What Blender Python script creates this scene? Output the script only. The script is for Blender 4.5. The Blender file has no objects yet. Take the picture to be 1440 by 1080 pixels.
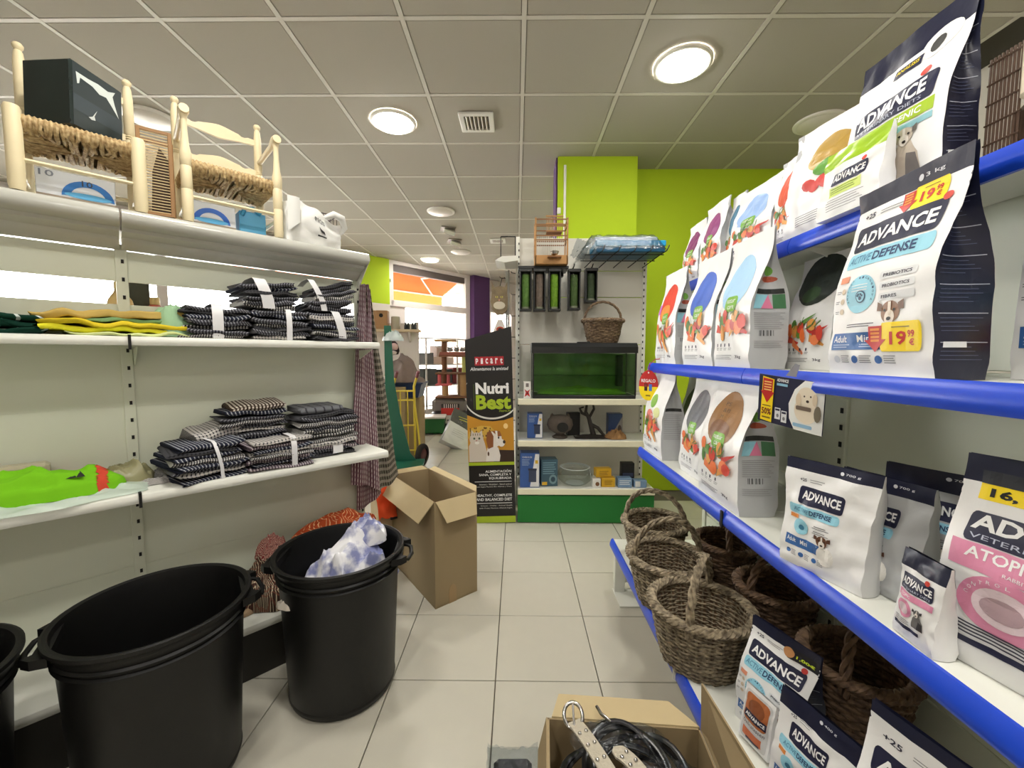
import bpy, bmesh, math, random
from math import sin, cos, pi, radians, sqrt, atan2, hypot
from mathutils import Vector, Matrix, noise
from mathutils.geometry import tessellate_polygon

scene = bpy.context.scene
COL = scene.collection
random.seed(7)

# ------------------------------------------------------------------ camera
HC = 1.2545
cam_d = bpy.data.cameras.new('camera')
cam_d.sensor_width = 36.0
cam_d.lens = 580.0 / 1440.0 * 36.0
cam_d.clip_start = 0.02
cam = bpy.data.objects.new('camera', cam_d)
COL.objects.link(cam)
_p, _y, _r = -0.0699, 0.0104, 0.0025
_fw = Vector((-sin(_y) * cos(_p), cos(_y) * cos(_p), sin(_p)))
_rt = Vector((cos(_y), sin(_y), 0))
_up = _rt.cross(_fw)
_r2 = _rt * cos(_r) + _up * sin(_r)
_u2 = -_rt * sin(_r) + _up * cos(_r)
cam.matrix_world = Matrix(((_r2.x, _u2.x, -_fw.x, 0), (_r2.y, _u2.y, -_fw.y, 0), (_r2.z, _u2.z, -_fw.z, HC), (0, 0, 0, 1)))
scene.camera = cam

# ------------------------------------------------------------------ light and exposure
LAMP_POWER = 70.0        # emission strength of the lit ceiling discs
LAMP_COLOR = (1.0, 0.96, 0.89)
scene.view_settings.view_transform = 'Standard'
scene.view_settings.look = 'None'
scene.view_settings.gamma = 1.0
scene.view_settings.use_curve_mapping = False
scene.view_settings.exposure = 0.62
w = bpy.data.worlds.new('overcast daylight')
scene.world = w
w.use_nodes = True
w.node_tree.nodes['Background'].inputs[0].default_value = (1.0, 0.97, 0.93, 1)
w.node_tree.nodes['Background'].inputs[1].default_value = 11.0

# ------------------------------------------------------------------ materials
def lin(c):
    return c / 12.92 if c <= 0.04045 else ((c + 0.055) / 1.055) ** 2.4

def rgb(r, g, b):
    return (lin(r / 255), lin(g / 255), lin(b / 255), 1)

MATS = {}
def mat(name, col, rough=0.6, metal=0.0, noise_amt=0.0, noise_scale=20.0, bump=0.0, bump_scale=60.0, spec=0.5,
        emit=0.0, trans=0.0, alpha=1.0, coat=0.0, translucent=0.0):
    if name in MATS:
        return MATS[name]
    m = bpy.data.materials.new(name)
    m.use_nodes = True
    nt = m.node_tree
    b = nt.nodes['Principled BSDF']
    c = rgb(*col)
    b.inputs['Base Color'].default_value = c
    b.inputs['Roughness'].default_value = rough
    b.inputs['Metallic'].default_value = metal
    b.inputs['Specular IOR Level'].default_value = spec
    if coat:
        b.inputs['Coat Weight'].default_value = coat
        b.inputs['Coat Roughness'].default_value = 0.12
    if emit:
        b.inputs['Emission Color'].default_value = c
        b.inputs['Emission Strength'].default_value = emit
    if trans:
        b.inputs['Transmission Weight'].default_value = trans
        b.inputs['IOR'].default_value = 1.25
    if alpha < 1:
        b.inputs['Alpha'].default_value = alpha
    tc = None
    if noise_amt or bump:
        tc = nt.nodes.new('ShaderNodeTexCoord')
    if noise_amt:
        n = nt.nodes.new('ShaderNodeTexNoise')
        n.inputs['Scale'].default_value = noise_scale
        n.inputs['Detail'].default_value = 4
        nt.links.new(tc.outputs['Object'], n.inputs['Vector'])
        mx = nt.nodes.new('ShaderNodeMix')
        mx.data_type = 'RGBA'
        mx.inputs[6].default_value = tuple(max(0, x * (1 - noise_amt)) for x in c[:3]) + (1,)
        mx.inputs[7].default_value = tuple(min(1, x * (1 + noise_amt)) for x in c[:3]) + (1,)
        nt.links.new(n.outputs['Fac'], mx.inputs[0])
        nt.links.new(mx.outputs[2], b.inputs['Base Color'])
    if bump:
        n2 = nt.nodes.new('ShaderNodeTexNoise')
        n2.inputs['Scale'].default_value = bump_scale
        n2.inputs['Detail'].default_value = 3
        nt.links.new(tc.outputs['Object'], n2.inputs['Vector'])
        bp = nt.nodes.new('ShaderNodeBump')
        bp.inputs['Strength'].default_value = bump
        bp.inputs['Distance'].default_value = 0.01
        nt.links.new(n2.outputs['Fac'], bp.inputs['Height'])
        nt.links.new(bp.outputs['Normal'], b.inputs['Normal'])
    MATS[name] = m
    return m

def plaid(name, base, warp, weft, sx=40.0, sy=40.0, duty=0.5, rough=0.9):
    """woven check: two sets of stripes in the cloth's own coordinates"""
    if name in MATS:
        return MATS[name]
    m = bpy.data.materials.new(name)
    m.use_nodes = True
    nt = m.node_tree
    b = nt.nodes['Principled BSDF']
    b.inputs['Roughness'].default_value = rough
    b.inputs['Specular IOR Level'].default_value = 0.15
    uv = nt.nodes.new('ShaderNodeUVMap')
    sep = nt.nodes.new('ShaderNodeSeparateXYZ')
    nt.links.new(uv.outputs[0], sep.inputs[0])
    def stripe(out, s, d):
        a = nt.nodes.new('ShaderNodeMath'); a.operation = 'MULTIPLY'; a.inputs[1].default_value = s
        nt.links.new(out, a.inputs[0])
        f = nt.nodes.new('ShaderNodeMath'); f.operation = 'FRACT'
        nt.links.new(a.outputs[0], f.inputs[0])
        g = nt.nodes.new('ShaderNodeMath'); g.operation = 'LESS_THAN'; g.inputs[1].default_value = d
        nt.links.new(f.outputs[0], g.inputs[0])
        return g.outputs[0]
    s1 = stripe(sep.outputs[0], sx, duty)
    s2 = stripe(sep.outputs[1], sy, duty)
    m1 = nt.nodes.new('ShaderNodeMix'); m1.data_type = 'RGBA'
    m1.inputs[6].default_value = rgb(*base); m1.inputs[7].default_value = rgb(*warp)
    nt.links.new(s1, m1.inputs[0])
    h = nt.nodes.new('ShaderNodeMath'); h.operation = 'MULTIPLY'; h.inputs[1].default_value = 0.6
    nt.links.new(s2, h.inputs[0])
    m2 = nt.nodes.new('ShaderNodeMix'); m2.data_type = 'RGBA'
    m2.inputs[7].default_value = rgb(*weft)
    nt.links.new(m1.outputs[2], m2.inputs[6])
    nt.links.new(h.outputs[0], m2.inputs[0])
    nt.links.new(m2.outputs[2], b.inputs['Base Color'])
    MATS[name] = m
    return m

def film(name, mixv=0.75, tint=(240, 245, 248)):
    """thin clear plastic: mostly see-through, with glossy glints"""
    if name in MATS:
        return MATS[name]
    m = bpy.data.materials.new(name)
    m.use_nodes = True
    nt = m.node_tree
    nt.nodes.remove(nt.nodes['Principled BSDF'])
    o = nt.nodes['Material Output']
    t = nt.nodes.new('ShaderNodeBsdfTransparent'); t.inputs[0].default_value = rgb(*tint)
    g = nt.nodes.new('ShaderNodeBsdfPrincipled'); g.inputs['Base Color'].default_value = rgb(120, 122, 124)
    g.inputs['Metallic'].default_value = 0.85
    g.inputs['Roughness'].default_value = 0.16
    tc = nt.nodes.new('ShaderNodeTexCoord')
    n = nt.nodes.new('ShaderNodeTexNoise'); n.inputs['Scale'].default_value = 55; n.inputs['Detail'].default_value = 3
    nt.links.new(tc.outputs['Object'], n.inputs['Vector'])
    bp = nt.nodes.new('ShaderNodeBump'); bp.inputs['Strength'].default_value = 0.9; bp.inputs['Distance'].default_value = 0.01
    nt.links.new(n.outputs['Fac'], bp.inputs['Height'])
    nt.links.new(bp.outputs['Normal'], g.inputs['Normal'])
    mx = nt.nodes.new('ShaderNodeMixShader'); mx.inputs[0].default_value = 1 - mixv
    nt.links.new(t.outputs[0], mx.inputs[1]); nt.links.new(g.outputs[0], mx.inputs[2])
    nt.links.new(mx.outputs[0], o.inputs['Surface'])
    MATS[name] = m
    return m

def glass(name, tint=(245, 248, 248), k=1.0):
    """clear sheet: tinted see-through with mirror glints by angle"""
    if name in MATS:
        return MATS[name]
    m = bpy.data.materials.new(name)
    m.use_nodes = True
    nt = m.node_tree
    nt.nodes.remove(nt.nodes['Principled BSDF'])
    t = nt.nodes.new('ShaderNodeBsdfTransparent'); t.inputs[0].default_value = rgb(*tint)
    g = nt.nodes.new('ShaderNodeBsdfGlossy'); g.inputs['Roughness'].default_value = 0.04
    f = nt.nodes.new('ShaderNodeFresnel'); f.inputs[0].default_value = 1.35
    mu = nt.nodes.new('ShaderNodeMath'); mu.operation = 'MULTIPLY'; mu.inputs[1].default_value = k
    nt.links.new(f.outputs[0], mu.inputs[0])
    mx = nt.nodes.new('ShaderNodeMixShader')
    nt.links.new(mu.outputs[0], mx.inputs[0]); nt.links.new(t.outputs[0], mx.inputs[1]); nt.links.new(g.outputs[0], mx.inputs[2])
    nt.links.new(mx.outputs[0], nt.nodes['Material Output'].inputs['Surface'])
    MATS[name] = m
    return m

# ------------------------------------------------------------------ mesh building
class MB:
    def __init__(s):
        s.v = []; s.f = []; s.m = []; s.uv = {}
    def add(s, verts, faces, mi=0, M=None):
        o = len(s.v)
        if M is not None:
            verts = [M @ Vector(p) for p in verts]
        s.v.extend(tuple(p) for p in verts)
        for f in faces:
            s.f.append(tuple(i + o for i in f)); s.m.append(mi)
        return o
    def box(s, c, d, mi=0, rz=0.0, M=None, ch=0.0):
        """axis box with centre c and sizes d, optionally chamfered by ch"""
        x, y, z = d[0] / 2, d[1] / 2, d[2] / 2
        T = Matrix.Translation(c) @ Matrix.Rotation(rz, 4, 'Z')
        if M is not None:
            T = M @ T
        if ch <= 0 or ch * 2 >= min(d):
            vs = [(-x, -y, -z), (x, -y, -z), (x, y, -z), (-x, y, -z), (-x, -y, z), (x, -y, z), (x, y, z), (-x, y, z)]
            fs = [(0, 3, 2, 1), (4, 5, 6, 7), (0, 1, 5, 4), (1, 2, 6, 5), (2, 3, 7, 6), (3, 0, 4, 7)]
        else:
            bm = bmesh.new()
            bmesh.ops.create_cube(bm, size=1.0, matrix=Matrix.Diagonal((d[0], d[1], d[2], 1)))
            bmesh.ops.bevel(bm, geom=bm.edges[:], offset=ch, segments=1, affect='EDGES')
            bm.verts.index_update()
            vs = [tuple(q.co) for q in bm.verts]; fs = [tuple(q.index for q in f.verts) for f in bm.faces]
            bm.free()
        s.add(vs, fs, mi, T)
        return s
    def tube(s, path, r, n=6, mi=0, closed=False, caps=True, flat=1.0):
        """tube along points; r a number or list"""
        P = [Vector(p) for p in path]; N = len(P)
        rr = r if isinstance(r, (list, tuple)) else [r] * N
        o = len(s.v); prev = None
        for i in range(N):
            if closed:
                t = P[(i + 1) % N] - P[i - 1]
            else:
                t = P[min(i + 1, N - 1)] - P[max(i - 1, 0)]
            if t.length < 1e-9:
                t = Vector((0, 0, 1))
            t.normalize()
            if prev is None:
                a = Vector((0, 0, 1)) if abs(t.z) < 0.9 else Vector((1, 0, 0))
                u = (a - t * a.dot(t)).normalized()
            else:
                u = prev - t * prev.dot(t)
                u = u.normalized() if u.length > 1e-6 else Vector((1, 0, 0))
            prev = u
            q = t.cross(u)
            for k in range(n):
                an = 2 * pi * k / n
                s.v.append(tuple(P[i] + (u * cos(an) * flat + q * sin(an)) * rr[i]))
        for i in range(N if closed else N - 1):
            j = (i + 1) % N
            for k in range(n):
                k2 = (k + 1) % n
                s.f.append((o + i * n + k, o + i * n + k2, o + j * n + k2, o + j * n + k)); s.m.append(mi)
        if caps and not closed:
            s.f.append(tuple(o + k for k in reversed(range(n)))); s.m.append(mi)
            s.f.append(tuple(o + (N - 1) * n + k for k in range(n))); s.m.append(mi)
        return s
    def lathe(s, prof, n=24, c=(0, 0, 0), mi=0, M=None, sx=1.0, sy=1.0, cap=True):
        """profile (r,z) turned about z through c"""
        vs = []; fs = []
        for (r, z) in prof:
            for k in range(n):
                a = 2 * pi * k / n
                vs.append((c[0] + r * cos(a) * sx, c[1] + r * sin(a) * sy, c[2] + z))
        L = len(prof)
        for i in range(L - 1):
            for k in range(n):
                k2 = (k + 1) % n
                fs.append((i * n + k, i * n + k2, (i + 1) * n + k2, (i + 1) * n + k))
        if cap and prof[0][0] > 1e-5:
            fs.append(tuple(reversed(range(n))))
        if cap and prof[-1][0] > 1e-5:
            fs.append(tuple((L - 1) * n + k for k in range(n)))
        s.add(vs, fs, mi, M)
        return s
    def prism(s, poly, a, b, axis='x', mi=0, M=None):
        """polygon in the two other axes, extruded from a to b along axis"""
        n = len(poly)
        def P(p, t):
            return {'x': (t, p[0], p[1]), 'y': (p[0], t, p[1]), 'z': (p[0], p[1], t)}[axis]
        vs = [P(p, a) for p in poly] + [P(p, b) for p in poly]
        fs = [(i, (i + 1) % n, n + (i + 1) % n, n + i) for i in range(n)]
        tris = tessellate_polygon([[Vector((p[0], p[1], 0)) for p in poly]])
        for t in tris:
            fs.append(tuple(t)); fs.append(tuple(n + i for i in reversed(t)))
        s.add(vs, fs, mi, M)
        return s
    def grid(s, fn, nu, nv, mi=0, uv=None, wrap=False):
        o = len(s.v)
        for j in range(nv + 1):
            for i in range(nu + 1):
                s.v.append(tuple(fn(i / nu, j / nv)))
                if uv:
                    s.uv[len(s.v) - 1] = uv(i / nu, j / nv)
        for j in range(nv):
            for i in range(nu):
                a = o + j * (nu + 1) + i
                s.f.append((a, a + 1, a + nu + 2, a + nu + 1)); s.m.append(mi)
        return s
    def mesh(s, name, mats, smooth=None, weld=False):
        me = bpy.data.meshes.new(name)
        me.from_pydata(s.v, [], s.f)
        for m in (mats if isinstance(mats, (list, tuple)) else [mats]):
            me.materials.append(m)
        if any(s.m):
            me.polygons.foreach_set('material_index', s.m)
        if s.uv:
            l = me.uv_layers.new(name='UVMap')
            for lp in me.loops:
                if lp.vertex_index in s.uv:
                    l.data[lp.index].uv = s.uv[lp.vertex_index]
        bm = bmesh.new(); bm.from_mesh(me)
        if weld:
            bmesh.ops.remove_doubles(bm, verts=bm.verts[:], dist=1e-5)
        bmesh.ops.recalc_face_normals(bm, faces=bm.faces[:])
        bm.to_mesh(me); bm.free()
        if smooth is not None:
            me.polygons.foreach_set('use_smooth', [True] * len(me.polygons))
            me.set_sharp_from_angle(angle=radians(smooth))
        me.update()
        return me
    def build(s, name, mats, parent=None, smooth=None, loc=None, rz=0.0, weld=False):
        me = s.mesh(name, mats, smooth, weld)
        return link(name, me, parent, loc, rz)

def link(name, me, parent=None, loc=None, rz=0.0):
    o = bpy.data.objects.new(name, me)
    COL.objects.link(o)
    if parent is not None:
        o.parent = parent
    if loc is not None:
        o.location = loc
    if rz:
        o.rotation_euler = (0, 0, rz)
    return o

def tag(o, label, cat, group=None):
    o['label'] = label; o['category'] = cat
    if group:
        o['group'] = group
    return o

def thing(name, label, cat, loc=(0, 0, 0), rz=0.0, group=None, rot=None):
    o = bpy.data.objects.new(name, None)
    o.empty_display_size = 0.05
    COL.objects.link(o)
    o.location = loc
    o.rotation_euler = rot if rot else (0, 0, rz)
    return tag(o, label, cat, group)

def struct(o):
    o['kind'] = 'structure'
    return o

def copy_tree(o, parent=None):
    c = o.copy(); COL.objects.link(c)
    if parent is not None:
        c.parent = parent
    for ch in list(o.children):
        copy_tree(ch, c)
    return c

def ss(a, b, x):
    t = min(1, max(0, (x - a) / (b - a)))
    return t * t * (3 - 2 * t)

# ------------------------------------------------------------------ flat print: text and shapes as thin geometry laid on a surface
_TXT = {}
def text_tris(body, bold=0.0, shear=0.0):
    k = (body, bold, shear)
    if k in _TXT:
        return _TXT[k]
    c = bpy.data.curves.new('t', 'FONT'); c.body = body; c.resolution_u = 2; c.offset = bold; c.shear = shear
    o = bpy.data.objects.new('t', c)
    m = bpy.data.meshes.new_from_object(o)
    vs = [(q.co.x, q.co.y) for q in m.vertices]
    x0 = min(p[0] for p in vs); x1 = max(p[0] for p in vs); y0 = min(p[1] for p in vs); y1 = max(p[1] for p in vs)
    vs = [((p[0] - x0) / (x1 - x0), (p[1] - y0) / (y1 - y0)) for p in vs]
    ts = []
    for p in m.polygons:
        q = list(p.vertices)
        for i in range(1, len(q) - 1):
            ts.append((vs[q[0]], vs[q[i]], vs[q[i + 1]]))
    bpy.data.objects.remove(o); bpy.data.curves.remove(c); bpy.data.meshes.remove(m)
    _TXT[k] = ts
    return ts

def poly_tris(poly):
    return [tuple((poly[i][0], poly[i][1]) for i in t) for t in tessellate_polygon([[Vector((p[0], p[1], 0)) for p in poly]])]

def ell(cu, cv, ru, rv, n=20, a0=0.0):
    return [(cu + ru * cos(2 * pi * i / n + a0), cv + rv * sin(2 * pi * i / n + a0)) for i in range(n)]

def rrect(u0, v0, u1, v1, r=0.0, rvk=1.0):
    if r <= 0:
        return [(u0, v0), (u1, v0), (u1, v1), (u0, v1)]
    out = []
    for cx, cy, a in ((u1 - r, v0 + r * rvk, -90), (u1 - r, v1 - r * rvk, 0), (u0 + r, v1 - r * rvk, 90), (u0 + r, v0 + r * rvk, 180)):
        for k in range(4):
            t = radians(a + k * 30)
            out.append((cx + r * cos(t), cy + r * rvk * sin(t)))
    return out

def subdiv(ts, mx):
    out = []; st = list(ts)
    while st:
        a, b, c = st.pop()
        l = [(hypot(b[0] - a[0], b[1] - a[1]), 0), (hypot(c[0] - b[0], c[1] - b[1]), 1), (hypot(a[0] - c[0], a[1] - c[1]), 2)]
        L, i = max(l)
        if L <= mx:
            out.append((a, b, c)); continue
        if i == 0:
            m = ((a[0] + b[0]) / 2, (a[1] + b[1]) / 2); st += [(a, m, c), (m, b, c)]
        elif i == 1:
            m = ((b[0] + c[0]) / 2, (b[1] + c[1]) / 2); st += [(a, b, m), (a, m, c)]
        else:
            m = ((a[0] + c[0]) / 2, (a[1] + c[1]) / 2); st += [(a, b, m), (m, b, c)]
    return out

def ink(col):
    return mat('ink_%d_%d_%d' % col, col, rough=0.42)

def print_layers(items, F, parent, mx=0.09, off0=0.0009, step=0.0006, names=True):
    """items: (kind, data, colour[, part name]). F(u,v,off) -> point. One mesh per part name."""
    groups = {}
    placed = []      # stacking level: one above whatever it overlaps
    for it in items:
        kind, data, colr = it[0], it[1], it[2]
        pn = it[3] if len(it) > 3 else ('lettering' if kind == 'text' else 'printed_panel')
        if kind == 'text':
            body, u0, v0, u1, v1 = data[:5]
            bold = data[5] if len(data) > 5 else 0.02
            sh = data[6] if len(data) > 6 else 0.0
            rise = data[7] if len(data) > 7 else 0.0
            ts = [tuple((u0 + (u1 - u0) * p[0], v0 + (v1 - v0) * p[1] + rise * p[0]) for p in t) for t in text_tris(body, bold, sh)]
        else:
            ts = poly_tris(data)
        bb = (min(p[0] for t in ts for p in t), min(p[1] for t in ts for p in t), max(p[0] for t in ts for p in t), max(p[1] for t in ts for p in t))
        k = 1 + max([q[4] for q in placed if q[0] < bb[2] and q[2] > bb[0] and q[1] < bb[3] and q[3] > bb[1]], default=-1)
        placed.append(bb + (k,))
        ts = subdiv(ts, mx * (.6 if kind == 'text' and mx < .15 else 1))
        g = groups.setdefault(pn, ([], [], [], []))
        mm = ink(colr)
        if mm not in g[3]:
            g[3].append(mm)
        mi = g[3].index(mm)
        off = off0 + step * k
        for t in ts:
            o = len(g[0])
            g[0].extend(F(p[0], p[1], off) for p in t)
            g[1].append((o, o + 1, o + 2)); g[2].append(mi)
    out = []
    for pn, (v, f, mi, ms) in groups.items():
        me = bpy.data.meshes.new(pn)
        me.from_pydata([tuple(p) for p in v], [], f)
        for m in ms:
            me.materials.append(m)
        me.polygons.foreach_set('material_index', mi)
        me.update()
        out.append(link(pn, me, parent))
    return out

# ================================================================== the room
M_ceil = mat('ceiling tile', (176, 171, 159), rough=0.95, noise_amt=0.05, noise_scale=300, bump=0.15, bump_scale=500, spec=0.1)
M_grid = mat('ceiling grid', (205, 201, 190), rough=0.6)
M_floor = mat('floor tile', (192, 188, 174), rough=0.32, noise_amt=0.035, noise_scale=14, spec=0.4)
M_grout = mat('grout', (104, 98, 88), rough=0.9)
M_green = mat('lime green wall', (180, 208, 26), rough=0.8, noise_amt=0.02, noise_scale=5)
M_purple = mat('purple wall', (82, 50, 98), rough=0.8)
M_wall = mat('pale wall', (215, 208, 200), rough=0.85)
M_white = mat('white paint', (232, 230, 222), rough=0.45)
M_frame = mat('window frame', (222, 214, 210), rough=0.5)
M_glass = glass('window glass', (248, 250, 250), .6)
CEIL = 2.9

mb = MB(); mb.box((-1.7, 4.8, -0.06), (9.4, 14.8, 0.1)); floor = struct(mb.build('floor', M_grout))
t_ = MB(); t_.box((0, 0, 0), (0.396, 0.396, 0.012), ch=0.0015); tile_me = t_.mesh('floor_tile', M_floor)
spots_ = []
for j in range(-13, 23):
    for i in range(-16, 8):
        cx = -0.0767 + 0.2 + 0.4 * i; cy = 2.709 - 1.2 - 0.2 + 0.4 * j
        if cx > 2.6 or cx < -6 or cy < -2.3 or (cx > .9 and cy > 3.7): continue
        seen = cy > .8 and cx < 1.1 and -1.0 * cy - .2 < cx
        spots_.append((0 if seen else 1, hypot(cx, cy), cx, cy))
spots_.sort()
rest_ = MB()
for k, (_s, _d, cx, cy) in enumerate(spots_):
    if k < 280 and not _s:
        link('floor_tile', tile_me, floor, (cx, cy, -0.006 + random.uniform(-0.0004, 0.0004)))
    else:
        rest_.box((cx, cy, -0.006), (0.396, 0.396, 0.012))
o = rest_.build('floor_tiles', M_floor, floor); o['kind'] = 'stuff'
mb = MB(); mb.box((-1.7, 4.8, CEIL + 0.07), (9.4, 14.8, 0.1)); ceiling = struct(mb.build('ceiling', mat('ceiling gap shade', (70, 66, 60), rough=.95)))  # slab coloured dark so the gaps beside the tiles read as shadow lines
t_ = MB(); t_.box((0, 0, 0), (0.571, 0.571, 0.02), ch=0.003); ct_me = t_.mesh('ceiling_tile', M_ceil)
spots_ = []
for j in range(-8, 16):
    for i in range(-11, 5):
        cx = 0.033 + 0.3 + 0.6 * i; cy = 2.138 + 0.3 + 0.6 * j
        if cx < -6 or cx > 2.7 or cy < -2.4 or (cx > 1.6 and cy > 3.8): continue
        seen = cy > 1.2 and -1.35 * cy - .5 < cx < 1.3 * cy + .4
        spots_.append((0 if seen else 1, hypot(cx, cy), cx, cy))
spots_.sort()
rest_ = MB()
for k, (_s, _d, cx, cy) in enumerate(spots_):
    if k < 280 and not _s:
        link('ceiling_tile', ct_me, ceiling, (cx, cy, CEIL + 0.0115))
    else:
        rest_.box((cx, cy, CEIL + 0.0115), (0.571, 0.571, 0.02))
o = rest_.build('ceiling_tiles', M_ceil, ceiling); o['kind'] = 'stuff'
for i in range(-10, 5):
    mb = MB(); mb.box((0.033 + 0.6 * i, 4.8, CEIL + 0.007), (0.024, 14.6, 0.014)); mb.build('ceiling_grid_bar', M_grid, ceiling)
for j in range(-7, 16):
    mb = MB(); mb.box((-1.7, 2.138 + 0.6 * j, CEIL + 0.0075), (9.2, 0.024, 0.013)); mb.build('ceiling_grid_bar', M_grid, ceiling)

def wall(name, x0, y0, x1, y1, z0, z1, m, th=0.12, side=1):
    """upright slab from (x0,y0) to (x1,y1)"""
    L = hypot(x1 - x0, y1 - y0); a = atan2(y1 - y0, x1 - x0)
    mb = MB(); mb.box((L / 2, side * th / 2, (z0 + z1) / 2), (L, th, z1 - z0))
    return struct(mb.build(name, m, None, None, (x0, y0, 0), a))
wall('wall_back', 1.004, 3.79, 2.8, 3.79, 0, CEIL + .02, M_green)
wall('wall_right', 2.7, 3.9, 2.7, -2.4, 0, CEIL + .02, M_wall)
wall('wall_behind', 2.8, -2.4, -6.3, -2.4, 0, CEIL + .02, M_wall)
wall('wall_left', -6.0, -2.5, -6.0, 3.4, 0, CEIL + .02, M_wall)
wall('wall_far', 1.6, 12.0, 1.6, 3.9, 0, CEIL + .02, M_wall, 0.1)
mb = MB(); mb.box((0.672, 3.68, (CEIL + .02) / 2), (0.66, 0.255, CEIL + .02)); struct(mb.build('pillar_green', M_green))
mb = MB(); mb.box((0.334, 3.70, (CEIL + .02) / 2), (0.012, 0.25, CEIL + .02)); struct(mb.build('trim_1', M_purple))
mb = MB(); mb.box((0.40, 3.547, 2.52), (0.02, 0.012, 0.62), ch=.003); mb.box((0.352, 3.546, 2.46), (0.03, 0.012, 0.05), ch=.003)
tag(mb.build('cable_duct', mat('white plastic', (238, 236, 228), rough=.35)), 'thin white cable duct running up the lime green pillar', 'cable duct')

# shopfront: runs at about 45 degrees behind the left shelving
FA = radians(49.5)
FD = Vector((cos(FA), sin(FA), 0)); FN = Vector((sin(FA), -cos(FA), 0))     # along, and into the shop
F0 = Vector((-2.228, 7.306, 0))
front = thing('shopfront', 'white framed glazed shop front with pale sill', 'shop front', F0, FA)
front['kind'] = 'structure'
def fbox(name, u0, u1, z0, z1, m, d=0.1, y=0.0, parent=None, ch=0.004):
    mb = MB(); mb.box(((u0 + u1) / 2, y, (z0 + z1) / 2), (u1 - u0, d, z1 - z0), ch=ch)
    o = mb.build(name, m, front if parent is None else parent)
    return o
# local u along the front (right is +), y+ is outside
fbox('wall_panel', -0.62, -0.04, 2.13, CEIL + .02, M_green, 0.14)
fbox('wall_panel', -0.62, -0.04, 0, 2.13, M_wall, 0.14)
fbox('wall_panel', -0.04, 0.31, 0.0, 2.11, M_frame, 0.12, 0.04)
fbox('frame_post', -0.04, 0.05, 2.11, 2.86, M_frame)
fbox('frame_post', 1.76, 1.88, 0, 2.86, M_frame)
fbox('frame_head', -0.04, 1.88, 2.84, CEIL + .02, M_frame)
fbox('shutter_box', 0.05, 1.76, 2.72, 2.84, mat('dark grey shutter', (98, 88, 84), rough=.6), 0.08, .03)
fbox('frame_transom', 0.0, 1.80, 2.11, 2.22, M_frame)
fbox('frame_sill', 0.31, 1.76, 0.0, 0.22, M_frame, 0.14)
fbox('pane', 0.05, 1.76, 2.22, 2.72, M_glass, 0.006, 0.02, ch=0)
fbox('pane', 0.31, 1.76, 0.22, 2.11, M_glass, 0.006, 0.02, ch=0)
# further shop windows to the left, seen through the gap in the shelving
fbox('wall_panel', -5.7, -0.62, 0, 0.9, M_wall, 0.14)
fbox('frame_head', -5.7, -0.62, 2.62, CEIL + .02, M_frame, 0.14)
for u in (-5.65, -4.4, -3.1, -1.9, -0.67):
    fbox('frame_post', u - .05, u + .05, 0.9, 2.62, M_frame, 0.1)
for a, b in ((-5.6, -4.45), (-4.35, -3.15), (-3.05, -1.95), (-1.85, -.72)):
    fbox('pane', a, b, 0.9, 2.62, M_glass, 0.006, 0.02, ch=0)
# purple pier and the white door beyond
fbox('pier', 1.88, 2.345, 0, CEIL + .02, M_purple, 0.3, -0.02)
fbox('wall_panel', 2.345, 6.2, 2.66, CEIL + .02, M_wall, 0.12)
fbox('frame_post', 2.345, 2.5, 0, 2.66, M_frame)
fbox('frame_post', 3.2, 3.3, 0, 2.66, M_frame)
fbox('wall_panel', 3.3, 6.2, 0, 2.66, M_wall)
fbox('frame_transom', 2.5, 3.2, 2.2, 2.31, M_frame)
fbox('door_panel', 2.5, 3.2, 2.31, 2.66, mat('white door panel', (228, 222, 216), rough=.5), 0.05)
fbox('pane', 2.5, 3.2, 0.1, 2.2, M_glass, 0.006, 0.02, ch=0)
for u in (-0.02,):
    mb = MB(); mb.box((u + .01, -.06, 2.55), (.03, .03, .05), ch=.006); mb.build('sensor', M_white, front)

# street side: pavement, pale house opposite, orange awning
M_pave = mat('pale pavement', (205, 200, 195), rough=.9)
o_p = F0 + FN * -4.2
mb = MB(); mb.box((0, 0, -.03), (16, 8.2, .05)); struct(mb.build('pavement', M_pave, None, None, tuple(o_p), FA))
mb = MB(); mb.box((0, 0, 2.4), (1.8, .3, 4.8)); mb.build('house_wall', mat('pale render', (240, 222, 214), rough=.9), front).location = (4.1, 2.2, 0)
aw = thing('awning', 'orange striped awning above the shop window outside', 'awning', F0, FA)
def aw_pt(u, v):      # v 0 at the wall, 1 at the outer bar
    return Vector((-2.0 + 4.29 * u, 0.2 + 1.15 * v, 3.18 - 0.54 * v))
m_or = mat('orange canvas', (255, 122, 70), rough=.8)
b = m_or.node_tree.nodes['Principled BSDF']
nt = m_or.node_tree
tl = nt.nodes.new('ShaderNodeBsdfTranslucent'); tl.inputs[0].default_value = rgb(255, 120, 60)
mx = nt.nodes.new('ShaderNodeMixShader'); mx.inputs[0].default_value = 0.6
nt.links.new(b.outputs[0], mx.inputs[1]); nt.links.new(tl.outputs[0], mx.inputs[2]); nt.links.new(mx.outputs[0], nt.nodes['Material Output'].inputs[0])
mb = MB(); mb.grid(aw_pt, 8, 6); mb.build('canvas', m_or, aw, 60)
mb = MB(); mb.grid(lambda u, v: aw_pt(u, 1) + Vector((0, .01, -.22 * v)), 12, 2); mb.build('valance', m_or, aw, 60)
M_al = mat('white metal bar', (240, 232, 228), rough=.4)
mb = MB(); mb.tube([aw_pt(0, 1), aw_pt(1, 1)], .022, 8); mb.build('front_bar', M_al, aw)
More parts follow.
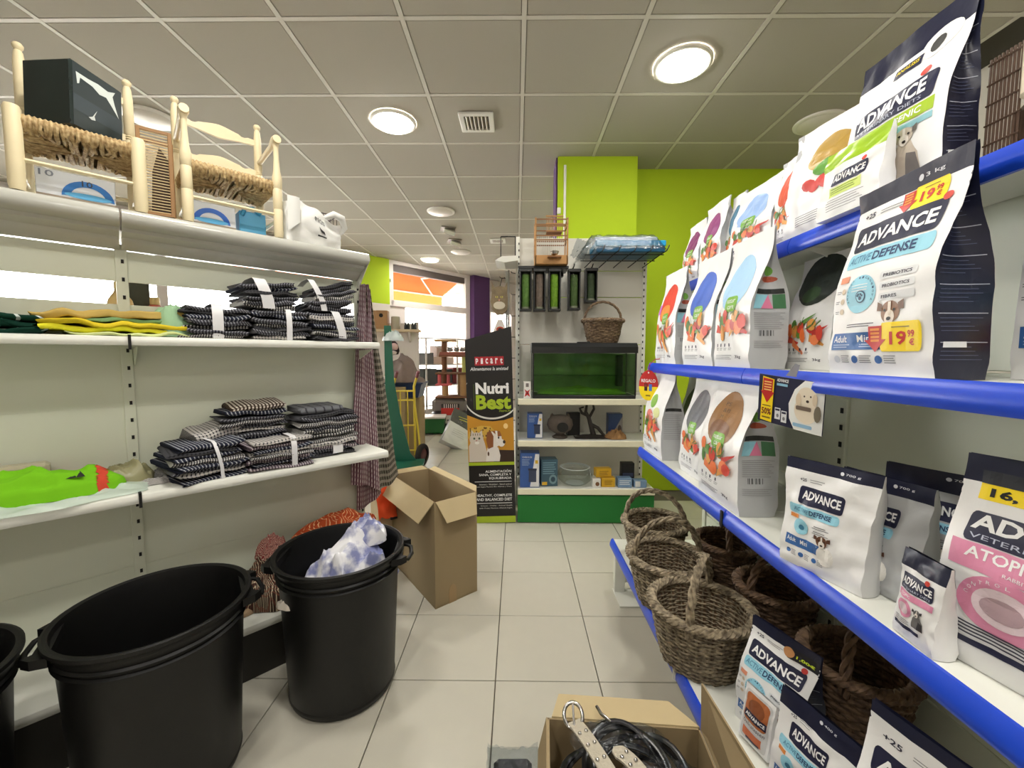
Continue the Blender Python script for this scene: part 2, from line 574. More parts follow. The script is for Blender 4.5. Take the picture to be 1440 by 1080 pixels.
for u in (.60, .93):
    for sgn in (-1, 1):
        a = aw_pt(u, .98) + Vector((0, 0, -.03)); e = Vector((a.x + .42 * sgn, .25, 2.72)); k = Vector((a.x - .75, .75, 2.84))
        if sgn == 1: continue
        mb = MB(); mb.tube([a, k, Vector((a.x + .1, .22, 3.02))], .018, 6); mb.build('folding_arm', M_al, aw)

# ------------------------------------------------------------------ ceiling fittings
M_ring = mat('lamp ring', (236, 232, 224), rough=.4)
M_on = mat('lit diffuser', (255, 247, 232), rough=.5, emit=LAMP_POWER)
M_on.node_tree.nodes['Principled BSDF'].inputs['Emission Color'].default_value = LAMP_COLOR + (1,)
M_off = mat('unlit diffuser', (226, 220, 212), rough=.35)
def downlight(x, y, lit, label, r=0.145):
    t = thing('ceiling_lamp', label, 'lamp', (x, y, CEIL), 0, 'round ceiling lamps')
    mb = MB(); mb.lathe([(r - .012, -.004), (r - .012, -.014), (r, -.016), (r + .012, -.010), (r + .014, 0)], 40, cap=False); mb.build('ring', M_ring, t, 40)
    mb = MB(); mb.lathe([(r - .012, -.003), (r - .012, -.016), (r - .03, -.026), (r * .5, -.034), (0.0, -.036)], 40, cap=False); mb.build('diffuser', M_on if lit else M_off, t, 40)
downlight(-.876, 3.03, True, 'lit round ceiling lamp left of the square air vent')
downlight(.935, 2.464, True, 'lit round ceiling lamp over the right shelving, near the green pillar')
downlight(-1.495, 7.25, True, 'small lit round lamp far back above the shop window')
downlight(-.871, 4.851, False, 'unlit round ceiling lamp beyond the square air vent, nearest of two')
downlight(-.893, 6.711, False, 'unlit round ceiling lamp farthest back, beyond the two tilted spotlights')
downlight(2.133, 3.057, False, 'unlit round ceiling lamp behind the tall bag on the right shelving')
downlight(-2.561, 2.968, False, 'unlit round ceiling lamp seen between the two rush chairs')
for k, (x, y) in enumerate(((-.876, 1.22), (.35, .55), (-.876, -.6), (.9, -1.1))):
    downlight(x, y, True, ['lit round ceiling lamp above the aisle by the left bins', 'lit round ceiling lamp overhead by the right shelving', 'lit round ceiling lamp behind, left row', 'lit round ceiling lamp behind, right row'][k])

def vent(x, y, s, label, n):
    t = thing('air_vent', label, 'vent', (x, y, CEIL), 0, 'ceiling vents')
    mb = MB()
    for sx in (-1, 1):
        mb.box((sx * (s / 2 - .018), 0, -.008), (.036, s, .016), ch=.004); mb.box((0, sx * (s / 2 - .018), -.008), (s - .05, .036, .016), ch=.004)
    mb.build('vent_frame', M_white, t)
    mb = MB(); mb.box((0, 0, -.001), (s - .06, s - .06, .004)); mb.build('vent_backing', mat('vent dark', (66, 60, 52), rough=.8), t)
    mes = MB(); mes.box((0, 0, 0), (.012, s - .07, .016)); me = mes.mesh('slat', mat('vent slat', (168, 158, 142), rough=.5))
    for i in range(n):
        o = link('slat', me, t, ((i - (n - 1) / 2) * (s - .08) / n, 0, -.009)); o.rotation_euler = (0, .6, 0)
vent(-.282, 3.03, .24, 'square air vent with six slats in the ceiling ahead', 6)
vent(-.273, 6.06, .22, 'smaller far air vent in the ceiling above the bird cage', 6)
def spot(x, y, label):
    t = thing('spotlight', label, 'spotlight', (x, y, CEIL), 0.3, 'tilted ceiling spotlights')
    mb = MB(); mb.box((0, 0, -.006), (.19, .19, .012), ch=.003); mb.build('base_plate', mat('spot plate', (150, 140, 132), rough=.5), t)
    mb = MB(); mb.box((0, 0, 0), (.15, .11, .05), ch=.006); o = mb.build('lamp_head', M_white, t); o.location = (.02, -.02, -.045); o.rotation_euler = (.5, .25, 0)
    mb = MB(); mb.box((0, 0, 0), (.10, .07, .01)); o2 = mb.build('lamp_lens', mat('spot lens', (120, 112, 104), rough=.2), o); o2.location = (0, 0, -.026)
spot(-.9, 5.5, 'tilted white ceiling spotlight, nearer of the two')
spot(-.9, 6.06, 'tilted white ceiling spotlight, farther of the two')

# ================================================================== left shelving (two-sided gondola)
LA = radians(45.6)
GU = Vector((cos(LA), sin(LA), 0)); GN = Vector((sin(LA), -cos(LA), 0))
P2 = Vector((-.84, 2.188, 0))
def LG(a, e, z):
    return P2 + GU * a + GN * e + Vector((0, 0, z))
M_shelf = mat('shelf enamel', (228, 229, 220), rough=.28, noise_amt=.02, noise_scale=6, spec=.5)
M_panel = mat('shelf back enamel', (218, 222, 204), rough=.4, noise_amt=.02, noise_scale=4)
M_dark = mat('black slot', (22, 22, 20), rough=.8)
M_kick = mat('dark plinth', (40, 38, 34), rough=.6)
gl = thing('shelving_unit', 'white two-sided shelving unit with rounded shelves along the left', 'shelving', P2, LA)
# local: x along (0 is the far end), y- toward the aisle, z up
def slab(name, parent, a0, a1, e, ztop, th, m, back=0.0, sub=None):
    """shelf with bullnose front edge"""
    prof = [(back, ztop), (-e + .012, ztop), (-e + .004, ztop - .004), (-e, ztop - .013), (-e, ztop - th + .01), (-e + .004, ztop - th + .002), (-e + .014, ztop - th), (-e + .03, ztop - th + .008), (back, ztop - th + .008)]
    mb = MB(); mb.prism(prof, a0 + .002, a1 - .002, 'x')
    return mb.build(name, m, parent, 35)
M_under = mat('glossy shaded shelf enamel', (188, 188, 180), rough=.16, noise_amt=.03, noise_scale=5)  # glossy; grey darkened, putting the underside's shade into the colour
for a0, a1 in ((-1.8, -.9), (-.9, 0.0)):
    slab('shelf', gl, a0, a1, .37, .225, .035, M_shelf)
    slab('shelf', gl, a0, a1, .31, .79, .034, M_shelf)
    slab('shelf', gl, a0, a1, .245, 1.315, .032, M_shelf)
    # top shelf with its deep sloping underside, both sides
    for sg, nm in ((-1, 'top_shelf'), (1, 'top_shelf')):
        prof = [(0, 1.757), (sg * .135, 1.757), (sg * .148, 1.753), (sg * .157, 1.744), (sg * .161, 1.732), (sg * .160, 1.719), (sg * .154, 1.708), (sg * .142, 1.702), (sg * .105, 1.700), (sg * .10, 1.688), (sg * .055, 1.676), (sg * .05, 1.664), (sg * .012, 1.640), (0, 1.640)]
        mb = MB(); mb.prism(prof, a0 + .003, a1 - .003, 'x'); mb.build(nm, M_under, gl, 40)
    for z0, z1 in ((.03, .43), (.43, .76), (.76, 1.055), (1.055, 1.44), (1.525, 1.637)):
        mb = MB(); mb.box(((a0 + a1) / 2, .012 + (.002 if z0 in (.43, 1.055) else 0), (z0 + z1) / 2), (a1 - a0 - .033, .014, z1 - z0 - .0002)); mb.build('back_panel', M_panel, gl)
    mb = MB(); mb.box(((a0 + a1) / 2, -.34, .095), (a1 - a0 - .01, .02, .19)); mb.build('plinth', M_kick, gl)
    mb = MB(); mb.box(((a0 + a1) / 2, .17, 1.345), (a1 - a0 - .01, .28, .025), ch=.004); mb.build('rear_shelf', M_shelf, gl)
slot = MB()
slot.box((0, 0, 0), (.008, .004, .014)); slot_me = slot.mesh('slot', M_dark)
for a in (-1.8, -.9, 0.0):
    mb = MB(); mb.box((a, .012, .83), (.034, .03, 1.66), ch=.002); up = mb.build('upright', M_panel, gl)
    for k in range(24):
        link('slot', slot_me, up, (a + .003, -.004, .08 + .066 * k))
    for z, e in ((1.757, .15), (1.315, .2), (.79, .25)):
        x = a - .02 if a == 0 else a + .02
        mb = MB(); mb.prism([(-.0, z - .04), (-e, z - .034), (-.0, z - .105)], x - .002, x + .002, 'x'); mb.build('bracket', M_panel, gl)
mb = MB(); mb.prism([(-.005, 1.75), (-.15, 1.735), (-.15, 1.722), (-.02, 1.60), (-.005, 1.60)], -.001, .003, 'x'); mb.build('end_plate', M_shelf, gl)
# clips hanging at the joints between shelves
for e, z, nm in ((.246, 1.317, 0), (.311, .792, 1)):
    mb = MB(); mb.box((-.9, -e / 1 - .0015, z - .022), (.008, .003, .05)); mb.box((-.9, -e + .03, z + .0005), (.008, .07, .002)); mb.build('shelf_clip', M_dark, gl)

# ================================================================== right shelving
M_blue = mat('blue price rail', (28, 72, 205), rough=.3, spec=.5)
gr_ = thing('shelving_unit', 'white shelving unit with bright blue price rails along the right', 'shelving', (1.0, 1.26, 0), 0)
def rshelf(y0, y1, xf, ztop):
    mb = MB(); mb.box(((xf + 1.0) / 2 - 1.0 + .004, (y0 + y1) / 2 - 1.26, ztop - .014), (1.0 - xf - .01, y1 - y0 - .003, .028), ch=.002)
    sh = mb.build('shelf', M_shelf, gr_)
    h = .044
    x = xf - 1.0
    prof = [(x + .008, ztop + .004), (x + .001, ztop + .004), (x - .004, ztop - .004), (x - .010, ztop - h * .5), (x - .010, ztop - h * .8), (x - .005, ztop - h), (x + .004, ztop - h), (x + .004, ztop - h * .7)]
    mb = MB(); mb.prism(prof, y0 - 1.26 + .002, y1 - 1.26 - .002, 'y'); mb.build('price_rail', M_blue, sh, 50)
    return sh
for y0, y1 in ((.34, 1.26), (1.26, 2.16)):
    rshelf(y0, y1, .515, .27)
    rshelf(y0, y1, .652, .77)
    rshelf(y0, y1, .695, 1.213)
    rshelf(y0, y1, .815, 1.60)
    for z0, z1 in ((.02, .42), (.423, .82), (.823, 1.22), (1.223, 1.62)):
        mb = MB(); mb.box((.01, (y0 + y1) / 2 - 1.26, (z0 + z1) / 2), (.014, y1 - y0 - .034, z1 - z0), ch=.002); mb.build('back_panel', M_panel, gr_)
    mb = MB(); mb.box((-.16, (y0 + y1) / 2 - 1.26, .12), (.015, y1 - y0 - .12, .235)); mb.build('plinth', M_kick, gr_)
for y in (.36, 1.26, 2.145):
    mb = MB(); mb.box((.01, y - 1.26, .83), (.03, .034, 1.66), ch=.002); up = mb.build('upright', M_panel, gr_)
    sl = MB(); sl.box((0, 0, 0), (.004, .009, .016)); 
    if y == 1.26:
        me = sl.mesh('slot', M_dark)
        for k in range(30):
            link('slot', me, up, (-.006, y - 1.26, .1 + .052 * k))
    for z, x in ((1.6, .83), (1.213, .71), (.77, .66)):
        mb = MB(); mb.prism([(0, z - .03), (x - 1.0, z - .028), (0, z - .09)], y - 1.26 - .022, y - 1.26 - .018, 'y'); mb.build('bracket', M_shelf, gr_)
mb = MB(); mb.box((-.45, .86, .12), (.055, .03, .24), ch=.003); mb.box((-.42, .80, .004), (.12, .16, .006)); mb.build('foot', M_shelf, gr_)
mb = MB(); mb.prism([(.0, .27), (-.47, .255), (-.47, .23), (-.42, .03), (0, .03)], .898, .902, 'y'); mb.build('end_plate', M_shelf, gr_)
mb = MB()
for k in range(3):
    mb.box((-.495 - .004 * 0, -.02 + .006 * k, .256), (.006, .003, .05))
mb.tube([(-.44, -.012, .276), (-.482, -.012, .279), (-.4975, -.012, .262), (-.4965, -.012, .228)], .004, 6); mb.build('rail_clip', M_white, gr_)
mb = MB(); mb.box((-.359, 0, .748), (.005, .012, .05)); mb.build('rail_clip', M_dark, gr_)

# ================================================================== food bags
WHITE = (240, 240, 240); NAVY = (32, 34, 62); SKY = (150, 208, 228); MID = (58, 104, 168); GREY = (128, 128, 132); INKC = (52, 52, 70)
YEL = (250, 220, 30); RED = (196, 42, 38); PINK = (218, 140, 172); LIME = (160, 190, 40)
M_bagw = mat('white bag film', (236, 236, 236), rough=.36, bump=.22, bump_scale=16)
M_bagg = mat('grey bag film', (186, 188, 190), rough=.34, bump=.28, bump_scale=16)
M_bagn = mat('navy bag film', (28, 31, 54), rough=.34, bump=.2, bump_scale=18)
M_baggr = mat('lime bag film', (150, 186, 34), rough=.34)
M_bagk = mat('black bag film', (26, 30, 28), rough=.35, bump=.1)
M_clear = film('clear food bag', .5)

class Bag:
    def __init__(s, w, h, d, style='gusset', lean=0.0, bulge=.008, wr=.004, seed=0, topw=1.0, twist=0.0, side=0.0):
        s.w, s.h, s.d, s.style, s.lean, s.bulge, s.wr, s.seed, s.topw, s.twist, s.side = w, h, d, style, lean, bulge, wr, seed, topw, twist, side
    def t(s, v):
        if s.style == 'gusset':
            return s.d / 2 * (1 - ss(.42, .93, v)) * (.86 + .14 * ss(0, .1, v)) + .003
        return s.d / 2 * (1 - v) ** .85 * (.8 + .2 * ss(0, .08, v)) + .0025
    def half(s, v):
        return s.w / 2 * (1 + (s.topw - 1) * v - .045 * sin(pi * min(1, v * 1.15)))
    def mid(s, v, u):
        return s.d / 2 + s.lean * s.h * v * v + s.twist * (u - .5) * v
    def nz(s, u, v, k):
        n = noise.noise(Vector((u * 2.6 + s.seed * 3.7, v * 3.6, k * 9.1 + s.seed)))
        n2 = 1 - 2.6 * abs(noise.noise(Vector((u * 3.4 + v * 2.2 + s.seed, v * 4.4 - u * 1.8, k * 5.3))))
        n3 = 1 - 2.6 * abs(noise.noise(Vector((u * 5 - v * 4 + s.seed * 2, v * 5.5 + u * 3, k * 2.3))))
        return s.wr * (n + .55 * n2 + .3 * n3) * ss(0, .08, v) * (1 - .5 * ss(.85, 1, v))
    def x(s, u, v):
        return (u - .5) * 2 * s.half(v) + s.side * v * v
    def F(s, u, v, off=0.0):
        b = s.bulge * sin(pi * min(1, max(0, u))) * sin(pi * min(1, max(0, v)) ** .8)
        return Vector((s.x(u, v), s.mid(v, u) - s.t(v) - b + s.nz(u, v, 0) - off, v * s.h))
    def G(s, u, v, off=0.0):
        """point on the meshed front (20 x 30 cells), lifted by off along the facing"""
        if not hasattr(s, 'gr'):
            s.gr = [[s.F(i / 20, j / 30) for i in range(21)] for j in range(31)]
        a = min(19.9999, max(0, u * 20)); b = min(29.9999, max(0, v * 30))
        i, j = int(a), int(b); fa, fb = a - i, b - j
        p00, p10, p01, p11 = s.gr[j][i], s.gr[j][i + 1], s.gr[j + 1][i], s.gr[j + 1][i + 1]
        q = (p00.lerp(p10, fa)).lerp(p01.lerp(p11, fa), fb)
        n = (p10 - p00).cross(p01 - p00).normalized()
        if n.y > 0: n = -n
        return q + n * off
    def B(s, u, v):
        b = s.bulge * sin(pi * u) * sin(pi * v)
        return Vector((s.x(u, v), s.mid(v, u) + s.t(v) + b + s.nz(u, v, 1), v * s.h))
    def S(s, q, v, sd):
        u = 1.0 if sd > 0 else 0.0
        a, b = s.F(u, v), s.B(u, v)
        p = a.lerp(b, q)
        if s.style == 'gusset':
            c = -.30 * s.d * ss(.2, .8, v) + .05 * s.d * (1 - ss(.1, .5, v))
        else:
            c = .10 * s.d * (1 - v)
        p.x += sd * c * sin(pi * q) + sd * .3 * s.nz(q, v * 2, 3) * sin(pi * q)
        return p

def make_bag(name, label, loc, yaw, bag, prints, body=None, gus=None, head=None, vh=1.0, group=None, side_prints=None, pitch=0.0, cat='pet food bag', back=None):
    body = body or M_bagw; gus = gus or body
    t = thing(name, label, cat, loc, yaw, group)
    if pitch:
        t.rotation_euler = (pitch, 0, yaw)
    nv = max(1, round(30 * vh)); vh = nv / 30
    v1 = vh
    mb = MB(); mb.grid(lambda u, v: bag.F(u, v * v1), 20, nv)
    mb.grid(lambda u, v: Vector((bag.F(u, 0).lerp(bag.B(u, 0), v))), 12, 2)
    mb.build('front_panel', body, t, 50)
    mb = MB(); mb.grid(lambda u, v: bag.B(u, v * v1), 8, nv); mb.build('back_panel', back or body, t, 50)
    for sd in (-1, 1):
        mb = MB(); mb.grid(lambda q, v: bag.S(q, v, sd), 6, nv); g = mb.build('side_gusset', gus, t, 50)
        if sd > 0 and side_prints:
            print_layers(side_prints, lambda u, v, o: bag.S(u, v, 1) + Vector((o + .0004, 0, 0)), g, .15)
    if vh < 1:
        mb = MB()
        mb.grid(lambda u, v: bag.F(u, vh + (1 - vh) * v), 20, 30 - nv); mb.grid(lambda u, v: bag.B(u, vh + (1 - vh) * v) + Vector((0, .0006, 0)), 12, 30 - nv)
        mb.build('header_band', head or M_bagn, t, 50)
    print_layers(prints, bag.G, t, .04)
    return t

def dog_head(u, v, s, k, fur, face, ear, asp):
    """small dog portrait; s in u units, asp = w/h of the bag face"""
    a = asp; P = []
    P.append(('poly', ell(u, v, s * .42, s * .46 * a), fur, 'dog_picture'))
    P.append(('poly', [(u - .36 * s, v + .34 * s * a), (u - .60 * s, v + .46 * s * a), (u - .62 * s, v + .08 * s * a), (u - .36 * s, v + .06 * s * a)], ear, 'dog_picture'))
    P.append(('poly', [(u + .36 * s, v + .34 * s * a), (u + .60 * s, v + .46 * s * a), (u + .62 * s, v + .08 * s * a), (u + .36 * s, v + .06 * s * a)], ear, 'dog_picture'))
    P.append(('poly', ell(u, v - .22 * s * a, s * .22, s * .3 * a), face, 'dog_picture'))
    P.append(('poly', rrect(u - .06 * s, v - .1 * s * a, u + .06 * s, v + .42 * s * a), face, 'dog_picture'))
    P.append(('poly', ell(u, v - .28 * s * a, s * .10, s * .08 * a, 10), (40, 32, 30), 'dog_picture'))
    for e in (-1, 1):
        P.append(('poly', ell(u + e * .2 * s, v + .08 * s * a, s * .06, s * .06 * a, 8), (30, 24, 22), 'dog_picture'))
    return P

def dog_body(u, v, s, fur, dark, asp):
    a = asp
    P = [('poly', [(u - .42 * s, v - .9 * s * a), (u - .36 * s, v - .1 * s * a), (u - .2 * s, v + .2 * s * a), (u + .2 * s, v + .2 * s * a), (u + .45 * s, v - .3 * s * a), (u + .5 * s, v - .9 * s * a)], fur, 'dog_picture'),
         ('poly', [(u + .05 * s, v - .9 * s * a), (u + .12 * s, v - .2 * s * a), (u + .4 * s, v - .3 * s * a), (u + .5 * s, v - .9 * s * a)], dark, 'dog_picture')]
    return P + dog_head(u - .02 * s, v + .42 * s * a, s * .62, 0, fur, (236, 228, 220), dark, asp)

def price_sticker(u0, v0, u1, v1, price='19', cents='99', part='price_sticker', arrow=True):
    W, H = u1 - u0, v1 - v0
    P = [('poly', rrect(u0 + (.30 * W if arrow else 0), v0, u1, v1, .02, W / max(H, .01) * .5), YEL, part)]
    if arrow:
        ax0, ax1 = u0, u0 + .42 * W
        m = (ax0 + ax1) / 2; q = (ax1 - ax0)
        P.append(('poly', [(m, v0 - .02 * H), (ax1, v0 + .42 * H), (m + .3 * q, v0 + .42 * H), (m + .3 * q, v1 - .1 * H), (m - .3 * q, v1 - .1 * H), (m - .3 * q, v0 + .42 * H), (ax0, v0 + .42 * H)], RED, part))
        for i in range(4):
            P.append(('poly', rrect(m - .2 * q, v1 - (.26 + .13 * i) * H, m + .2 * q, v1 - (.18 + .13 * i) * H), (236, 150, 60), part))
    b = u0 + (.48 * W if arrow else .12 * W)
    P.append(('text', (price, b, v0 + .22 * H, b + .27 * W, v0 + .68 * H, .03), RED if arrow else (30, 30, 34), part))
    P.append(('text', (cents, b + .30 * W, v0 + .46 * H, b + .42 * W, v0 + .70 * H, .03), RED if arrow else (30, 30, 34), part))
    P.append(('text', ('€', b + .33 * W, v0 + .20 * H, b + .42 * W, v0 + .42 * H, .03), RED if arrow else (30, 30, 34), part))
    P.append(('poly', rrect(b + .04 * W, v0 + .80 * H, b + .34 * W, v0 + .84 * H), (150, 120, 40), part))
    return P

def lines(u0, v0, u1, n, dv, th, col, ragged=.2, part='small_print'):
    return [('poly', rrect(u0, v0 - i * dv - th, u1 - ((i * 37) % 10) / 10 * ragged * (u1 - u0), v0 - i * dv), col, part) for i in range(n)]

def advance_active(asp, sticker=None, size='3 kg', pouch=False):
    P = [('poly', rrect(.07, .665, .90, .80, .03), NAVY, 'name_band'),
         ('text', ('ADVANCE', .11, .695, .86, .765, .03), WHITE),
         ('poly', rrect(.06, .575, .92, .655, .03), SKY, 'colour_band'),
         ('text', ('ACTIVE', .09, .597, .37, .638, .0, .15), (62, 120, 160)), ('text', ('DEFENSE', .385, .595, .78, .64, .025), (34, 60, 104)),
         ('text', ('+25', .10, .845, .22, .875, .02), INKC)]
    P += lines(.28, .868, .52, 2, .014, .004, GREY)
    P += [('poly', ell(.34, .425, .17, .17 * asp, 28), SKY, 'round_seal'), ('poly', ell(.36, .41, .055, .055 * asp, 18), (40, 76, 110), 'round_seal'), ('poly', ell(.36, .41, .045, .045 * asp, 18), SKY, 'round_seal')]
    for dx, dy, r in ((0, -.012, .018), (-.024, .012, .009), (-.008, .024, .009), (.010, .024, .009), (.026, .012, .009)):
        P.append(('poly', ell(.36 + dx, .41 + dy * asp, r, r * asp, 10), (40, 76, 110), 'round_seal'))
    P += [('poly', rrect(.25, .47 - .014 * i, .42, .474 - .014 * i), WHITE, 'round_seal') for i in range(3)]
    # HEALTHY MICROBIOTA set around the seal, one letter at a time
    wd = 'HEALTHY MICROBIOTA'
    for i, ch in enumerate(wd):
        if ch == ' ': continue
        a = radians(205 - 230 * i / (len(wd) - 1)); cu = .34 + .145 * cos(a); cv = .425 + .145 * asp * sin(a)
        P.append(('text', (ch, cu - .009, cv - .008 * asp, cu + .009, cv + .012 * asp, .01), (46, 84, 116)))
    for i, wd in enumerate(('PREBIOTICS', 'PROBIOTICS', 'FIBRES')):
        P.append(('poly', rrect(.54, .478 - .052 * i, .86, .515 - .052 * i, .01), (222, 224, 226), 'printed_panel'))
        P.append(('text', (wd, .57, .488 - .052 * i, .57 + (.25 if i < 2 else .15), .504 - .052 * i, .02), INKC))
    P.append(('poly', rrect(.05, .50, .17, .535), (226, 150, 120), 'printed_panel'))
    for i in range(3):
        P.append(('poly', ell(.12, .455 - .055 * i, .028, .028 * asp, 9), (206, 190, 168), 'printed_panel'))
        P += lines(.03, .46 - .055 * i, .08, 2, .01, .004, GREY)
    P += lines(.22, .27, .52, 2, .012, .004, INKC)
    P += dog_head(.66, .315, .20, 0, (142, 104, 78), (232, 220, 206), (112, 78, 56), asp)
    P.append(('poly', rrect(.05, .135, .72 if sticker else .92, .225), MID, 'colour_band'))
    P += [('text', ('Adult', .08, .175, .25, .212, .01), WHITE), ('text', ('Mini', .36, .175, .51, .212, .01), WHITE)]
    P += lines(.08, .165, .28, 2, .012, .005, (170, 190, 220)) + lines(.38, .165, .52, 2, .012, .005, (170, 190, 220))
    for i in range(3):
        P.append(('poly', ell(.12 + .22 * i, .085, .035, .035 * asp, 14), MID if i else (200, 205, 212), 'printed_panel'))
        P += lines(.17 + .22 * i, .105, .27 + .22 * i, 4, .011, .004, GREY)
    if sticker:
        P += price_sticker(*sticker)
    return P

def header_mark(size, u=.62):
    return [('poly', ell(u, .945, .022, .016), (214, 216, 222), 'header_print'), ('text', (size, u + .04, .933, u + .19, .957, .01), (214, 216, 222), 'header_print')]

def lid_prints():   # white lines and small text across a navy gusset
    P = []
    for i in range(6):
        v = .16 + .125 * i
        P.append(('poly', rrect(.08, v, .92, v + .004), (170, 174, 190), 'ruled_line'))
        P += [('poly', rrect(.10, v - .02 - .018 * k, .10 + .5 + .3 * ((i * 3 + k * 5) % 4) / 4, v - .0165 - .018 * k), (74, 80, 108), 'small_print') for k in range(4)]
    P.append(('poly', rrect(.12, .14, .5, .165), (220, 222, 226), 'small_print'))
    return P

def natural_prints(oval, asp, word=None, veg=0, badge=True, ocol2=None):
    P = [('poly', [(.49 + .34 * cos(radians(a)) * (1 - .16 * sin(radians(a))), .655 + .205 * sin(radians(a))) for a in range(0, 360, 12)], oval, 'colour_oval')]
    if ocol2:
        P.append(('poly', ell(.47, .56, .24, .08, 24), ocol2, 'colour_oval'))
    if word:
        for i, wd in enumerate(word):
            P.append(('text', (wd, .40, .745 - .05 * i, .40 + .055 * len(wd), .775 - .05 * i, 0), (70, 52, 30)))
    gr = (120, 176, 58)
    if badge:
        P.append(('poly', rrect(.38, .43, .68, .545, .06, .6), gr, 'badge'))
        P += [('text', ('natur', .42, .495, .63, .525, .0), WHITE), ('text', ('care', .46, .45, .62, .475, .0), WHITE)]
    rr = random.Random(veg)
    cols = [(206, 62, 44), (224, 110, 52), (74, 120, 48), (186, 48, 40), (216, 150, 70), (96, 140, 60), (230, 128, 76)]
    for i in range(15):
        u = .12 + .055 * i * .9 + rr.uniform(-.05, .05); v = .34 + .10 * sin(i * 1.3) * .5 + rr.uniform(-.04, .05)
        if i % 3 == 0:    # carrot-like wedge
            a = rr.uniform(-.9, .6); L = .30
            P.append(('poly', [(u, v), (u + L * cos(a), v + L * sin(a) * asp - .015), (u + L * cos(a) * .9, v + L * sin(a) * asp - .03), (u - .03, v - .065)], cols[(i * 2) % 7], 'food_picture'))
        else:
            P.append(('poly', ell(u, v, rr.uniform(.05, .10), rr.uniform(.04, .065), 9, i), cols[i % 7], 'food_picture'))
    for i in range(9):    # sprigs
        u = .25 + .06 * i; v = .37 + rr.uniform(-.02, .04); a = rr.uniform(.3, 2.6)
        P.append(('poly', [(u, v), (u + .12 * cos(a), v + .08 * sin(a)), (u + .12 * cos(a) + .012, v + .08 * sin(a) - .012), (u + .014, v - .006)], (84, 118, 58), 'food_picture'))
    for i in range(4):
        P.append(('poly', rrect(.12 + .13 * i, .165, .155 + .13 * i, .19), INKC, 'small_print'))
        P += lines(.10 + .13 * i, .155, .19 + .13 * i, 2, .012, .004, GREY)
    P += lines(.10, .10, .58, 3, .014, .004, GREY)
    P.append(('text', ('3kg', .66, .07, .80, .10, .01), INKC))
    return P

def natural_side():
    P = [('poly', ell(.5, .70, .24, .035, 14), (112, 168, 66), 'badge'), ('poly', ell(.5, .64, .34, .022, 12), (168, 78, 52), 'food_picture'),
         ('poly', rrect(.08, .535, .92, .57), (44, 46, 46), 'printed_panel'), ('poly', rrect(.08, .43, .5, .53), (150, 206, 222), 'printed_panel'),
         ('poly', [(.3, .43), (.5, .53), (.62, .43)], (226, 130, 164), 'printed_panel'), ('poly', rrect(.62, .43, .92, .53), (70, 122, 82), 'printed_panel')]
    P += lines(.1, .40, .9, 9, .014, .004, (150, 150, 152))
    for i in range(14):
        if i % 3: P.append(('poly', rrect(.2 + .03 * i, .235, .2 + .03 * i + (.012 if i % 2 else .02), .275), (40, 40, 42), 'barcode'))
    P += lines(.1, .2, .85, 4, .014, .004, (160, 160, 162))
    return P

YAW = radians(-90)
def place(xf, yl, yr, dyaw=0.0):
    """base centre of a bag whose front faces the aisle: front at x=xf, from y=yl (far) to yr (near)"""
    return (xf, (yl + yr) / 2), yl - yr, YAW + radians(dyaw)

# ---- middle shelf (top surface 1.213)
Z2 = 1.214
(p, wd, yw) = place(.715, 2.12, 1.84); b = Bag(.26, .44, .09, seed=1)
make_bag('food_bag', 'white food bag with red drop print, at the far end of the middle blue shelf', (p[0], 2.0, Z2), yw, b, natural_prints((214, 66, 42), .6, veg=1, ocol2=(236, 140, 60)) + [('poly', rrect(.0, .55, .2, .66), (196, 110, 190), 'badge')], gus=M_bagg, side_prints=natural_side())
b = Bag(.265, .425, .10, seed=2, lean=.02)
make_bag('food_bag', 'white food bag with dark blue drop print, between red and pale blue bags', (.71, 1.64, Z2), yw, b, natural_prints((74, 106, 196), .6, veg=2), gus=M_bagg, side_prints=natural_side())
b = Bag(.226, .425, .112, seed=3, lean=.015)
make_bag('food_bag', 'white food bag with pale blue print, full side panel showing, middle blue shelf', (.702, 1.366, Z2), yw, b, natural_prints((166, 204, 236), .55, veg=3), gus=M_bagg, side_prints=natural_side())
b = Bag(.20, .335, .09, seed=4, lean=.02)
make_bag('food_bag', 'shaded food bag with dark green top and red carrots, behind pale blue bag', (.86, 1.235, Z2), yw, b,
         [('poly', ell(.5, .78, .46, .22, 26), (34, 44, 34), 'colour_oval'), ('poly', ell(.42, .66, .22, .07, 16), (54, 84, 44), 'food_picture')] + natural_prints((40, 60, 40), .6, veg=4, badge=False)[1:], body=M_bagw, gus=M_bagg)
b = Bag(.240, .396, .092, seed=5, topw=1.05, lean=.0, twist=-.02, wr=.005)
make_bag('food_bag', 'big white and navy dog food bag with yellow 19,99 price tags, middle shelf', (.717, .836, Z2), yw, b,
         advance_active(.58, (.44, .125, .93, .265)) + price_sticker(.46, .80, .86, .905, '19', '99', 'upper_price_sticker') + header_mark('3 kg') + [('poly', ell(.88, .805, .035, .018), (206, 70, 60), 'round_seal')],
         gus=M_bagn, head=M_bagn, vh=.885, side_prints=lid_prints(), back=M_bagn)
b = Bag(.235, .405, .09, seed=6)
make_bag('food_bag', 'shaded dog food bag behind the big one, only its nearer edge showing', (.87, .62, Z2), yw, b,
         advance_active(.58, (.10, .125, .60, .265)) + header_mark('3 kg'), gus=M_bagn, head=M_bagn, vh=.885, back=M_bagn)

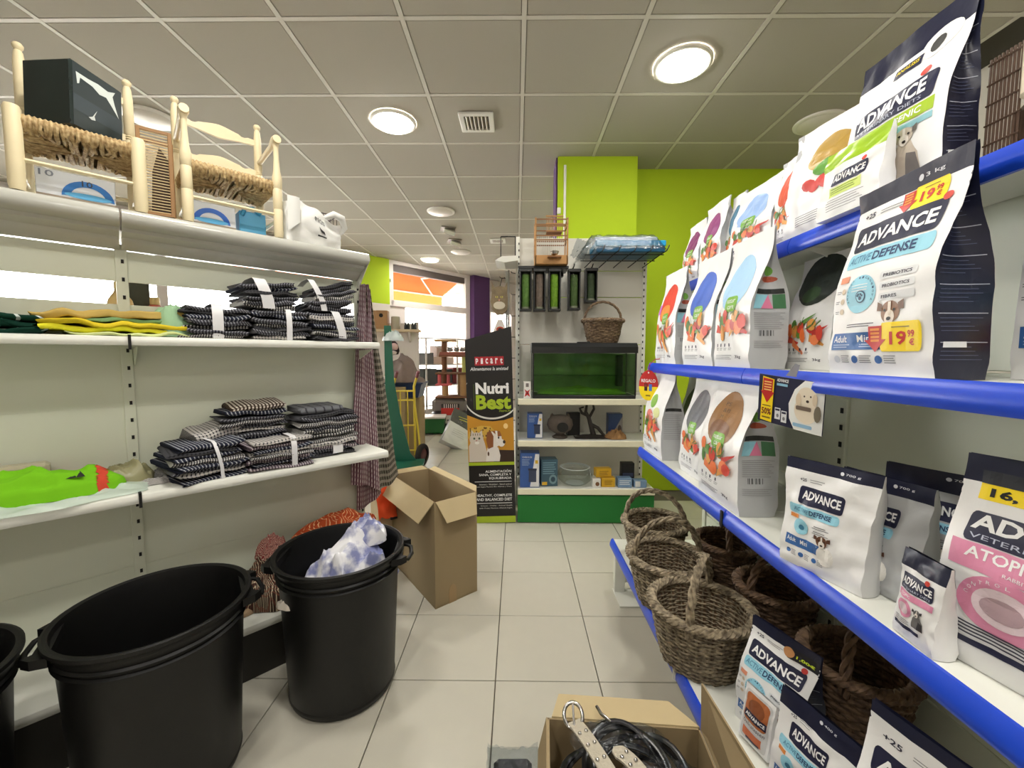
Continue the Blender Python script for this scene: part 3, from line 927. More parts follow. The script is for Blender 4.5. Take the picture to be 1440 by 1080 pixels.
# ---- top shelf (top surface 1.60)
Z1 = 1.601
b = Bag(.185, .285, .07, seed=7, wr=.006)
make_bag('food_bag', 'small white food bag with dark purple drop, farthest on top shelf', (.835, 2.03, Z1), yw, b, natural_prints((126, 44, 104), .65, veg=7), gus=M_bagg)
b = Bag(.195, .305, .07, seed=8, wr=.006)
make_bag('food_bag', 'small white food bag with mauve drop, second from far on top shelf', (.832, 1.825, Z1), yw, b, natural_prints((142, 62, 120), .65, veg=8), gus=M_bagg)
b = Bag(.10, .29, .05, seed=28, wr=.006)
make_bag('food_bag', 'narrow white food bag squeezed beside the round blue print bag', (.86, 1.69, Z1), yw, b, natural_prints((70, 120, 150), .5, veg=9, badge=False), gus=M_bagg)
b = Bag(.25, .265, .07, seed=9, wr=.007, lean=.03)
make_bag('food_bag', 'white food bag with round pale blue print on the top shelf', (.832, 1.525, Z1), yw + .06, b, natural_prints((150, 180, 226), .95, veg=10), gus=M_bagg)
b = Bag(.12, .275, .06, seed=10, wr=.006)
make_bag('food_bag', 'white food bag with half hidden red drop on the top shelf', (.845, 1.345, Z1), yw, b, natural_prints((212, 84, 56), .5, veg=11, badge=False), gus=M_bagg)
b = Bag(.21, .315, .07, seed=11, wr=.008, lean=.03, twist=.03)
make_bag('food_bag', 'white food bag with golden brown print and red meat picture, top shelf', (.84, 1.215, Z1), yw + .05, b,
         [('poly', ell(.62, .70, .30, .15, 24), (176, 142, 66), 'colour_oval'), ('poly', ell(.66, .56, .16, .07, 16), (96, 150, 64), 'badge')] + [('poly', ell(.45 + .1 * i, .44 - .03 * (i % 2), .10, .05, 10), (206, 74, 70), 'food_picture') for i in range(4)] + lines(.2, .2, .8, 5, .02, .006, GREY), gus=M_bagg)
b = Bag(.178, .168, .045, style='doy', seed=12, lean=.03)
make_bag('food_pouch', 'small white pouch with lime green top leaning on the tallest bag', (.788, 1.03, Z1), yw + .04, b,
         [('poly', rrect(.24, .44, .80, .62, .02), NAVY, 'name_band'), ('text', ('ADVANCE', .27, .485, .77, .585, .03), WHITE), ('poly', rrect(.22, .28, .76, .42), (206, 222, 120), 'colour_band'), ('poly', ell(.74, .65, .035, .03), (206, 70, 60), 'round_seal')] + lines(.25, .40, .70, 3, .035, .012, (120, 140, 50)) + lines(.2, .24, .8, 5, .035, .008, GREY),
         gus=M_bagw, head=M_baggr, vh=.74)
hyp = [('poly', rrect(.10, .50, .88, .64, .03), NAVY, 'name_band'), ('text', ('ADVANCE', .13, .545, .80, .625, .03), WHITE), ('text', ('VETERINARY DIETS', .14, .512, .78, .532, .0), (190, 196, 214)),
       ('poly', rrect(.08, .42, .90, .49), LIME, 'colour_band'), ('text', ('HYPOALLERGENIC', .11, .437, .80, .475, .02), WHITE), ('poly', rrect(.48, .375, .90, .41), (140, 190, 200), 'colour_band'),
       ('poly', ell(.76, .665, .045, .022), (206, 70, 60), 'round_seal'), ('poly', ell(.12, .27, .25, .14, 24), LIME, 'round_seal'), ('poly', ell(.12, .27, .19, .10, 24), WHITE, 'round_seal'),
       ('poly', ell(.78, .815, .15, .075, 22), (226, 226, 224), 'printed_panel'), ('poly', ell(.76, .805, .06, .04, 12), (60, 60, 60), 'dog_picture'), ('poly', rrect(.42, .745, .66, .80), NAVY, 'name_band'), ('text', ('ANALISIS', .44, .765, .64, .787, .01), YEL)]
hyp += dog_body(.70, .27, .27, (196, 184, 170), (110, 104, 102), .6)
b = Bag(.262, .385, .06, seed=13, topw=1.03, lean=.06, wr=.006)
make_bag('food_bag', 'tallest dog food bag with navy top and lime green band, top shelf', (.848, .992, Z1), yw, b, hyp, gus=M_bagn, head=M_bagn, vh=.845, side_prints=lid_prints())
# pet carrier with barred door at the near end of the top shelf
pc = thing('pet_carrier', 'beige pet carrier with brown barred door at the near end of the top shelf', 'pet carrier', (.93, .765, Z1), radians(-90))
M_beige = mat('beige plastic', (212, 200, 176), rough=.45)
M_brown = mat('brown plastic', (84, 62, 48), rough=.5)
mb = MB(); mb.box((.02, .10, .065), (.20, .18, .13), ch=.02); mb.build('lower_shell', M_brown, pc)
mb = MB(); mb.box((.02, .10, .19), (.20, .18, .12), ch=.03); mb.build('upper_shell', M_beige, pc)
mb = MB(); mb.box((-.012, .0, .175), (.05, .04, .12), ch=.012); mb.build('door_frame', M_beige, pc)
bar = MB(); bar.tube([(0, 0, .02), (0, 0, .23)], .0022, 5); bme = bar.mesh('bar', M_brown)
for i in range(9):
    link('bar', bme, pc, (-.092 + .0065 * i, -.004, 0))
for i in range(6):
    mb = MB(); mb.tube([(-.095, -.005, .03 + .038 * i), (-.036, -.005, .03 + .038 * i)], .0022, 5); mb.build('bar', M_brown, pc)
b = Bag(.16, .33, .06, seed=40)
make_bag('food_bag', 'white food bag at the right edge, nearest on the top shelf', (.86, .60, Z1), yw, b, lines(.2, .7, .8, 3, .03, .01, GREY), gus=M_bagg)

# ---- lower shelf (top surface .77)
Z3 = .771
b = Bag(.27, .42, .095, seed=14, lean=.02)
make_bag('food_bag', 'white food bag with green vegetables behind the red gift tag', (.672, 2.02, Z3), yw, b,
         [('poly', ell(.45, .62, .16, .08, 14), (130, 180, 80), 'food_picture'), ('poly', ell(.7, .5, .15, .06, 12), (210, 214, 150), 'food_picture'), ('poly', ell(.4, .44, .16, .08, 12), (220, 120, 110), 'food_picture')] + natural_prints((236, 240, 236), .6, veg=14)[3:],
         gus=M_bagg, side_prints=natural_side()[2:3] + lines(.1, .5, .9, 14, .02, .004, (140, 140, 142)))
b = Bag(.25, .40, .09, seed=15)
make_bag('food_bag', 'white food bag half hidden behind the gift tag bag', (.815, 1.93, Z3), yw, b, natural_prints((90, 110, 60), .6, veg=15), gus=M_bagg)
b = Bag(.23, .405, .10, seed=16, lean=.03)
make_bag('food_bag', 'white food bag with grey oval, just left of the brown oval bag', (.70, 1.63, Z3), yw, b, natural_prints((104, 106, 112), .55, veg=16), gus=M_bagg)
b = Bag(.275, .425, .115, seed=17, lean=.02)
make_bag('food_bag', 'white food bag with big brown oval and carrots on the lower shelf', (.667, 1.355, Z3), yw, b, natural_prints((140, 98, 48), .62, ('PS', '&PI', 'M'), veg=17, ocol2=(118, 76, 40)), gus=M_bagg, side_prints=natural_side())
def corner_bag(bl, br, w=None):
    dx, dy = br[0] - bl[0], br[1] - bl[1]
    return ((bl[0] + br[0]) / 2, (bl[1] + br[1]) / 2), hypot(dx, dy), atan2(dy, dx)
p, wd, yw2 = corner_bag((.633, .968), (.69, .800))
b = Bag(wd, .245, .062, style='doy', seed=18, topw=1.06, wr=.007, lean=.0, twist=.02, bulge=.012)
def pouch_prints(asp, delicate=False):
    P = [('poly', rrect(.20, .60, .72, .76, .03), NAVY, 'name_band'), ('text', ('ADVANCE', .24, .645, .69, .725, .03), WHITE),
         ('poly', rrect(.08, .50, .70, .585, .03), SKY, 'colour_band'), ('text', ('ACTIVE', .16, .525, .36, .562, 0, .15), (60, 120, 160)), ('text', ('DEFENSE', .37, .522, .62, .565, .025), (34, 60, 104)),
         ('text', ('+25', .18, .80, .26, .83, .02), INKC), ('poly', ell(.27, .39, .10, .10 * asp, 22), SKY, 'round_seal'), ('poly', ell(.28, .385, .035, .035 * asp, 14), (60, 120, 150), 'round_seal'),
         ('poly', rrect(.11, .455, .23, .49), (222, 140, 70), 'printed_panel'), ('poly', rrect(.08, .19, .62, .285), MID, 'colour_band'), ('text', ('Adult', .10, .225, .22, .268, .01), WHITE), ('text', ('Mini', .28, .225, .37, .268, .01), WHITE)]
    for i in range(3):
        P.append(('poly', rrect(.43, .425 - .045 * i, .62, .429 - .045 * i), INKC, 'small_print')); P.append(('poly', rrect(.45, .44 - .045 * i, .58, .447 - .045 * i), GREY, 'small_print'))
        P.append(('poly', ell(.13 + .17 * i, .13, .03, .03 * asp, 12), MID, 'printed_panel')); P += lines(.17 + .17 * i, .15, .24 + .17 * i, 4, .014, .005, GREY)
    P += lines(.30, .83, .46, 2, .02, .005, GREY)
    P += [('poly', ell(.60, .21, .10, .09, 14), (238, 236, 230), 'dog_picture')] + dog_head(.56, .33, .15, 0, (110, 74, 52), (238, 232, 224), (92, 60, 42), asp)
    return P
make_bag('food_pouch', 'upright white pouch with sky blue band and navy strip, front of lower shelf', (p[0], p[1], Z3), yw2, b, pouch_prints(.72) + header_mark('700 g', .62), head=M_bagn, vh=.90)
b = Bag(.17, .235, .06, style='doy', seed=19, wr=.007)
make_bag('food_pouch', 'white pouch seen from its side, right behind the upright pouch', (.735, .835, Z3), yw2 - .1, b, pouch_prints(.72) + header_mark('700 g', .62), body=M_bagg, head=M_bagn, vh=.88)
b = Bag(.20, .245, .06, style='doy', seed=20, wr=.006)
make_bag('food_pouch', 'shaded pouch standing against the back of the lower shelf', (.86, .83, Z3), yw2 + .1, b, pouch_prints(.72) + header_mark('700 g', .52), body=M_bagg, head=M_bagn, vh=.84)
ato = [('poly', rrect(.10, .60, 1.0, .735, .03), NAVY, 'name_band'), ('text', ('ADVANCE', .12, .655, .98, .725, .03), WHITE), ('text', ('VETERINARY DIETS', .13, .615, .96, .637, .0), (190, 196, 214)),
       ('poly', rrect(.05, .475, 1.0, .595), PINK, 'colour_band'), ('text', ('ATOPIC', .14, .53, .53, .58, .02), WHITE), ('text', ('CARE', .60, .535, .9, .57, 0), (246, 220, 230)), ('text', ('RABBIT & PEAS', .36, .492, .62, .508, 0), WHITE),
       ('poly', ell(.38, .345, .25, .135, 30), PINK, 'round_seal'), ('poly', ell(.38, .345, .165, .088, 26), (226, 206, 214), 'round_seal'), ('poly', ell(.38, .34, .12, .05, 18), (176, 150, 158), 'round_seal'),
       ('poly', rrect(.72, .43, 1.0, .462), MID, 'colour_band')] + lines(.16, .22, .58, 4, .016, .007, INKC) + dog_body(.80, .28, .34, (140, 136, 136), (62, 60, 64), .55) + [
       ('poly', [(.02, .115), (.5, .125), (1.0, .13), (1.0, .165), (.5, .155), (.02, .145)], NAVY, 'colour_band'), ('text', ('1.5 kg', .64, .035, .88, .07, .01), INKC), ('poly', ell(.57, .052, .04, .02, 14), INKC, 'small_print'),
       ('poly', rrect(.10, .79, .42, .90), YEL, 'price_sticker'), ('poly', rrect(.10, .865, .42, .93), (44, 46, 54), 'price_sticker'), ('text', ('16,', .16, .80, .30, .85, .04), (30, 30, 34), 'price_sticker'), ('text', ('99€', .32, .825, .40, .85, .02), (30, 30, 34), 'price_sticker'),
       ('poly', rrect(.78, .755, 1.0, .85), (60, 62, 70), 'printed_panel')] + lines(.45, .83, .72, 3, .02, .006, GREY)
wn = 'CONTROL ITCHING'
for i, ch in enumerate(wn):
    if ch != ' ':
        a = radians(170 - 200 * i / (len(wn) - 1)); ato.append(('text', (ch, .38 + .205 * cos(a) - .012, .345 + .11 * sin(a) - .008, .38 + .205 * cos(a) + .012, .345 + .11 * sin(a) + .008, 0), WHITE))
b = Bag(.235, .325, .09, seed=21, wr=.005, topw=.96, lean=.03)
make_bag('food_bag', 'large white and pink dog food bag with yellow 16,99 sticker, right edge', (.722, .560, Z3), radians(-78), b, ato, gus=M_bagn, head=M_bagn, vh=.87, side_prints=lid_prints())
b = Bag(.078, .150, .035, style='doy', seed=22, topw=1.06, wr=.003)
make_bag('food_pouch', 'smallest slim pouch with pink band in front of the large pink bag', (.668, .672, Z3), radians(-95), b,
         [('poly', rrect(.10, .56, .86, .74, .03), NAVY, 'name_band'), ('text', ('ADVANCE', .13, .62, .83, .70, .03), WHITE), ('text', ('VETERINARY DIETS', .14, .575, .82, .60, 0), (190, 196, 214)), ('poly', rrect(.08, .475, .90, .545), PINK, 'colour_band'), ('text', ('ATOPIC', .14, .495, .46, .525, .01), WHITE),
          ('poly', ell(.33, .36, .20, .10, 22), PINK, 'round_seal'), ('poly', ell(.33, .36, .13, .065, 20), (226, 206, 214), 'round_seal'), ('poly', rrect(.08, .13, .70, .17), NAVY, 'colour_band'), ('poly', ell(.70, .75, .05, .03), (206, 70, 60), 'round_seal')] + dog_body(.66, .33, .26, (110, 108, 108), (52, 50, 54), .5) + lines(.1, .235, .5, 3, .02, .006, GREY),
         head=M_bagn, vh=.80)

# ---- bottom shelf (top surface .27)
Z0 = .271
p, wd, yw3 = corner_bag((.60, 1.075), (.665, .905))
b = Bag(.175, .275, .085, seed=23, wr=.005, lean=.06, topw=1.02)
T1 = make_bag('food_bag', 'white and navy dog food bag beside the nearest basket, bottom shelf', (p[0], p[1], Z0), yw3, b,
         advance_active(.62) + [('poly', rrect(.60, .842, .99, .935), (34, 34, 40), 'printed_panel'), ('poly', ell(.60, .885, .075, .04, 20), (196, 140, 90), 'printed_panel'), ('text', ('1,00€', .70, .86, .94, .89, .03), (210, 230, 60)), ('poly', ell(.84, .815, .04, .022), (200, 60, 54), 'round_seal')],
         gus=M_bagn, head=M_bagn, vh=.90, side_prints=lid_prints(), back=M_bagn)
b = Bag(.085, .135, .02, style='doy', seed=24, wr=.002)
make_bag('food_pouch', 'small clear front wet food pouch with orange picture, attached to a bag', (p[0] - .042, p[1] - .022, Z0 + .012), yw3 - .06, b,
         [('poly', rrect(.06, .06, .94, .94, .10, .7), (206, 206, 206), 'printed_panel'), ('poly', rrect(.12, .42, .88, .90, .1, .7), (178, 104, 60), 'food_picture'), ('poly', ell(.5, .70, .27, .14), (134, 76, 44), 'food_picture'), ('poly', rrect(.16, .47, .88, .60), NAVY, 'name_band'), ('text', ('ADVANCE', .2, .505, .84, .57, .03), WHITE), ('text', ('Delicatessen', .14, .34, .86, .41, .0, .2), INKC),
          ('poly', rrect(.16, .12, .8, .27), (196, 104, 62), 'colour_band'), ('poly', rrect(.3, .10, .75, .14), NAVY, 'colour_band')], body=M_bagw, pitch=-.1)
b = Bag(.165, .23, .06, style='doy', seed=25, wr=.005, lean=.05)
make_bag('food_pouch', 'white and navy 400 g pouch at the bottom edge, between two larger bags', (.605, .815, Z0), radians(-72), b, pouch_prints(.7) + header_mark('400 g', .55), head=M_bagn, vh=.84)
b = Bag(.26, .335, .09, seed=26, wr=.005, lean=.06)
make_bag('food_bag', 'large navy topped dog food bag with yellow 50% label, bottom shelf', (.655, .605, Z0), radians(-74), b,
         advance_active(.6) + [('poly', rrect(.60, .80, .98, .91), (44, 42, 38), 'printed_panel'), ('text', ('50%', .64, .825, .92, .875, .03), (226, 210, 70)), ('poly', ell(.95, .77, .10, .05, 20), (190, 184, 176), 'printed_panel'), ('poly', ell(.84, .815, .04, .022), (200, 60, 54), 'round_seal')], gus=M_bagn, head=M_bagn, vh=.92, back=M_bagn)

# ---- hanging card and gift tag on the price rails
cd = thing('shelf_sign', 'dark blue hanging card with puppy picture and yellow 50% arrow', 'sign', (.665, 1.005, 1.205), radians(-62))
cd.rotation_euler = (radians(8), radians(6), radians(-66))
def cardF(u, v, off):
    return Vector(((u - .5) * .16, -off - .001, -.13 + v * .125))
mb = MB(); mb.box((0, .001, -.0675), (.16, .002, .125)); mb.build('card', mat('navy card', NAVY, rough=.5), cd)
mb = MB(); mb.prism([(-.012, 0), (.012, 0), (.018, .03), (.008, .032)], .0, .002, 'y'); mb.build('hanger_strap', mat('grey plastic strip', (150, 150, 158), rough=.3), cd)
PU = (236, 224, 204)
print_layers([('poly', [(.60, 0), (.52, .2), (.50, .5), (.58, .8), (.72, 1), (1, 1), (1, 0)], (238, 240, 238), 'printed_panel'), ('poly', ell(.76, .42, .17, .26, 22), PU, 'dog_picture'), ('poly', ell(.76, .70, .13, .18, 20), PU, 'dog_picture'),
              ('poly', ell(.65, .62, .04, .13, 12), (222, 204, 178), 'dog_picture'), ('poly', ell(.88, .66, .035, .12, 12), (222, 204, 178), 'dog_picture'), ('poly', ell(.73, .70, .012, .02, 8), (70, 60, 50), 'dog_picture'), ('poly', ell(.82, .71, .012, .02, 8), (70, 60, 50), 'dog_picture'),
              ('poly', ell(.78, .61, .022, .028, 10), (60, 48, 44), 'dog_picture'), ('poly', rrect(.62, .42, .84, .50, .02), (120, 104, 92), 'dog_picture'), ('poly', ell(.93, .40, .05, .16, 12), (120, 112, 96), 'dog_picture'), ('poly', rrect(.58, .07, .86, .14, .02), (150, 190, 220), 'printed_panel'),
              ('poly', [(.05, .04), (.24, .02), (.26, .93), (.07, .97)], YEL, 'price_sticker'), ('poly', [(.155, .42), (.27, .66), (.235, .66), (.24, .92), (.08, .94), (.075, .66), (.04, .67)], RED, 'price_sticker')] +
             [('poly', rrect(.10, .85 - .055 * i, .22, .875 - .055 * i), (246, 200, 120), 'price_sticker') for i in range(4)] +
             [('text', ('50%', .07, .17, .23, .31, .03), (120, 40, 30), 'price_sticker'), ('poly', rrect(.08, .35, .22, .37), (120, 90, 30), 'price_sticker'), ('poly', rrect(.08, .09, .22, .12), (120, 90, 30), 'price_sticker'),
              ('text', ('ADVANCE', .30, .90, .48, .965, .03), WHITE), ('poly', rrect(.30, .82, .47, .87), (140, 190, 216), 'colour_band'), ('poly', rrect(.29, .12, .38, .36), (226, 228, 232), 'printed_panel'), ('poly', rrect(.395, .08, .48, .32), (226, 228, 232), 'printed_panel'),
              ('poly', rrect(.30, .30, .37, .34), NAVY, 'printed_panel'), ('poly', rrect(.405, .26, .47, .30), NAVY, 'printed_panel'), ('poly', ell(.34, .2, .02, .04, 10), GREY, 'printed_panel'), ('poly', ell(.44, .16, .02, .04, 10), GREY, 'printed_panel')], cardF, cd, .3)
tg = thing('gift_tag', 'round red and yellow gift tag hanging from the far end of the blue rail', 'tag', (.672, 2.10, 1.19), radians(-40))
def tagF(u, v, off):
    return Vector(((u - .5) * .10, -off - .001, -.165 + v * .155))
mb = MB(); mb.prism([(p_[0] * .1 - .05, -.165 + p_[1] * .155) for p_ in ell(.5, .5, .5, .5, 28)], 0, .002, 'y'); mb.build('card', mat('red card', RED, rough=.5), tg)
mb = MB(); mb.tube([(0, -.002, -.015), (.01, -.012, .02), (.035, -.01, .045), (.07, .02, .05)], .006, 6, flat=.3); mb.build('loop', mat('red strip', (206, 80, 84), rough=.5), tg)
half = [(.5 + .49 * cos(radians(a)), .46 + .49 * sin(radians(a)) * .93) for a in range(180, 361, 12)]
print_layers([('poly', half, YEL, 'printed_panel'), ('text', ('REGALO', .13, .60, .87, .71, .02), WHITE), ('poly', ell(.5, .92, .04, .03, 10), WHITE, 'printed_panel'), ('poly', rrect(.30, .32, .46, .56), (60, 40, 44), 'printed_panel'), ('poly', rrect(.54, .32, .70, .54), (70, 120, 200), 'printed_panel'), ('poly', ell(.38, .5, .06, .06, 10), (150, 60, 50), 'printed_panel'), ('poly', rrect(.38, .14, .62, .19), (150, 120, 30), 'small_print')] , tagF, tg, .3)

# ================================================================== baskets
def wicker(name, c1, c2, sc=60):
    m = mat(name, c1, rough=.75, noise_amt=.0)
    nt = m.node_tree
    tc = nt.nodes.new('ShaderNodeTexCoord'); n = nt.nodes.new('ShaderNodeTexNoise'); n.inputs['Scale'].default_value = sc; n.inputs['Detail'].default_value = 5
    nt.links.new(tc.outputs['Object'], n.inputs['Vector'])
    r = nt.nodes.new('ShaderNodeValToRGB'); r.color_ramp.elements[0].position = .35; r.color_ramp.elements[1].position = .68
    r.color_ramp.elements[0].color = rgb(*c1); r.color_ramp.elements[1].color = rgb(*c2)
    nt.links.new(n.outputs['Fac'], r.inputs[0]); nt.links.new(r.outputs[0], nt.nodes['Principled BSDF'].inputs['Base Color'])
    return m
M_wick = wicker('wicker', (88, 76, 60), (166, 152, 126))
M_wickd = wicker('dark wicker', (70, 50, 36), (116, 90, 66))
def basket(name, label, loc, rz, rx, ry, bx, by, h, hh, m, group=None, rows=27, stakes=24, handle_axis='x', tilt=None, rim_r=.014, hr=.010, cat='basket', parts=None):
    t = thing(name, label, cat, loc, rz, group)
    if tilt: t.rotation_euler = (tilt[0], tilt[1], rz)
    rnd = random.Random(hash(label) % 1000 if False else len(label))
    def R(v): 
        k = v ** .8
        return bx + (rx - bx) * k, by + (ry - by) * k
    if parts is None:
        mb = MB(); N = stakes * 3
        pit = h / rows
        for r in range(rows):
            v = (r + .5) / rows; a, b = R(v); pts = []
            for i in range(N):
                an = 2 * pi * i / N; o = .0040 * sin(pi * i / 3 + pi * r) + rnd.uniform(-.0012, .0012)
                pts.append(((a + o) * cos(an), (b + o) * sin(an), h * v + rnd.uniform(-.0018, .0018)))
            mb.tube(pts, [pit * rnd.uniform(.42, .62)] * N, 5, closed=True)
        w_me = mb.mesh('woven_wall', m, 60)
        mb = MB()
        for i in range(stakes):
            an = 2 * pi * (i + .5) / stakes
            pts = [(R(v)[0] * cos(an), R(v)[1] * sin(an), h * v) for v in (0, .3, .6, 1)]
            mb.tube(pts, .004, 5)
        s_me = mb.mesh('stakes', m, 60)
        mb = MB(); mb.lathe([(0, .004), (bx * .98, .004), (bx * .98, .012), (0, .012)], 24, sy=by / bx); b_me = mb.mesh('base', m)
        mb = MB(); mb.grid(lambda u, v: ((R(v)[0] - .001) * cos(2 * pi * u), (R(v)[1] - .001) * sin(2 * pi * u), .004 + (h - .006) * v), 40, 6); c_me = mb.mesh('inner_dark_wall', M_wickd, 60)  # added dark wall behind the strands, standing in for shade in the gaps
        mb = MB(); NN = 84
        for k in range(4):
            pts = []
            for i in range(NN):
                an = 2 * pi * i / NN; ph = an * 13 + k * pi / 2
                a = rx + rim_r * .8 * cos(ph); b = ry + rim_r * .8 * cos(ph)
                pts.append((a * cos(an), b * sin(an), h + rim_r * .5 * sin(ph) + .002))
            mb.tube(pts, rim_r * .55, 5, closed=True)
        r_me = mb.mesh('rim', m, 60)
        mb = MB(); HN = 44
        L = rx if handle_axis == 'x' else ry
        for k in range(3):
            pts = []
            for i in range(HN + 1):
                q = i / HN; an = pi * q; ph = q * 24 + k * 2.094
                s_, z = -L * cos(an) * (1.0 if abs(cos(an)) < .98 else 1), h - .03 + (hh + .03) * sin(an) ** .8
                o1, o2 = hr * .75 * cos(ph), hr * .75 * sin(ph)
                rad = Vector((-cos(an) , sin(an)))
                s_ += rad[0] * o2; z += rad[1] * o2
                pts.append((s_, o1, z) if handle_axis == 'x' else (o1, s_, z))
            mb.tube(pts, hr * .62, 5)
        h_me = mb.mesh('handle', m, 60)
        parts = (('woven_wall', w_me), ('stakes', s_me), ('base', b_me), ('inner_dark_wall', c_me), ('rim', r_me), ('handle', h_me))
    for nm, me in parts:
        o = link(nm, me, t)
    return t, parts
BG = 'wicker baskets on the bottom blue shelf'
bk, bp = basket('wicker_basket', 'nearest grey brown wicker basket, in front beside the dog food bag', (.592, 1.275, .272), radians(-36), .150, .142, .108, .098, .185, .150, M_wick, BG, handle_axis='y')
basket('wicker_basket', 'middle grey brown wicker basket, of the three in front', (.602, 1.60, .272), radians(-82), .158, .150, 0, 0, .185, .15, M_wick, BG, parts=bp)
basket('wicker_basket', 'farthest grey brown wicker basket, at the end of the bottom shelf', (.668, 1.94, .272), radians(-125), .158, .118, 0, 0, .185, .115, M_wick, BG, parts=bp)
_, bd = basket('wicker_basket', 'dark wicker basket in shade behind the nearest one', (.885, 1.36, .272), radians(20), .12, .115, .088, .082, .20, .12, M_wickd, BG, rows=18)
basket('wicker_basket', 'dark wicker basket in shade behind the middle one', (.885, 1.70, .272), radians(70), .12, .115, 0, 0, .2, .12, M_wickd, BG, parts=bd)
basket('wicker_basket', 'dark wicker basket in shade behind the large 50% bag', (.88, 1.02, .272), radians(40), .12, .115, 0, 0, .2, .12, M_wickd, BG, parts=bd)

# ================================================================== black bins
M_bin = mat('black bin plastic', (11, 11, 11), rough=.45, noise_amt=.12, noise_scale=8, spec=.4)
def make_bin(label, loc, rz):
    t = thing('rubbish_bin', label, 'bin', loc, rz, 'black plastic bins')
    r0, r1, h = .182, .219, .54
    pr = [(0, 0), (r0 - .01, 0), (r0, .012), (r0 + .004, .04), (r1 - .012, h - .06), (r1 - .008, h - .045), (r1 - .004, h - .03), (r1 + .002, h - .02), (r1 + .010, h - .012), (r1 + .010, h - .002), (r1 + .004, h), (r1 - .006, h - .003), (r1 - .012, h - .03), (r0 - .004, .02), (0, .016)]
    mb = MB(); mb.lathe(pr, 64); mb.build('body', M_bin, t, 35)
    mb = MB()
    for k in range(2):
        mb.lathe([(r1 - .012 + k * .004, h - .075 + .02 * k), (r1 - .004 + k * .003, h - .071 + .02 * k), (r1 - .011 + k * .004, h - .066 + .02 * k)], 64, cap=False)
    mb.build('rim_rib', M_bin, t, 50)
    mb = MB(); mb.lathe([(r0 + .002, .02), (r0 + .006, .028), (r0 + .003, .036)], 64, cap=False); mb.build('foot_rib', M_bin, t, 50)
    for s in (-1, 1):
        mb = MB(); y = h - .03
        path = [(s * (r1 - .01), -.075, y), (s * (r1 + .032), -.052, y - .010), (s * (r1 + .040), 0, y - .014), (s * (r1 + .032), .052, y - .010), (s * (r1 - .01), .075, y)]
        mb.tube(path, .008, 8, flat=.7)
        hd = mb.build('handle', M_bin, t, 60)
        mb = MB(); mb.prism([(s * (r1 - .02), -.10), (s * (r1 + .012), -.09), (s * (r1 + .03), -.07), (s * (r1 + .012), -.06), (s * (r1 + .004), .06), (s * (r1 + .012), .06), (s * (r1 + .03), .07), (s * (r1 + .012), .09), (s * (r1 - .02), .10)], y - .012, y + .012, 'z'); mb.build('bracket', M_bin, hd)
    return t
make_bin('large empty black bin, nearest and between the two others', (-1.035, 1.135, 0), radians(38))
bin2 = make_bin('black bin with blue and white cloth inside, beside the tall carton', (-.655, 1.49, 0), radians(8))
make_bin('black bin cut off by the left edge of the photo', (-1.392, .812, 0), radians(-52))

# ================================================================== cloth helpers
def heap(name, mats, W, D, Hh, seed, rough=1.0, parent=None, folds=5, nu=48, nv=34, flat=.3, uvs=(3, 2), edge=.0, skew=0.0, pw=2.6, pe=.5):
    """crumpled cloth lying on a surface: lumpy low dome with sharp folds"""
    def f(u, v):
        x = (u - .5) * 2; y = (v - .5) * 2
        k = max(abs(x), abs(y)); r = hypot(x, y)
        if r > 1e-6:
            x2, y2 = x / r * k, y / r * k
        else:
            x2 = y2 = 0
        ed = 1 + .18 * noise.noise(Vector((x2 * 1.8 + seed, y2 * 1.8, seed * .7)))
        prof = (1 - k ** pw) ** pe if k < 1 else 0
        rid = 0
        for o in range(4):
            an = seed * 1.7 + o * 1.9; fr = folds * (.55 + .33 * o)
            wp = 1.3 * noise.noise(Vector((x2 * 1.3 + seed, y2 * 1.3 - o, seed * 2.0)))
            q = sin((x2 * cos(an) + y2 * sin(an)) * fr * 1.2 + wp * 2.2 + o)
            rid += (.5 - abs(q) ** .8) * (.62 ** o)
        z = Hh * prof * (flat + (1 - flat) * (.5 + .55 * noise.noise(Vector((x2 * 1.4 + seed, y2 * 1.3, seed * 3.1))))) + Hh * .24 * rough * rid * min(1, (1 - k) * 4 + .15)
        z = max(.0015 + .004 * (1 - k), z)
        return (x2 * W / 2 * ed + skew * z, y2 * D / 2 * ed, z)
    mb = MB(); mb.grid(f, nu, nv, uv=lambda u, v: (u * uvs[0], v * uvs[1]))
    return mb.mesh(name, mats, 75)

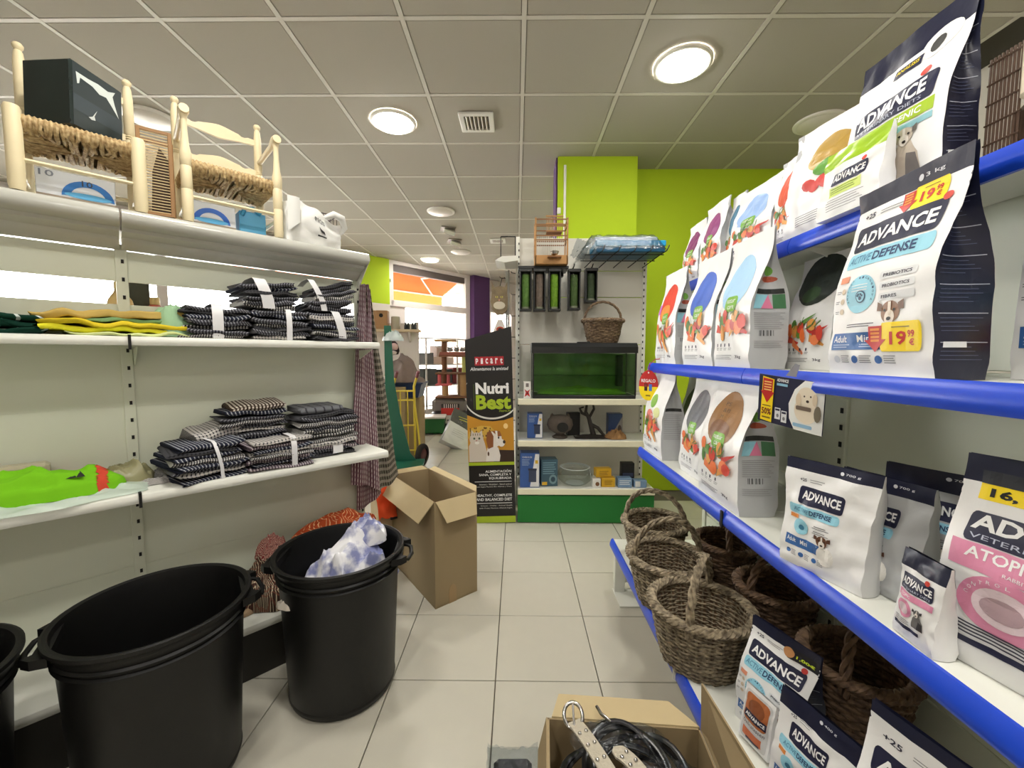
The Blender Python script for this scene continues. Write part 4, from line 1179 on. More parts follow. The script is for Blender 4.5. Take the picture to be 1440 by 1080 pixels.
def folded(W, D, T, seed, nx=16, m=None, name='folded_cloth', wav=1.0):
    """one folded cloth: flat pad with a round fold in front (-y) and open, slightly ragged edges"""
    pts = []
    r = T / 2
    for k in range(7):
        a = radians(-90 + 180 * k / 6)
        pts.append((-D / 2 + r - r * cos(a) * 1.0, r + r * sin(a)))
    prof = [(D / 2, 0.0)] + [(0, 0.0)] + pts + [(0, T), (D / 2, T), (D / 2 + .004, T * .7), (D / 2 - .002, T * .55), (D / 2 + .003, T * .3)]
    # remember arc length for the weave
    L = [0]
    for i in range(1, len(prof)):
        L.append(L[-1] + hypot(prof[i][0] - prof[i - 1][0], prof[i][1] - prof[i - 1][1]))
    mb = MB(); n = len(prof)
    o = 0
    for i in range(nx + 1):
        x = (i / nx - .5) * W
        e = ss(0, .12, i / nx) * ss(0, .12, 1 - i / nx)
        for k, (y, z) in enumerate(prof):
            w1 = noise.noise(Vector((x * 14 + seed * 3, seed * 1.7, 0))) * .006 * wav
            w2 = noise.noise(Vector((x * 22 + seed * 5, y * 12, seed))) * .0035 * wav
            zz = (z - T / 2) * (.82 + .18 * e) + T / 2 + w1 + w2
            yy = y + noise.noise(Vector((x * 9, seed * 2.2, 4 + z * 30))) * .009 * wav
            xx = x + noise.noise(Vector((seed, z * 60, y * 6))) * .012 * wav * abs(i / nx - .5) * 2
            mb.v.append((xx, yy, zz)); mb.uv[len(mb.v) - 1] = (x * 1.0, L[k])
    for i in range(nx):
        for k in range(n):
            k2 = (k + 1) % n
            mb.f.append((i * n + k, i * n + k2, (i + 1) * n + k2, (i + 1) * n + k)); mb.m.append(0)
    for i in (0, nx):
        for k in range(1, n - 1):
            mb.f.append((i * n, i * n + k, i * n + k + 1)); mb.m.append(0)
    return mb.mesh(name, m, 60)
BK = (30, 30, 34); OFF = (206, 204, 200)
PL = [plaid('plaid_black', (48, 48, 54), (128, 128, 134), (24, 24, 28), 95, 80, .4),
      plaid('plaid_check', BK, OFF, BK, 95, 90, .5),
      plaid('plaid_navy', (40, 44, 60), (170, 172, 178), (24, 26, 36), 80, 100, .3),
      plaid('plaid_charcoal', (58, 58, 62), (28, 28, 32), (90, 90, 94), 90, 70, .45),
      plaid('plaid_fine', (70, 68, 72), OFF, (30, 30, 36), 130, 110, .45),
      plaid('plaid_light', (168, 164, 160), (50, 50, 56), (220, 216, 210), 80, 80, .35),
      plaid('plaid_plum', (92, 78, 88), (196, 188, 190), (44, 36, 44), 110, 100, .45)]
FM = {}
for k, m in enumerate(PL):
    for q in range(2):
        FM[(k, q)] = folded(.21, .20, .017, k * 3 + q * 11 + 1, m=m, wav=1.5)
M_band = mat('white band', (222, 222, 224), rough=.5)
def band(t, x, W, D, H, wv=.0, y0=None, m=None, tilt=0.0):
    y0 = -D / 2 if y0 is None else y0
    g = .006
    path = [(x, y0 - g, -.0), (x + tilt * .2, y0 - g - .004, H * .35), (x + tilt * .6, y0 - g - .003, H * .7), (x + tilt, y0 - g + .006, H + .002), (x + tilt, y0 + .02, H + .010), (x + tilt, y0 + D * .6, H + .010), (x + tilt, y0 + D, H - .002)]
    mb = MB(); w2 = W / 2
    n = len(path)
    vs = []
    for p in path:
        vs.append((p[0] - w2, p[1], p[2])); vs.append((p[0] + w2, p[1], p[2]))
    fs = [(2 * i, 2 * i + 1, 2 * i + 3, 2 * i + 2) for i in range(n - 1)]
    mb.add(vs, fs)
    return mb.build('band', m or M_band, t, 60)
def bundle(label, a, e, z, W, D, n, T, mats, rz=0.0, seed=0, bands=((0, .03),), fan=0.0, group='plaid cloth bundles', bend=0.0, drot=None):
    """stack of folded cloths tied by a band; a along the shelf, e out from the back"""
    t = thing('cloth_bundle', label, 'cloth bundle', LG(a, e, z), LA + rz, group)
    if drot: t.rotation_euler = (drot[0], drot[1], LA + rz)
    rnd = random.Random(seed)
    for i in range(n):
        k = mats[i % len(mats)]
        o = link('folded_cloth', FM[(k, rnd.randint(0, 1))], t)
        sx = W / .21 * rnd.uniform(.93, 1.04); sy = D / .20 * rnd.uniform(.94, 1.03); sz = T / .017 * rnd.uniform(.75, 1.25)
        o.scale = (sx, sy, sz)
        o.location = (rnd.uniform(-.011, .011) + bend * i, rnd.uniform(-.012, .006), i * T)
        o.rotation_euler = (rnd.uniform(-.05, .05), fan * (i / max(1, n - 1)) + rnd.uniform(-.05, .05), rnd.uniform(-.09, .09))
    for (x, w_, *r_) in bands:
        band(t, x, w_, D, n * T, tilt=(r_[0] if r_ else 0.0))
    return t
ZS2, ZS3 = 1.316, .791
bundle('dark plaid cloth bundle with white band, leftmost on the upper shelf', -.648, .125, ZS2, .205, .20, 7, .0172, (4, 0, 1, 0, 2, 3, 0), seed=1, bands=((-.002, .035),))
bundle('dark plaid cloth bundle, lower middle of the upper shelf', -.432, .125, ZS2, .205, .20, 7, .0175, (5, 0, 3, 1, 0, 2, 0), seed=2, bands=((.03, .022),))
bundle('dark plaid cloth bundle lying on the lower middle one, wide white band', -.468, .125, ZS2 + .126, .20, .19, 6, .0185, (1, 0, 0, 3, 2, 0), seed=3, bands=((-.01, .045, -.03),), fan=-.10, rz=.05)
bundle('dark plaid cloth bundle, lower right of the upper shelf', -.205, .125, ZS2, .205, .20, 7, .0182, (3, 1, 0, 2, 0, 5, 0), seed=4, bands=((.03, .035, -.03),))
bundle('fanned dark plaid cloth bundle on top at the right of the upper shelf', -.225, .125, ZS2 + .134, .185, .18, 7, .018, (0, 3, 0, 1, 0, 0, 3), seed=5, bands=((-.02, .025, -.05),), fan=-.32, rz=-.06, bend=.006)
bundle('black and white cloth bundle, front left on the lower shelf, tied with cord', -.715, .185, ZS3, .215, .22, 8, .0165, (2, 5, 0, 2, 4, 2, 3, 2), seed=6, bands=((.03, .012, -.02),), rz=.16)
bundle('black and white cloth bundle with crossed white bands, front middle lower shelf', -.462, .21, ZS3, .23, .17, 8, .0145, (6, 2, 6, 4, 5, 2, 6, 5), seed=7, bands=((.04, .022),), rz=.02)
bundle('tall mixed plaid cloth stack at the back of the lower shelf', -.51, .085, ZS3, .235, .15, 13, .0175, (0, 2, 4, 1, 0, 3, 2, 0, 5, 0, 4, 0, 2), seed=8, bands=(), group='plaid cloth bundles', bend=-.001)
bundle('plaid cloth stack with white paper band, right end of the lower shelf', -.245, .13, ZS3, .245, .19, 11, .0178, (3, 0, 6, 5, 4, 1, 1, 0, 4, 0, 3), seed=9, bands=(), bend=.001)
_o = thing('paper_band', 'small white paper band on the lower cloths at the right end', 'paper band', LG(-.215, .236, ZS3 + .012), LA)
mb = MB(); mb.grid(lambda u, v: ((u - .5) * .045, -.003 * sin(pi * v), v * .04), 3, 4); mb.build('paper', M_band, _o, 60)
# loose folded cloths on top
mm = plaid('plaid_brown_check', (70, 56, 46), (216, 208, 196), (60, 48, 40), 75, 75, .5)
o = link('folded_cloth', folded(.20, .16, .030, 31, m=mm, name='folded_cloth'), None, LG(-.51, .095, ZS3 + .232), LA); o.rotation_euler = (.05, -.05, LA)
tag(o, 'brown and white checked folded cloth on top of the tall stack', 'cloth')
o = link('folded_cloth', folded(.19, .16, .030, 33, m=plaid('plaid_grey', (104, 106, 110), (60, 60, 66), (130, 130, 134), 26, 26, .2), name='folded_cloth'), None, LG(-.265, .12, ZS3 + .198), LA); o.rotation_euler = (.04, 0, LA + .05)
tag(o, 'grey plaid folded cloth on top of the right hand stack', 'cloth')
o = link('crumpled_cloth', heap('crumpled_cloth', PL[4], .13, .12, .05, 5), None, LG(-.80, .09, ZS3), LA); tag(o, 'crumpled grey checked cloth behind the front left bundle', 'cloth')
for i, (a, e, r_) in enumerate(((-.66, .10, .2), (-.72, .075, -.2))):
    o = link('cloth_roll', folded(.17, .13, .05, 40 + i, m=PL[[5, 4][i]], name='cloth_roll', wav=2), None, LG(a, e, ZS3 + .06 + .068 * (1 - i)), LA); o.rotation_euler = (.1, -.12, LA + r_)
    tag(o, ['light checked cloth roll behind the front left bundle', 'grey checked cloth roll against the back panel'][i], 'cloth')

# folded coloured cloths on the upper shelf
def cm(n, c, **k):
    return mat('cloth_' + n, c, rough=.9, spec=.15, noise_amt=.06, noise_scale=40, **k)
for i, (nm, c, a, W, z, T, lab, sd, e, D) in enumerate((
        ('pale lime', (206, 216, 150), -.90, .30, 0, .010, 'pale lime folded cloth at the bottom of the yellow pile', 51, .13, .20),
        ('bright yellow', (222, 216, 50), -.915, .36, .010, .020, 'bright yellow folded cloth in the yellow pile', 52, .12, .20),
        ('mustard', (208, 184, 44), -.93, .36, .030, .016, 'mustard yellow folded cloth in the yellow pile', 53, .125, .20),
        ('sage', (112, 146, 98), -.88, .28, .046, .013, 'sage green folded cloth in the yellow pile', 54, .11, .19),
        ('ochre', (178, 152, 84), -.93, .37, .060, .026, 'ochre folded cloth on top of the yellow pile', 55, .11, .19))):
    o = link('folded_cloth', folded(W, D, T, sd, m=cm(nm, c), nx=26, wav=2.4), None, LG(a, e, ZS2 + z), LA); o.rotation_euler = (0, [-.0, -.02, .02, -.03, -.05][i], LA)
    tag(o, lab, 'cloth', 'coloured folded cloths')
o = link('crumpled_cloth', heap('crumpled_cloth', cm('mint', (150, 184, 146)), .15, .22, .13, 9, folds=5, flat=.9, rough=.6), None, LG(-.775, .12, ZS2), LA); tag(o, 'crumpled mint green cloth beside the first dark bundle', 'cloth')
for i in range(4):
    o = link('folded_cloth', folded(.20, .20, .017, 60 + i, m=plaid('leaf_print', (14, 50, 38), (205, 214, 208), (18, 60, 44), 22, 30, .18) if i % 2 else cm('bottle green', (14, 52, 40)), wav=2.2), None, LG(-1.20, .13, ZS2 + .016 * i), LA)
    o.rotation_euler = (0, .05 * i, LA + .1 * (i % 2)); tag(o, ['bottom dark green cloth at the left end of the upper shelf', 'white leaf print cloth low at the left end', 'upper dark green cloth at the left end of the upper shelf', 'white leaf print cloth on top at the left end'][i], 'cloth', 'green cloths')

# lower shelf, left: neon garment, mesh bag, beige bag
o = link('mesh_bag', heap('mesh_bag', mat('milky mesh', (206, 222, 208), rough=.4, alpha=.75), .52, .22, .05, 13, folds=6), None, LG(-1.13, .215, ZS3), LA); tag(o, 'pale translucent bag under the neon green garment', 'bag')
M_neon = cm('neon green', (116, 186, 30))
ng = thing('garment', 'neon green garment with red stripe lying on the lower shelf', 'garment', LG(-1.12, .18, ZS3 + .012), LA)
nm_ = heap('cloth', M_neon, .38, .19, .105, 14, folds=4, flat=.7, rough=.7)
link('cloth', nm_, ng)
def strip_of(me, x0, x1, name, m, parent, lift=.002):
    """a strip of the cloth's own surface, lifted slightly"""
    fs = [p_ for p_ in me.polygons if x0 < p_.center.x < x1]
    ids = {}; vs = []; ff = []
    for p_ in fs:
        f = []
        for i in p_.vertices:
            if i not in ids:
                ids[i] = len(vs); vs.append(tuple(me.vertices[i].co + Vector((0, -lift * .6, lift))))
            f.append(ids[i])
        ff.append(tuple(f))
    k = MB(); k.add(vs, ff); return k.build(name, m, parent, 70)
strip_of(nm_, .122, .147, 'red_stripe', mat('red trim', (196, 62, 36), rough=.8), ng)
def on_mesh(me, x, y):
    return min(me.vertices, key=lambda q: (q.co.x - x) ** 2 + (q.co.y - y) ** 2).co
mb = MB()
for tri in (((0, 0), (.016, .0), (.005, .018)), ((.02, 0), (.034, 0), (.026, .018)), ((.006, .0), (.016, .02), (.021, .0))):
    mb.add([(.045 + x_ * 1.5, -.062 + y_ * 1.6, on_mesh(nm_, .06, -.062 + y_ * 1.6).z + .004) for x_, y_ in tri], [(0, 1, 2)])
mb.build('black_emblem', mat('black ink', (24, 26, 20)), ng)
o = link('bag', heap('bag', mat('clear grey bag', (150, 146, 110), rough=.35, noise_amt=.1), .17, .14, .085, 15, folds=3, flat=.6), None, LG(-.925, .10, ZS3), LA); tag(o, 'olive beige drawstring bag against the back of the lower shelf', 'bag')
o = link('crumpled_cloth', heap('crumpled_cloth', PL[5], .10, .07, .028, 16), None, LG(-.85, .185, ZS3), LA); tag(o, 'small white patterned cloth scrap beside the neon garment', 'cloth')
o = link('crumpled_cloth', heap('crumpled_cloth', mat('rust cloth', (170, 72, 40), rough=.9), .42, .12, .075, 17, folds=5, flat=.6), None, LG(-1.16, .065, ZS3), LA); tag(o, 'rust red cloth behind the neon green garment', 'cloth')
o = link('clear_box', MB().box((0, 0, .05), (.22, .06, .10), ch=.01).mesh('clear_box', mat('cloudy plastic', (196, 188, 162), rough=.25)), None, LG(-1.22, .04, ZS3), LA); tag(o, 'cloudy plastic pack leaning at the far left of the lower shelf', 'pack')

# bottom shelf: heap of printed cloths
ZB = .226
M_zeb = plaid('zebra_print', (176, 74, 40), (226, 178, 130), (150, 58, 34), 9, 3, .22)
def wavy(m, amt=.5):
    nt = m.node_tree; uv = [n for n in nt.nodes if n.type == 'UVMAP'][0]; sep = [n for n in nt.nodes if n.type == 'SEPXYZ'][0]
    nz = nt.nodes.new('ShaderNodeTexNoise'); nz.inputs['Scale'].default_value = 2.2
    nt.links.new(uv.outputs[0], nz.inputs['Vector'])
    ad = nt.nodes.new('ShaderNodeVectorMath'); ad.operation = 'MULTIPLY_ADD'; ad.inputs[1].default_value = (amt, amt, 0)
    nt.links.new(nz.outputs['Color'], ad.inputs[0]); nt.links.new(uv.outputs[0], ad.inputs[2]); nt.links.new(ad.outputs[0], sep.inputs[0])
wavy(M_zeb, .5)
M_pat = plaid('brown_print', (62, 44, 38), (190, 176, 150), (120, 70, 56), 14, 11, .3); wavy(M_pat, .4)
M_pat2 = plaid('red_print', (140, 60, 60), (214, 190, 170), (70, 34, 40), 16, 12, .3); wavy(M_pat2, .4)
o = link('crumpled_cloth', heap('crumpled_cloth', M_pat, .26, .30, .17, 21, folds=5, flat=.6, uvs=(2, 2)), None, LG(-.50, .19, ZB), LA); tag(o, 'brown patterned cloth on the bottom shelf between the bins', 'cloth')
o = link('crumpled_cloth', heap('crumpled_cloth', mat('tan cloth', (150, 126, 98), rough=.9), .12, .12, .06, 27, folds=4), None, LG(-.62, .24, ZB), LA); tag(o, 'tan cloth scrap at the edge of the bottom shelf', 'cloth')
o = link('crumpled_cloth', heap('crumpled_cloth', M_pat, .42, .26, .20, 24, folds=4, flat=.75, uvs=(3, 2)), None, LG(-.22, .15, ZB), LA); tag(o, 'dark patterned cloth pile under the orange zebra cloth', 'cloth')
o = link('crumpled_cloth', heap('crumpled_cloth', M_zeb, .40, .22, .085, 22, folds=3, flat=.75, uvs=(2, 1.2)), None, LG(-.20, .13, ZB + .175), LA); tag(o, 'orange zebra striped cloth behind the bin with cloth', 'cloth')
o = link('crumpled_cloth', heap('crumpled_cloth', M_pat2, .13, .13, .10, 23, folds=5, flat=.6), None, LG(-.47, .12, ZB + .14), LA); tag(o, 'red and white patterned cloth left of the orange zebra cloth', 'cloth')

# cloth in the second bin
M_bl = mat('blue white cloth', (226, 226, 232), rough=.85)
nt = M_bl.node_tree; tc = nt.nodes.new('ShaderNodeTexCoord'); nz = nt.nodes.new('ShaderNodeTexNoise'); nz.inputs['Scale'].default_value = 14; nz.inputs['Detail'].default_value = 4
nt.links.new(tc.outputs['Object'], nz.inputs['Vector']); rp = nt.nodes.new('ShaderNodeValToRGB'); rp.color_ramp.elements[0].position = .42; rp.color_ramp.elements[0].color = rgb(128, 134, 178); rp.color_ramp.elements[1].position = .56; rp.color_ramp.elements[1].color = rgb(230, 230, 234)
nt.links.new(nz.outputs['Fac'], rp.inputs[0]); nt.links.new(rp.outputs[0], nt.nodes['Principled BSDF'].inputs['Base Color'])
cl = thing('crumpled_cloth', 'crumpled white cloth with blue print heaped in the black bin', 'cloth', (-.635, 1.52, .385), .5)
me = heap('cloth', M_bl, .34, .28, .23, 32, folds=4, flat=.8, nu=64, nv=54, rough=.8, pw=1.5, pe=1.0); link('cloth', me, cl)
me = heap('cloth', M_bl, .16, .14, .12, 35, folds=4, flat=.6); o = link('cloth_corner', me, cl); o.location = (.07, .05, .13)
o = link('crumpled_cloth', heap('crumpled_cloth', mat('dark brown cloth', (52, 40, 34), rough=.9), .34, .32, .10, 36, folds=4), None, (-.67, 1.49, .30), 0); tag(o, 'dark brown cloth low inside the bin under the white cloth', 'cloth')
o = link('crumpled_cloth', heap('crumpled_cloth', mat('cream cloth', (226, 218, 204), rough=.9), .16, .09, .06, 37, folds=4), None, (-.735, 1.37, .40), .5); tag(o, 'cream cloth at the front inside the bin with cloth', 'cloth')

# checked towels hanging on the end of the unit
def hang(label, a0, e0, z0, z1, w0, w1, m, seed, lean=0.0):
    t = thing('hanging_towel', label, 'towel', LG(a0, e0, 0), LA, 'checked towels on the shelf end')
    def f(u, v):
        W = w0 + (w1 - w0) * v ** .8
        z = z0 + (z1 - z0) * v - .03 * v * abs(u - .5) * (1 if seed % 2 else -1) - .06 * v * (u if seed % 2 else 1 - u)
        fo = .018 * (1 - .4 * v) * sin(u * 3.2 * pi + seed + v * .8) + .010 * noise.noise(Vector((u * 4, v * 3, seed)))
        return ((u - .5) * W + lean * v + .006 * noise.noise(Vector((v * 5, seed, 0))), fo - .03 * v, z)
    mb = MB(); mb.grid(f, 30, 30, uv=lambda u, v: (u * .34 + v * .02, v * 1.05 - u * .03))
    mb.build('cloth', m, t, 80)
    mb = MB(); mb.grid(lambda u, v: Vector(f(u, v)) + Vector((.004, .012, -.004)), 14, 14, uv=lambda u, v: (u * .34, v * 1.05)); mb.build('cloth_fold', m, t, 80)
    return t
hang('plum and white checked towel hanging at the end of the left shelving', .018, .05, 1.62, .60, .032, .15, plaid('check_plum', (96, 62, 74), (206, 192, 192), (120, 84, 96), 38, 38, .45), 1, lean=-.03)
hang('dark green and cream checked towel hanging beside the plum one', .045, .03, 1.60, .56, .032, .13, plaid('check_green', (110, 108, 94), (66, 58, 52), (168, 158, 144), 34, 30, .45), 4, lean=.085)
hang('second plum checked towel hanging lowest behind the others', .03, .00, 1.5, .47, .05, .14, plaid('check_plum', (96, 62, 74), (206, 192, 192), (120, 84, 96), 38, 38, .45), 2, lean=.0)

# ================================================================== cartons on the floor
def board(name, c, c2=None, **k):
    return mat(name, c, rough=.8, noise_amt=.05, noise_scale=9, spec=.2, **k)
M_card = board('cardboard', (154, 136, 104))
M_card_lit = board('lit cardboard', (188, 170, 132))  # same cardboard made paler: light on the flaps put into the colour
def panel(parent, name, p, q, r, s, m, th=.004, sub=None):
    """thin board from four corner points (counter-clockwise)"""
    p, q, r, s = [Vector(x) for x in (p, q, r, s)]
    n = (q - p).cross(s - p).normalized() * th
    mb = MB()
    mb.add([p, q, r, s, p + n, q + n, r + n, s + n], [(0, 1, 2, 3), (7, 6, 5, 4), (0, 4, 5, 1), (1, 5, 6, 2), (2, 6, 7, 3), (3, 7, 4, 0)])
    return mb.build(name, m, parent)
ct = thing('cardboard_box', 'tall open brown cardboard carton standing beyond the bin with cloth', 'cardboard box', (-.395, 1.95, 0), 0)
B_ = [Vector((.0, -.0, 0)), Vector((.190, .165, 0)), Vector((-.155, .605, 0)), Vector((-.350, .465, 0))]
Hb = .54
up_ = Vector((0, 0, Hb))
for i, nm in enumerate(('side_panel', 'side_panel', 'side_panel', 'side_panel')):
    a, b2 = B_[i], B_[(i + 1) % 4]
    panel(ct, nm, a, b2, b2 + up_, a + up_, M_card, -.004)
panel(ct, 'bottom', B_[0] + Vector((0, 0, .004)), B_[1] + Vector((0, 0, .004)), B_[2] + Vector((0, 0, .004)), B_[3] + Vector((0, 0, .004)), M_card)
T = [p + up_ for p in B_]
def flap(i, out, drop, ins=.008):
    a, b2 = T[i], T[(i + 1) % 4]
    d = (b2 - a).normalized(); n = Vector((d.y, -d.x, 0))
    e = n * out + Vector((0, 0, -drop))
    panel(ct, 'flap', a + d * ins, b2 - d * ins, b2 - d * (ins + .03) + e, a + d * (ins + .03) + e, M_card_lit, .004)
flap(0, .055, .095); flap(3, .07, .10); flap(2, .02, -.02); flap(1, .02, -.02)
mb = MB(); mb.prism([(.10 + .022 * cos(radians(a)), .06 + .035 * sin(radians(a))) for a in range(0, 181, 20)] + [(.078, .0), (.122, .0)], 0, .0015, 'y')
fl_ = mb.build('tape', mat('brown tape', (160, 132, 92), rough=.4), ct); fl_.rotation_euler = (0, 0, atan2(.165, .19)); fl_.location = (.001, -.0025, 0)
og = thing('garment', 'bright orange garment draped over a beige board behind the tall carton', 'garment', (-.80, 2.42, 0), LA)
mb = MB(); mb.grid(lambda u, v: ((u - .5) * .17, -.05 + .02 * sin(u * 9) - .07 * v + .02 * noise.noise(Vector((u * 4, v * 4, 2))), .505 - .19 * v ** 1.3 + .012 * noise.noise(Vector((u * 5, v * 3, 5)))), 16, 12); mb.build('cloth', mat('orange cloth', (250, 92, 40), rough=.8), og, 70)
mb = MB(); mb.grid(lambda u, v: ((u - .5) * .17, -.05 + .13 * v, .507 + .012 * noise.noise(Vector((u * 5, v * 3, 8)))), 14, 8); mb.build('cloth_top', mat('orange cloth', (250, 92, 40), rough=.8), og, 70)
mb = MB(); mb.box((.03, -.123, .31), (.10, .012, .022), ch=.004); mb.build('dark_trim', mat('dark trim', (44, 36, 34), rough=.8), og)
o = MB().box((0, 0, .245), (.15, .10, .49), ch=.003).build('cardboard_box', board('pale board', (196, 176, 146)), None, None, (-.79, 2.445, 0), LA); tag(o, 'narrow beige carton under the orange garment', 'cardboard box')

# open carton with leads and collars, bottom edge of the photo
fb = thing('cardboard_box', 'open brown cardboard box full of leads and collars at the bottom edge', 'cardboard box', (.255, .80, 0), radians(-4))
w2, d2, hz = .185, .165, .345
for nm, p in (('side_panel', ((-w2, d2), (w2, d2))), ('side_panel', ((w2, d2), (w2, -d2))), ('side_panel', ((w2, -d2), (-w2, -d2))), ('side_panel', ((-w2, -d2), (-w2, d2)))):
    a, b2 = Vector(p[0] + (0,)), Vector(p[1] + (0,))
    panel(fb, nm, a, b2, b2 + Vector((0, 0, hz)), a + Vector((0, 0, hz)), M_card, .004)
panel(fb, 'bottom', (-w2, -d2, .004), (w2, -d2, .004), (w2, d2, .004), (-w2, d2, .004), M_card)
panel(fb, 'flap', (-w2 + .01, d2, hz), (w2 - .0, d2, hz), (w2 - .05, d2 + .085, hz - .012), (-w2 + .03, d2 + .085, hz - .012), M_card_lit, .004)
panel(fb, 'flap', (w2 + .001, d2 - .004, hz), (w2 + .001, -d2, hz), (w2 + .04, -d2 - .02, hz + .115), (w2 - .004, d2 - .01, hz + .125), M_card, -.004)
panel(fb, 'flap', (-w2, -d2, hz), (-w2, d2, hz), (-w2 - .02, d2 - .02, hz - .07), (-w2 - .02, -d2 + .02, hz - .07), M_card, .004)
M_leash = mat('black leather', (20, 19, 20), rough=.25, spec=.6)
M_strap = mat('grey suede strap', (176, 168, 150), rough=.8, bump=.2, bump_scale=200)
M_steel = mat('nickel', (190, 188, 184), rough=.22, metal=1.0)
FB = fb.matrix_basis.copy()
def fbp(x, y, z):
    return Vector((.255, .80, 0)) + Matrix.Rotation(radians(-4), 3, 'Z') @ Vector((x, y + .035, z + .028))
rnd = random.Random(4)
for i, (cx, cy, z, r, lab) in enumerate(((-.03, -.02, .285, .135, 'outermost coiled black leather lead in the bottom box'), (.02, .0, .300, .120, 'second coiled black leather lead in the bottom box'), (-.01, .02, .315, .105, 'topmost coiled black leather lead in the bottom box'), (.05, -.03, .27, .10, 'small coiled brown black lead low in the bottom box'))):
    t = thing('dog_lead', lab, 'dog lead', fbp(cx, cy, z), i * .8, 'coiled leads in the box')
    mb = MB(); pts = []
    for k in range(110):
        a = 2 * pi * k / 36; rr = r - .006 * (k / 36) + .004 * sin(a * 3 + i)
        pts.append((rr * cos(a), rr * sin(a) * .9, .010 * sin(a * 1.5 + i * 2) + .005 * (k / 36)))
    mb.tube(pts, .0075, 6, flat=.5); mb.build('strap', M_leash if i < 3 else mat('brown leather', (70, 52, 40), rough=.35), t, 60)
    mb = MB(); mb.tube([pts[-1], (pts[-1][0] + .02, pts[-1][1] + .02, pts[-1][2] + .004), (pts[-1][0] + .045, pts[-1][1] + .025, pts[-1][2])], .004, 6); mb.build('clasp', M_steel, t, 60)
for i, (p0, p1, p2, lab) in enumerate((((-.125, .075, .365), (-.085, .0, .385), (-.02, -.13, .365), 'pale studded suede collar with big buckle, left of the box'), ((-.045, .005, .372), (.005, -.02, .385), (.045, -.13, .355), 'second pale studded suede collar curving to the right'))):
    t = thing('dog_collar', lab, 'dog collar', fbp(0, 0, 0), radians(-4), 'studded collars')
    mb = MB(); P0, P1, P3 = Vector(p0), Vector(p1), Vector(p2)
    def bz(q): return P0 * (1 - q) ** 2 + P1 * 2 * q * (1 - q) + P3 * q * q
    def tn(q): return (bz(min(1, q + .02)) - bz(max(0, q - .02))).normalized()
    def sp(u, v):
        q = v; n = tn(q).cross(Vector((0, 0, 1))).normalized(); e = 1 - .5 * ss(.9, 1, 1 - v if i else 0)
        return bz(q) + n * (u - .5) * .034 * (1 if i == 0 else (.35 + .65 * ss(0, .12, v)))
    mb.grid(sp, 4, 16); mb.grid(lambda u, v: Vector(sp(u, v)) - Vector((0, 0, .004)), 4, 16); mb.build('strap', M_strap, t, 60)
    st = MB(); st.lathe([(.0045, 0), (.004, .002), (.002, .0035), (0, .004)], 10); sme = st.mesh('stud', M_steel, 60)
    for k in range(5):
        for u in (.25, .75):
            link('stud', sme, t, tuple(Vector(sp(u, .22 + .16 * k)) + Vector((0, 0, .0005))))
    if i == 0:
        mb = MB(); mb.tube([(P0.x + .022 * cos(2 * pi * k / 20), P0.y + .01 + .026 * sin(2 * pi * k / 20), P0.z + .004 + .01 * sin(2 * pi * k / 20)) for k in range(20)], .0045, 8, closed=True); mb.tube([(P0.x, P0.y - .018, P0.z), (P0.x, P0.y + .034, P0.z + .012)], .003, 6); mb.build('buckle', M_steel, t, 60)
M_film = film('crinkled film', .78)
o = link('plastic_wrap', heap('plastic_wrap', M_film, .19, .24, .115, 61, folds=5, nu=46, nv=36, flat=.7, rough=.7), None, fbp(.085, -.04, .26)); tag(o, 'crinkled clear plastic bag of dark goods in the bottom box', 'plastic bag')
o = link('dark_pad', heap('dark_pad', mat('dark grey pad', (44, 46, 54), rough=.6), .14, .17, .075, 62, folds=3, flat=.8), None, fbp(.085, -.05, .265)); tag(o, 'dark grey goods inside the crinkled clear bag', 'pack')
o = link('plastic_wrap', heap('plastic_wrap', M_film, .22, .10, .035, 63, folds=6, nu=46, nv=30, rough=1.0), None, fbp(-.02, .085, .315)); tag(o, 'shiny plastic film over the coiled leads', 'plastic bag')
o = link('plastic_wrap', heap('plastic_wrap', mat('white tissue', (224, 224, 222), rough=.4), .08, .09, .05, 64, folds=4), None, fbp(-.075, -.09, .32)); tag(o, 'small white wrapped item beneath the studded collars', 'pack')
pk = thing('wrapped_pack', 'black pack in shiny clear plastic at the bottom edge, left of the box', 'pack', (-.005, .965, 0), .02)
mb = MB(); mb.box((0, 0, .095), (.10, .13, .19), ch=.012); mb.build('pack', mat('black pack', (24, 24, 26), rough=.5), pk)
mb = MB(); mb.grid(lambda u, v: ((u - .5) * .135 + .004 * noise.noise(Vector((u * 9, v * 9, 1))), (v - .5) * .15 + .004 * noise.noise(Vector((u * 9, v * 9, 4))), .197 + .010 * noise.noise(Vector((u * 8, v * 8, 2))) + .02 * (abs(u - .5) * 2) ** 3), 24, 20); mb.build('wrap', M_film, pk, 80)
mb = MB(); mb.grid(lambda u, v: ((u - .5) * .135, .072 + .006 * noise.noise(Vector((u * 9, v * 9, 7))), .205 - .17 * v), 20, 12); mb.build('wrap', M_film, pk, 80)

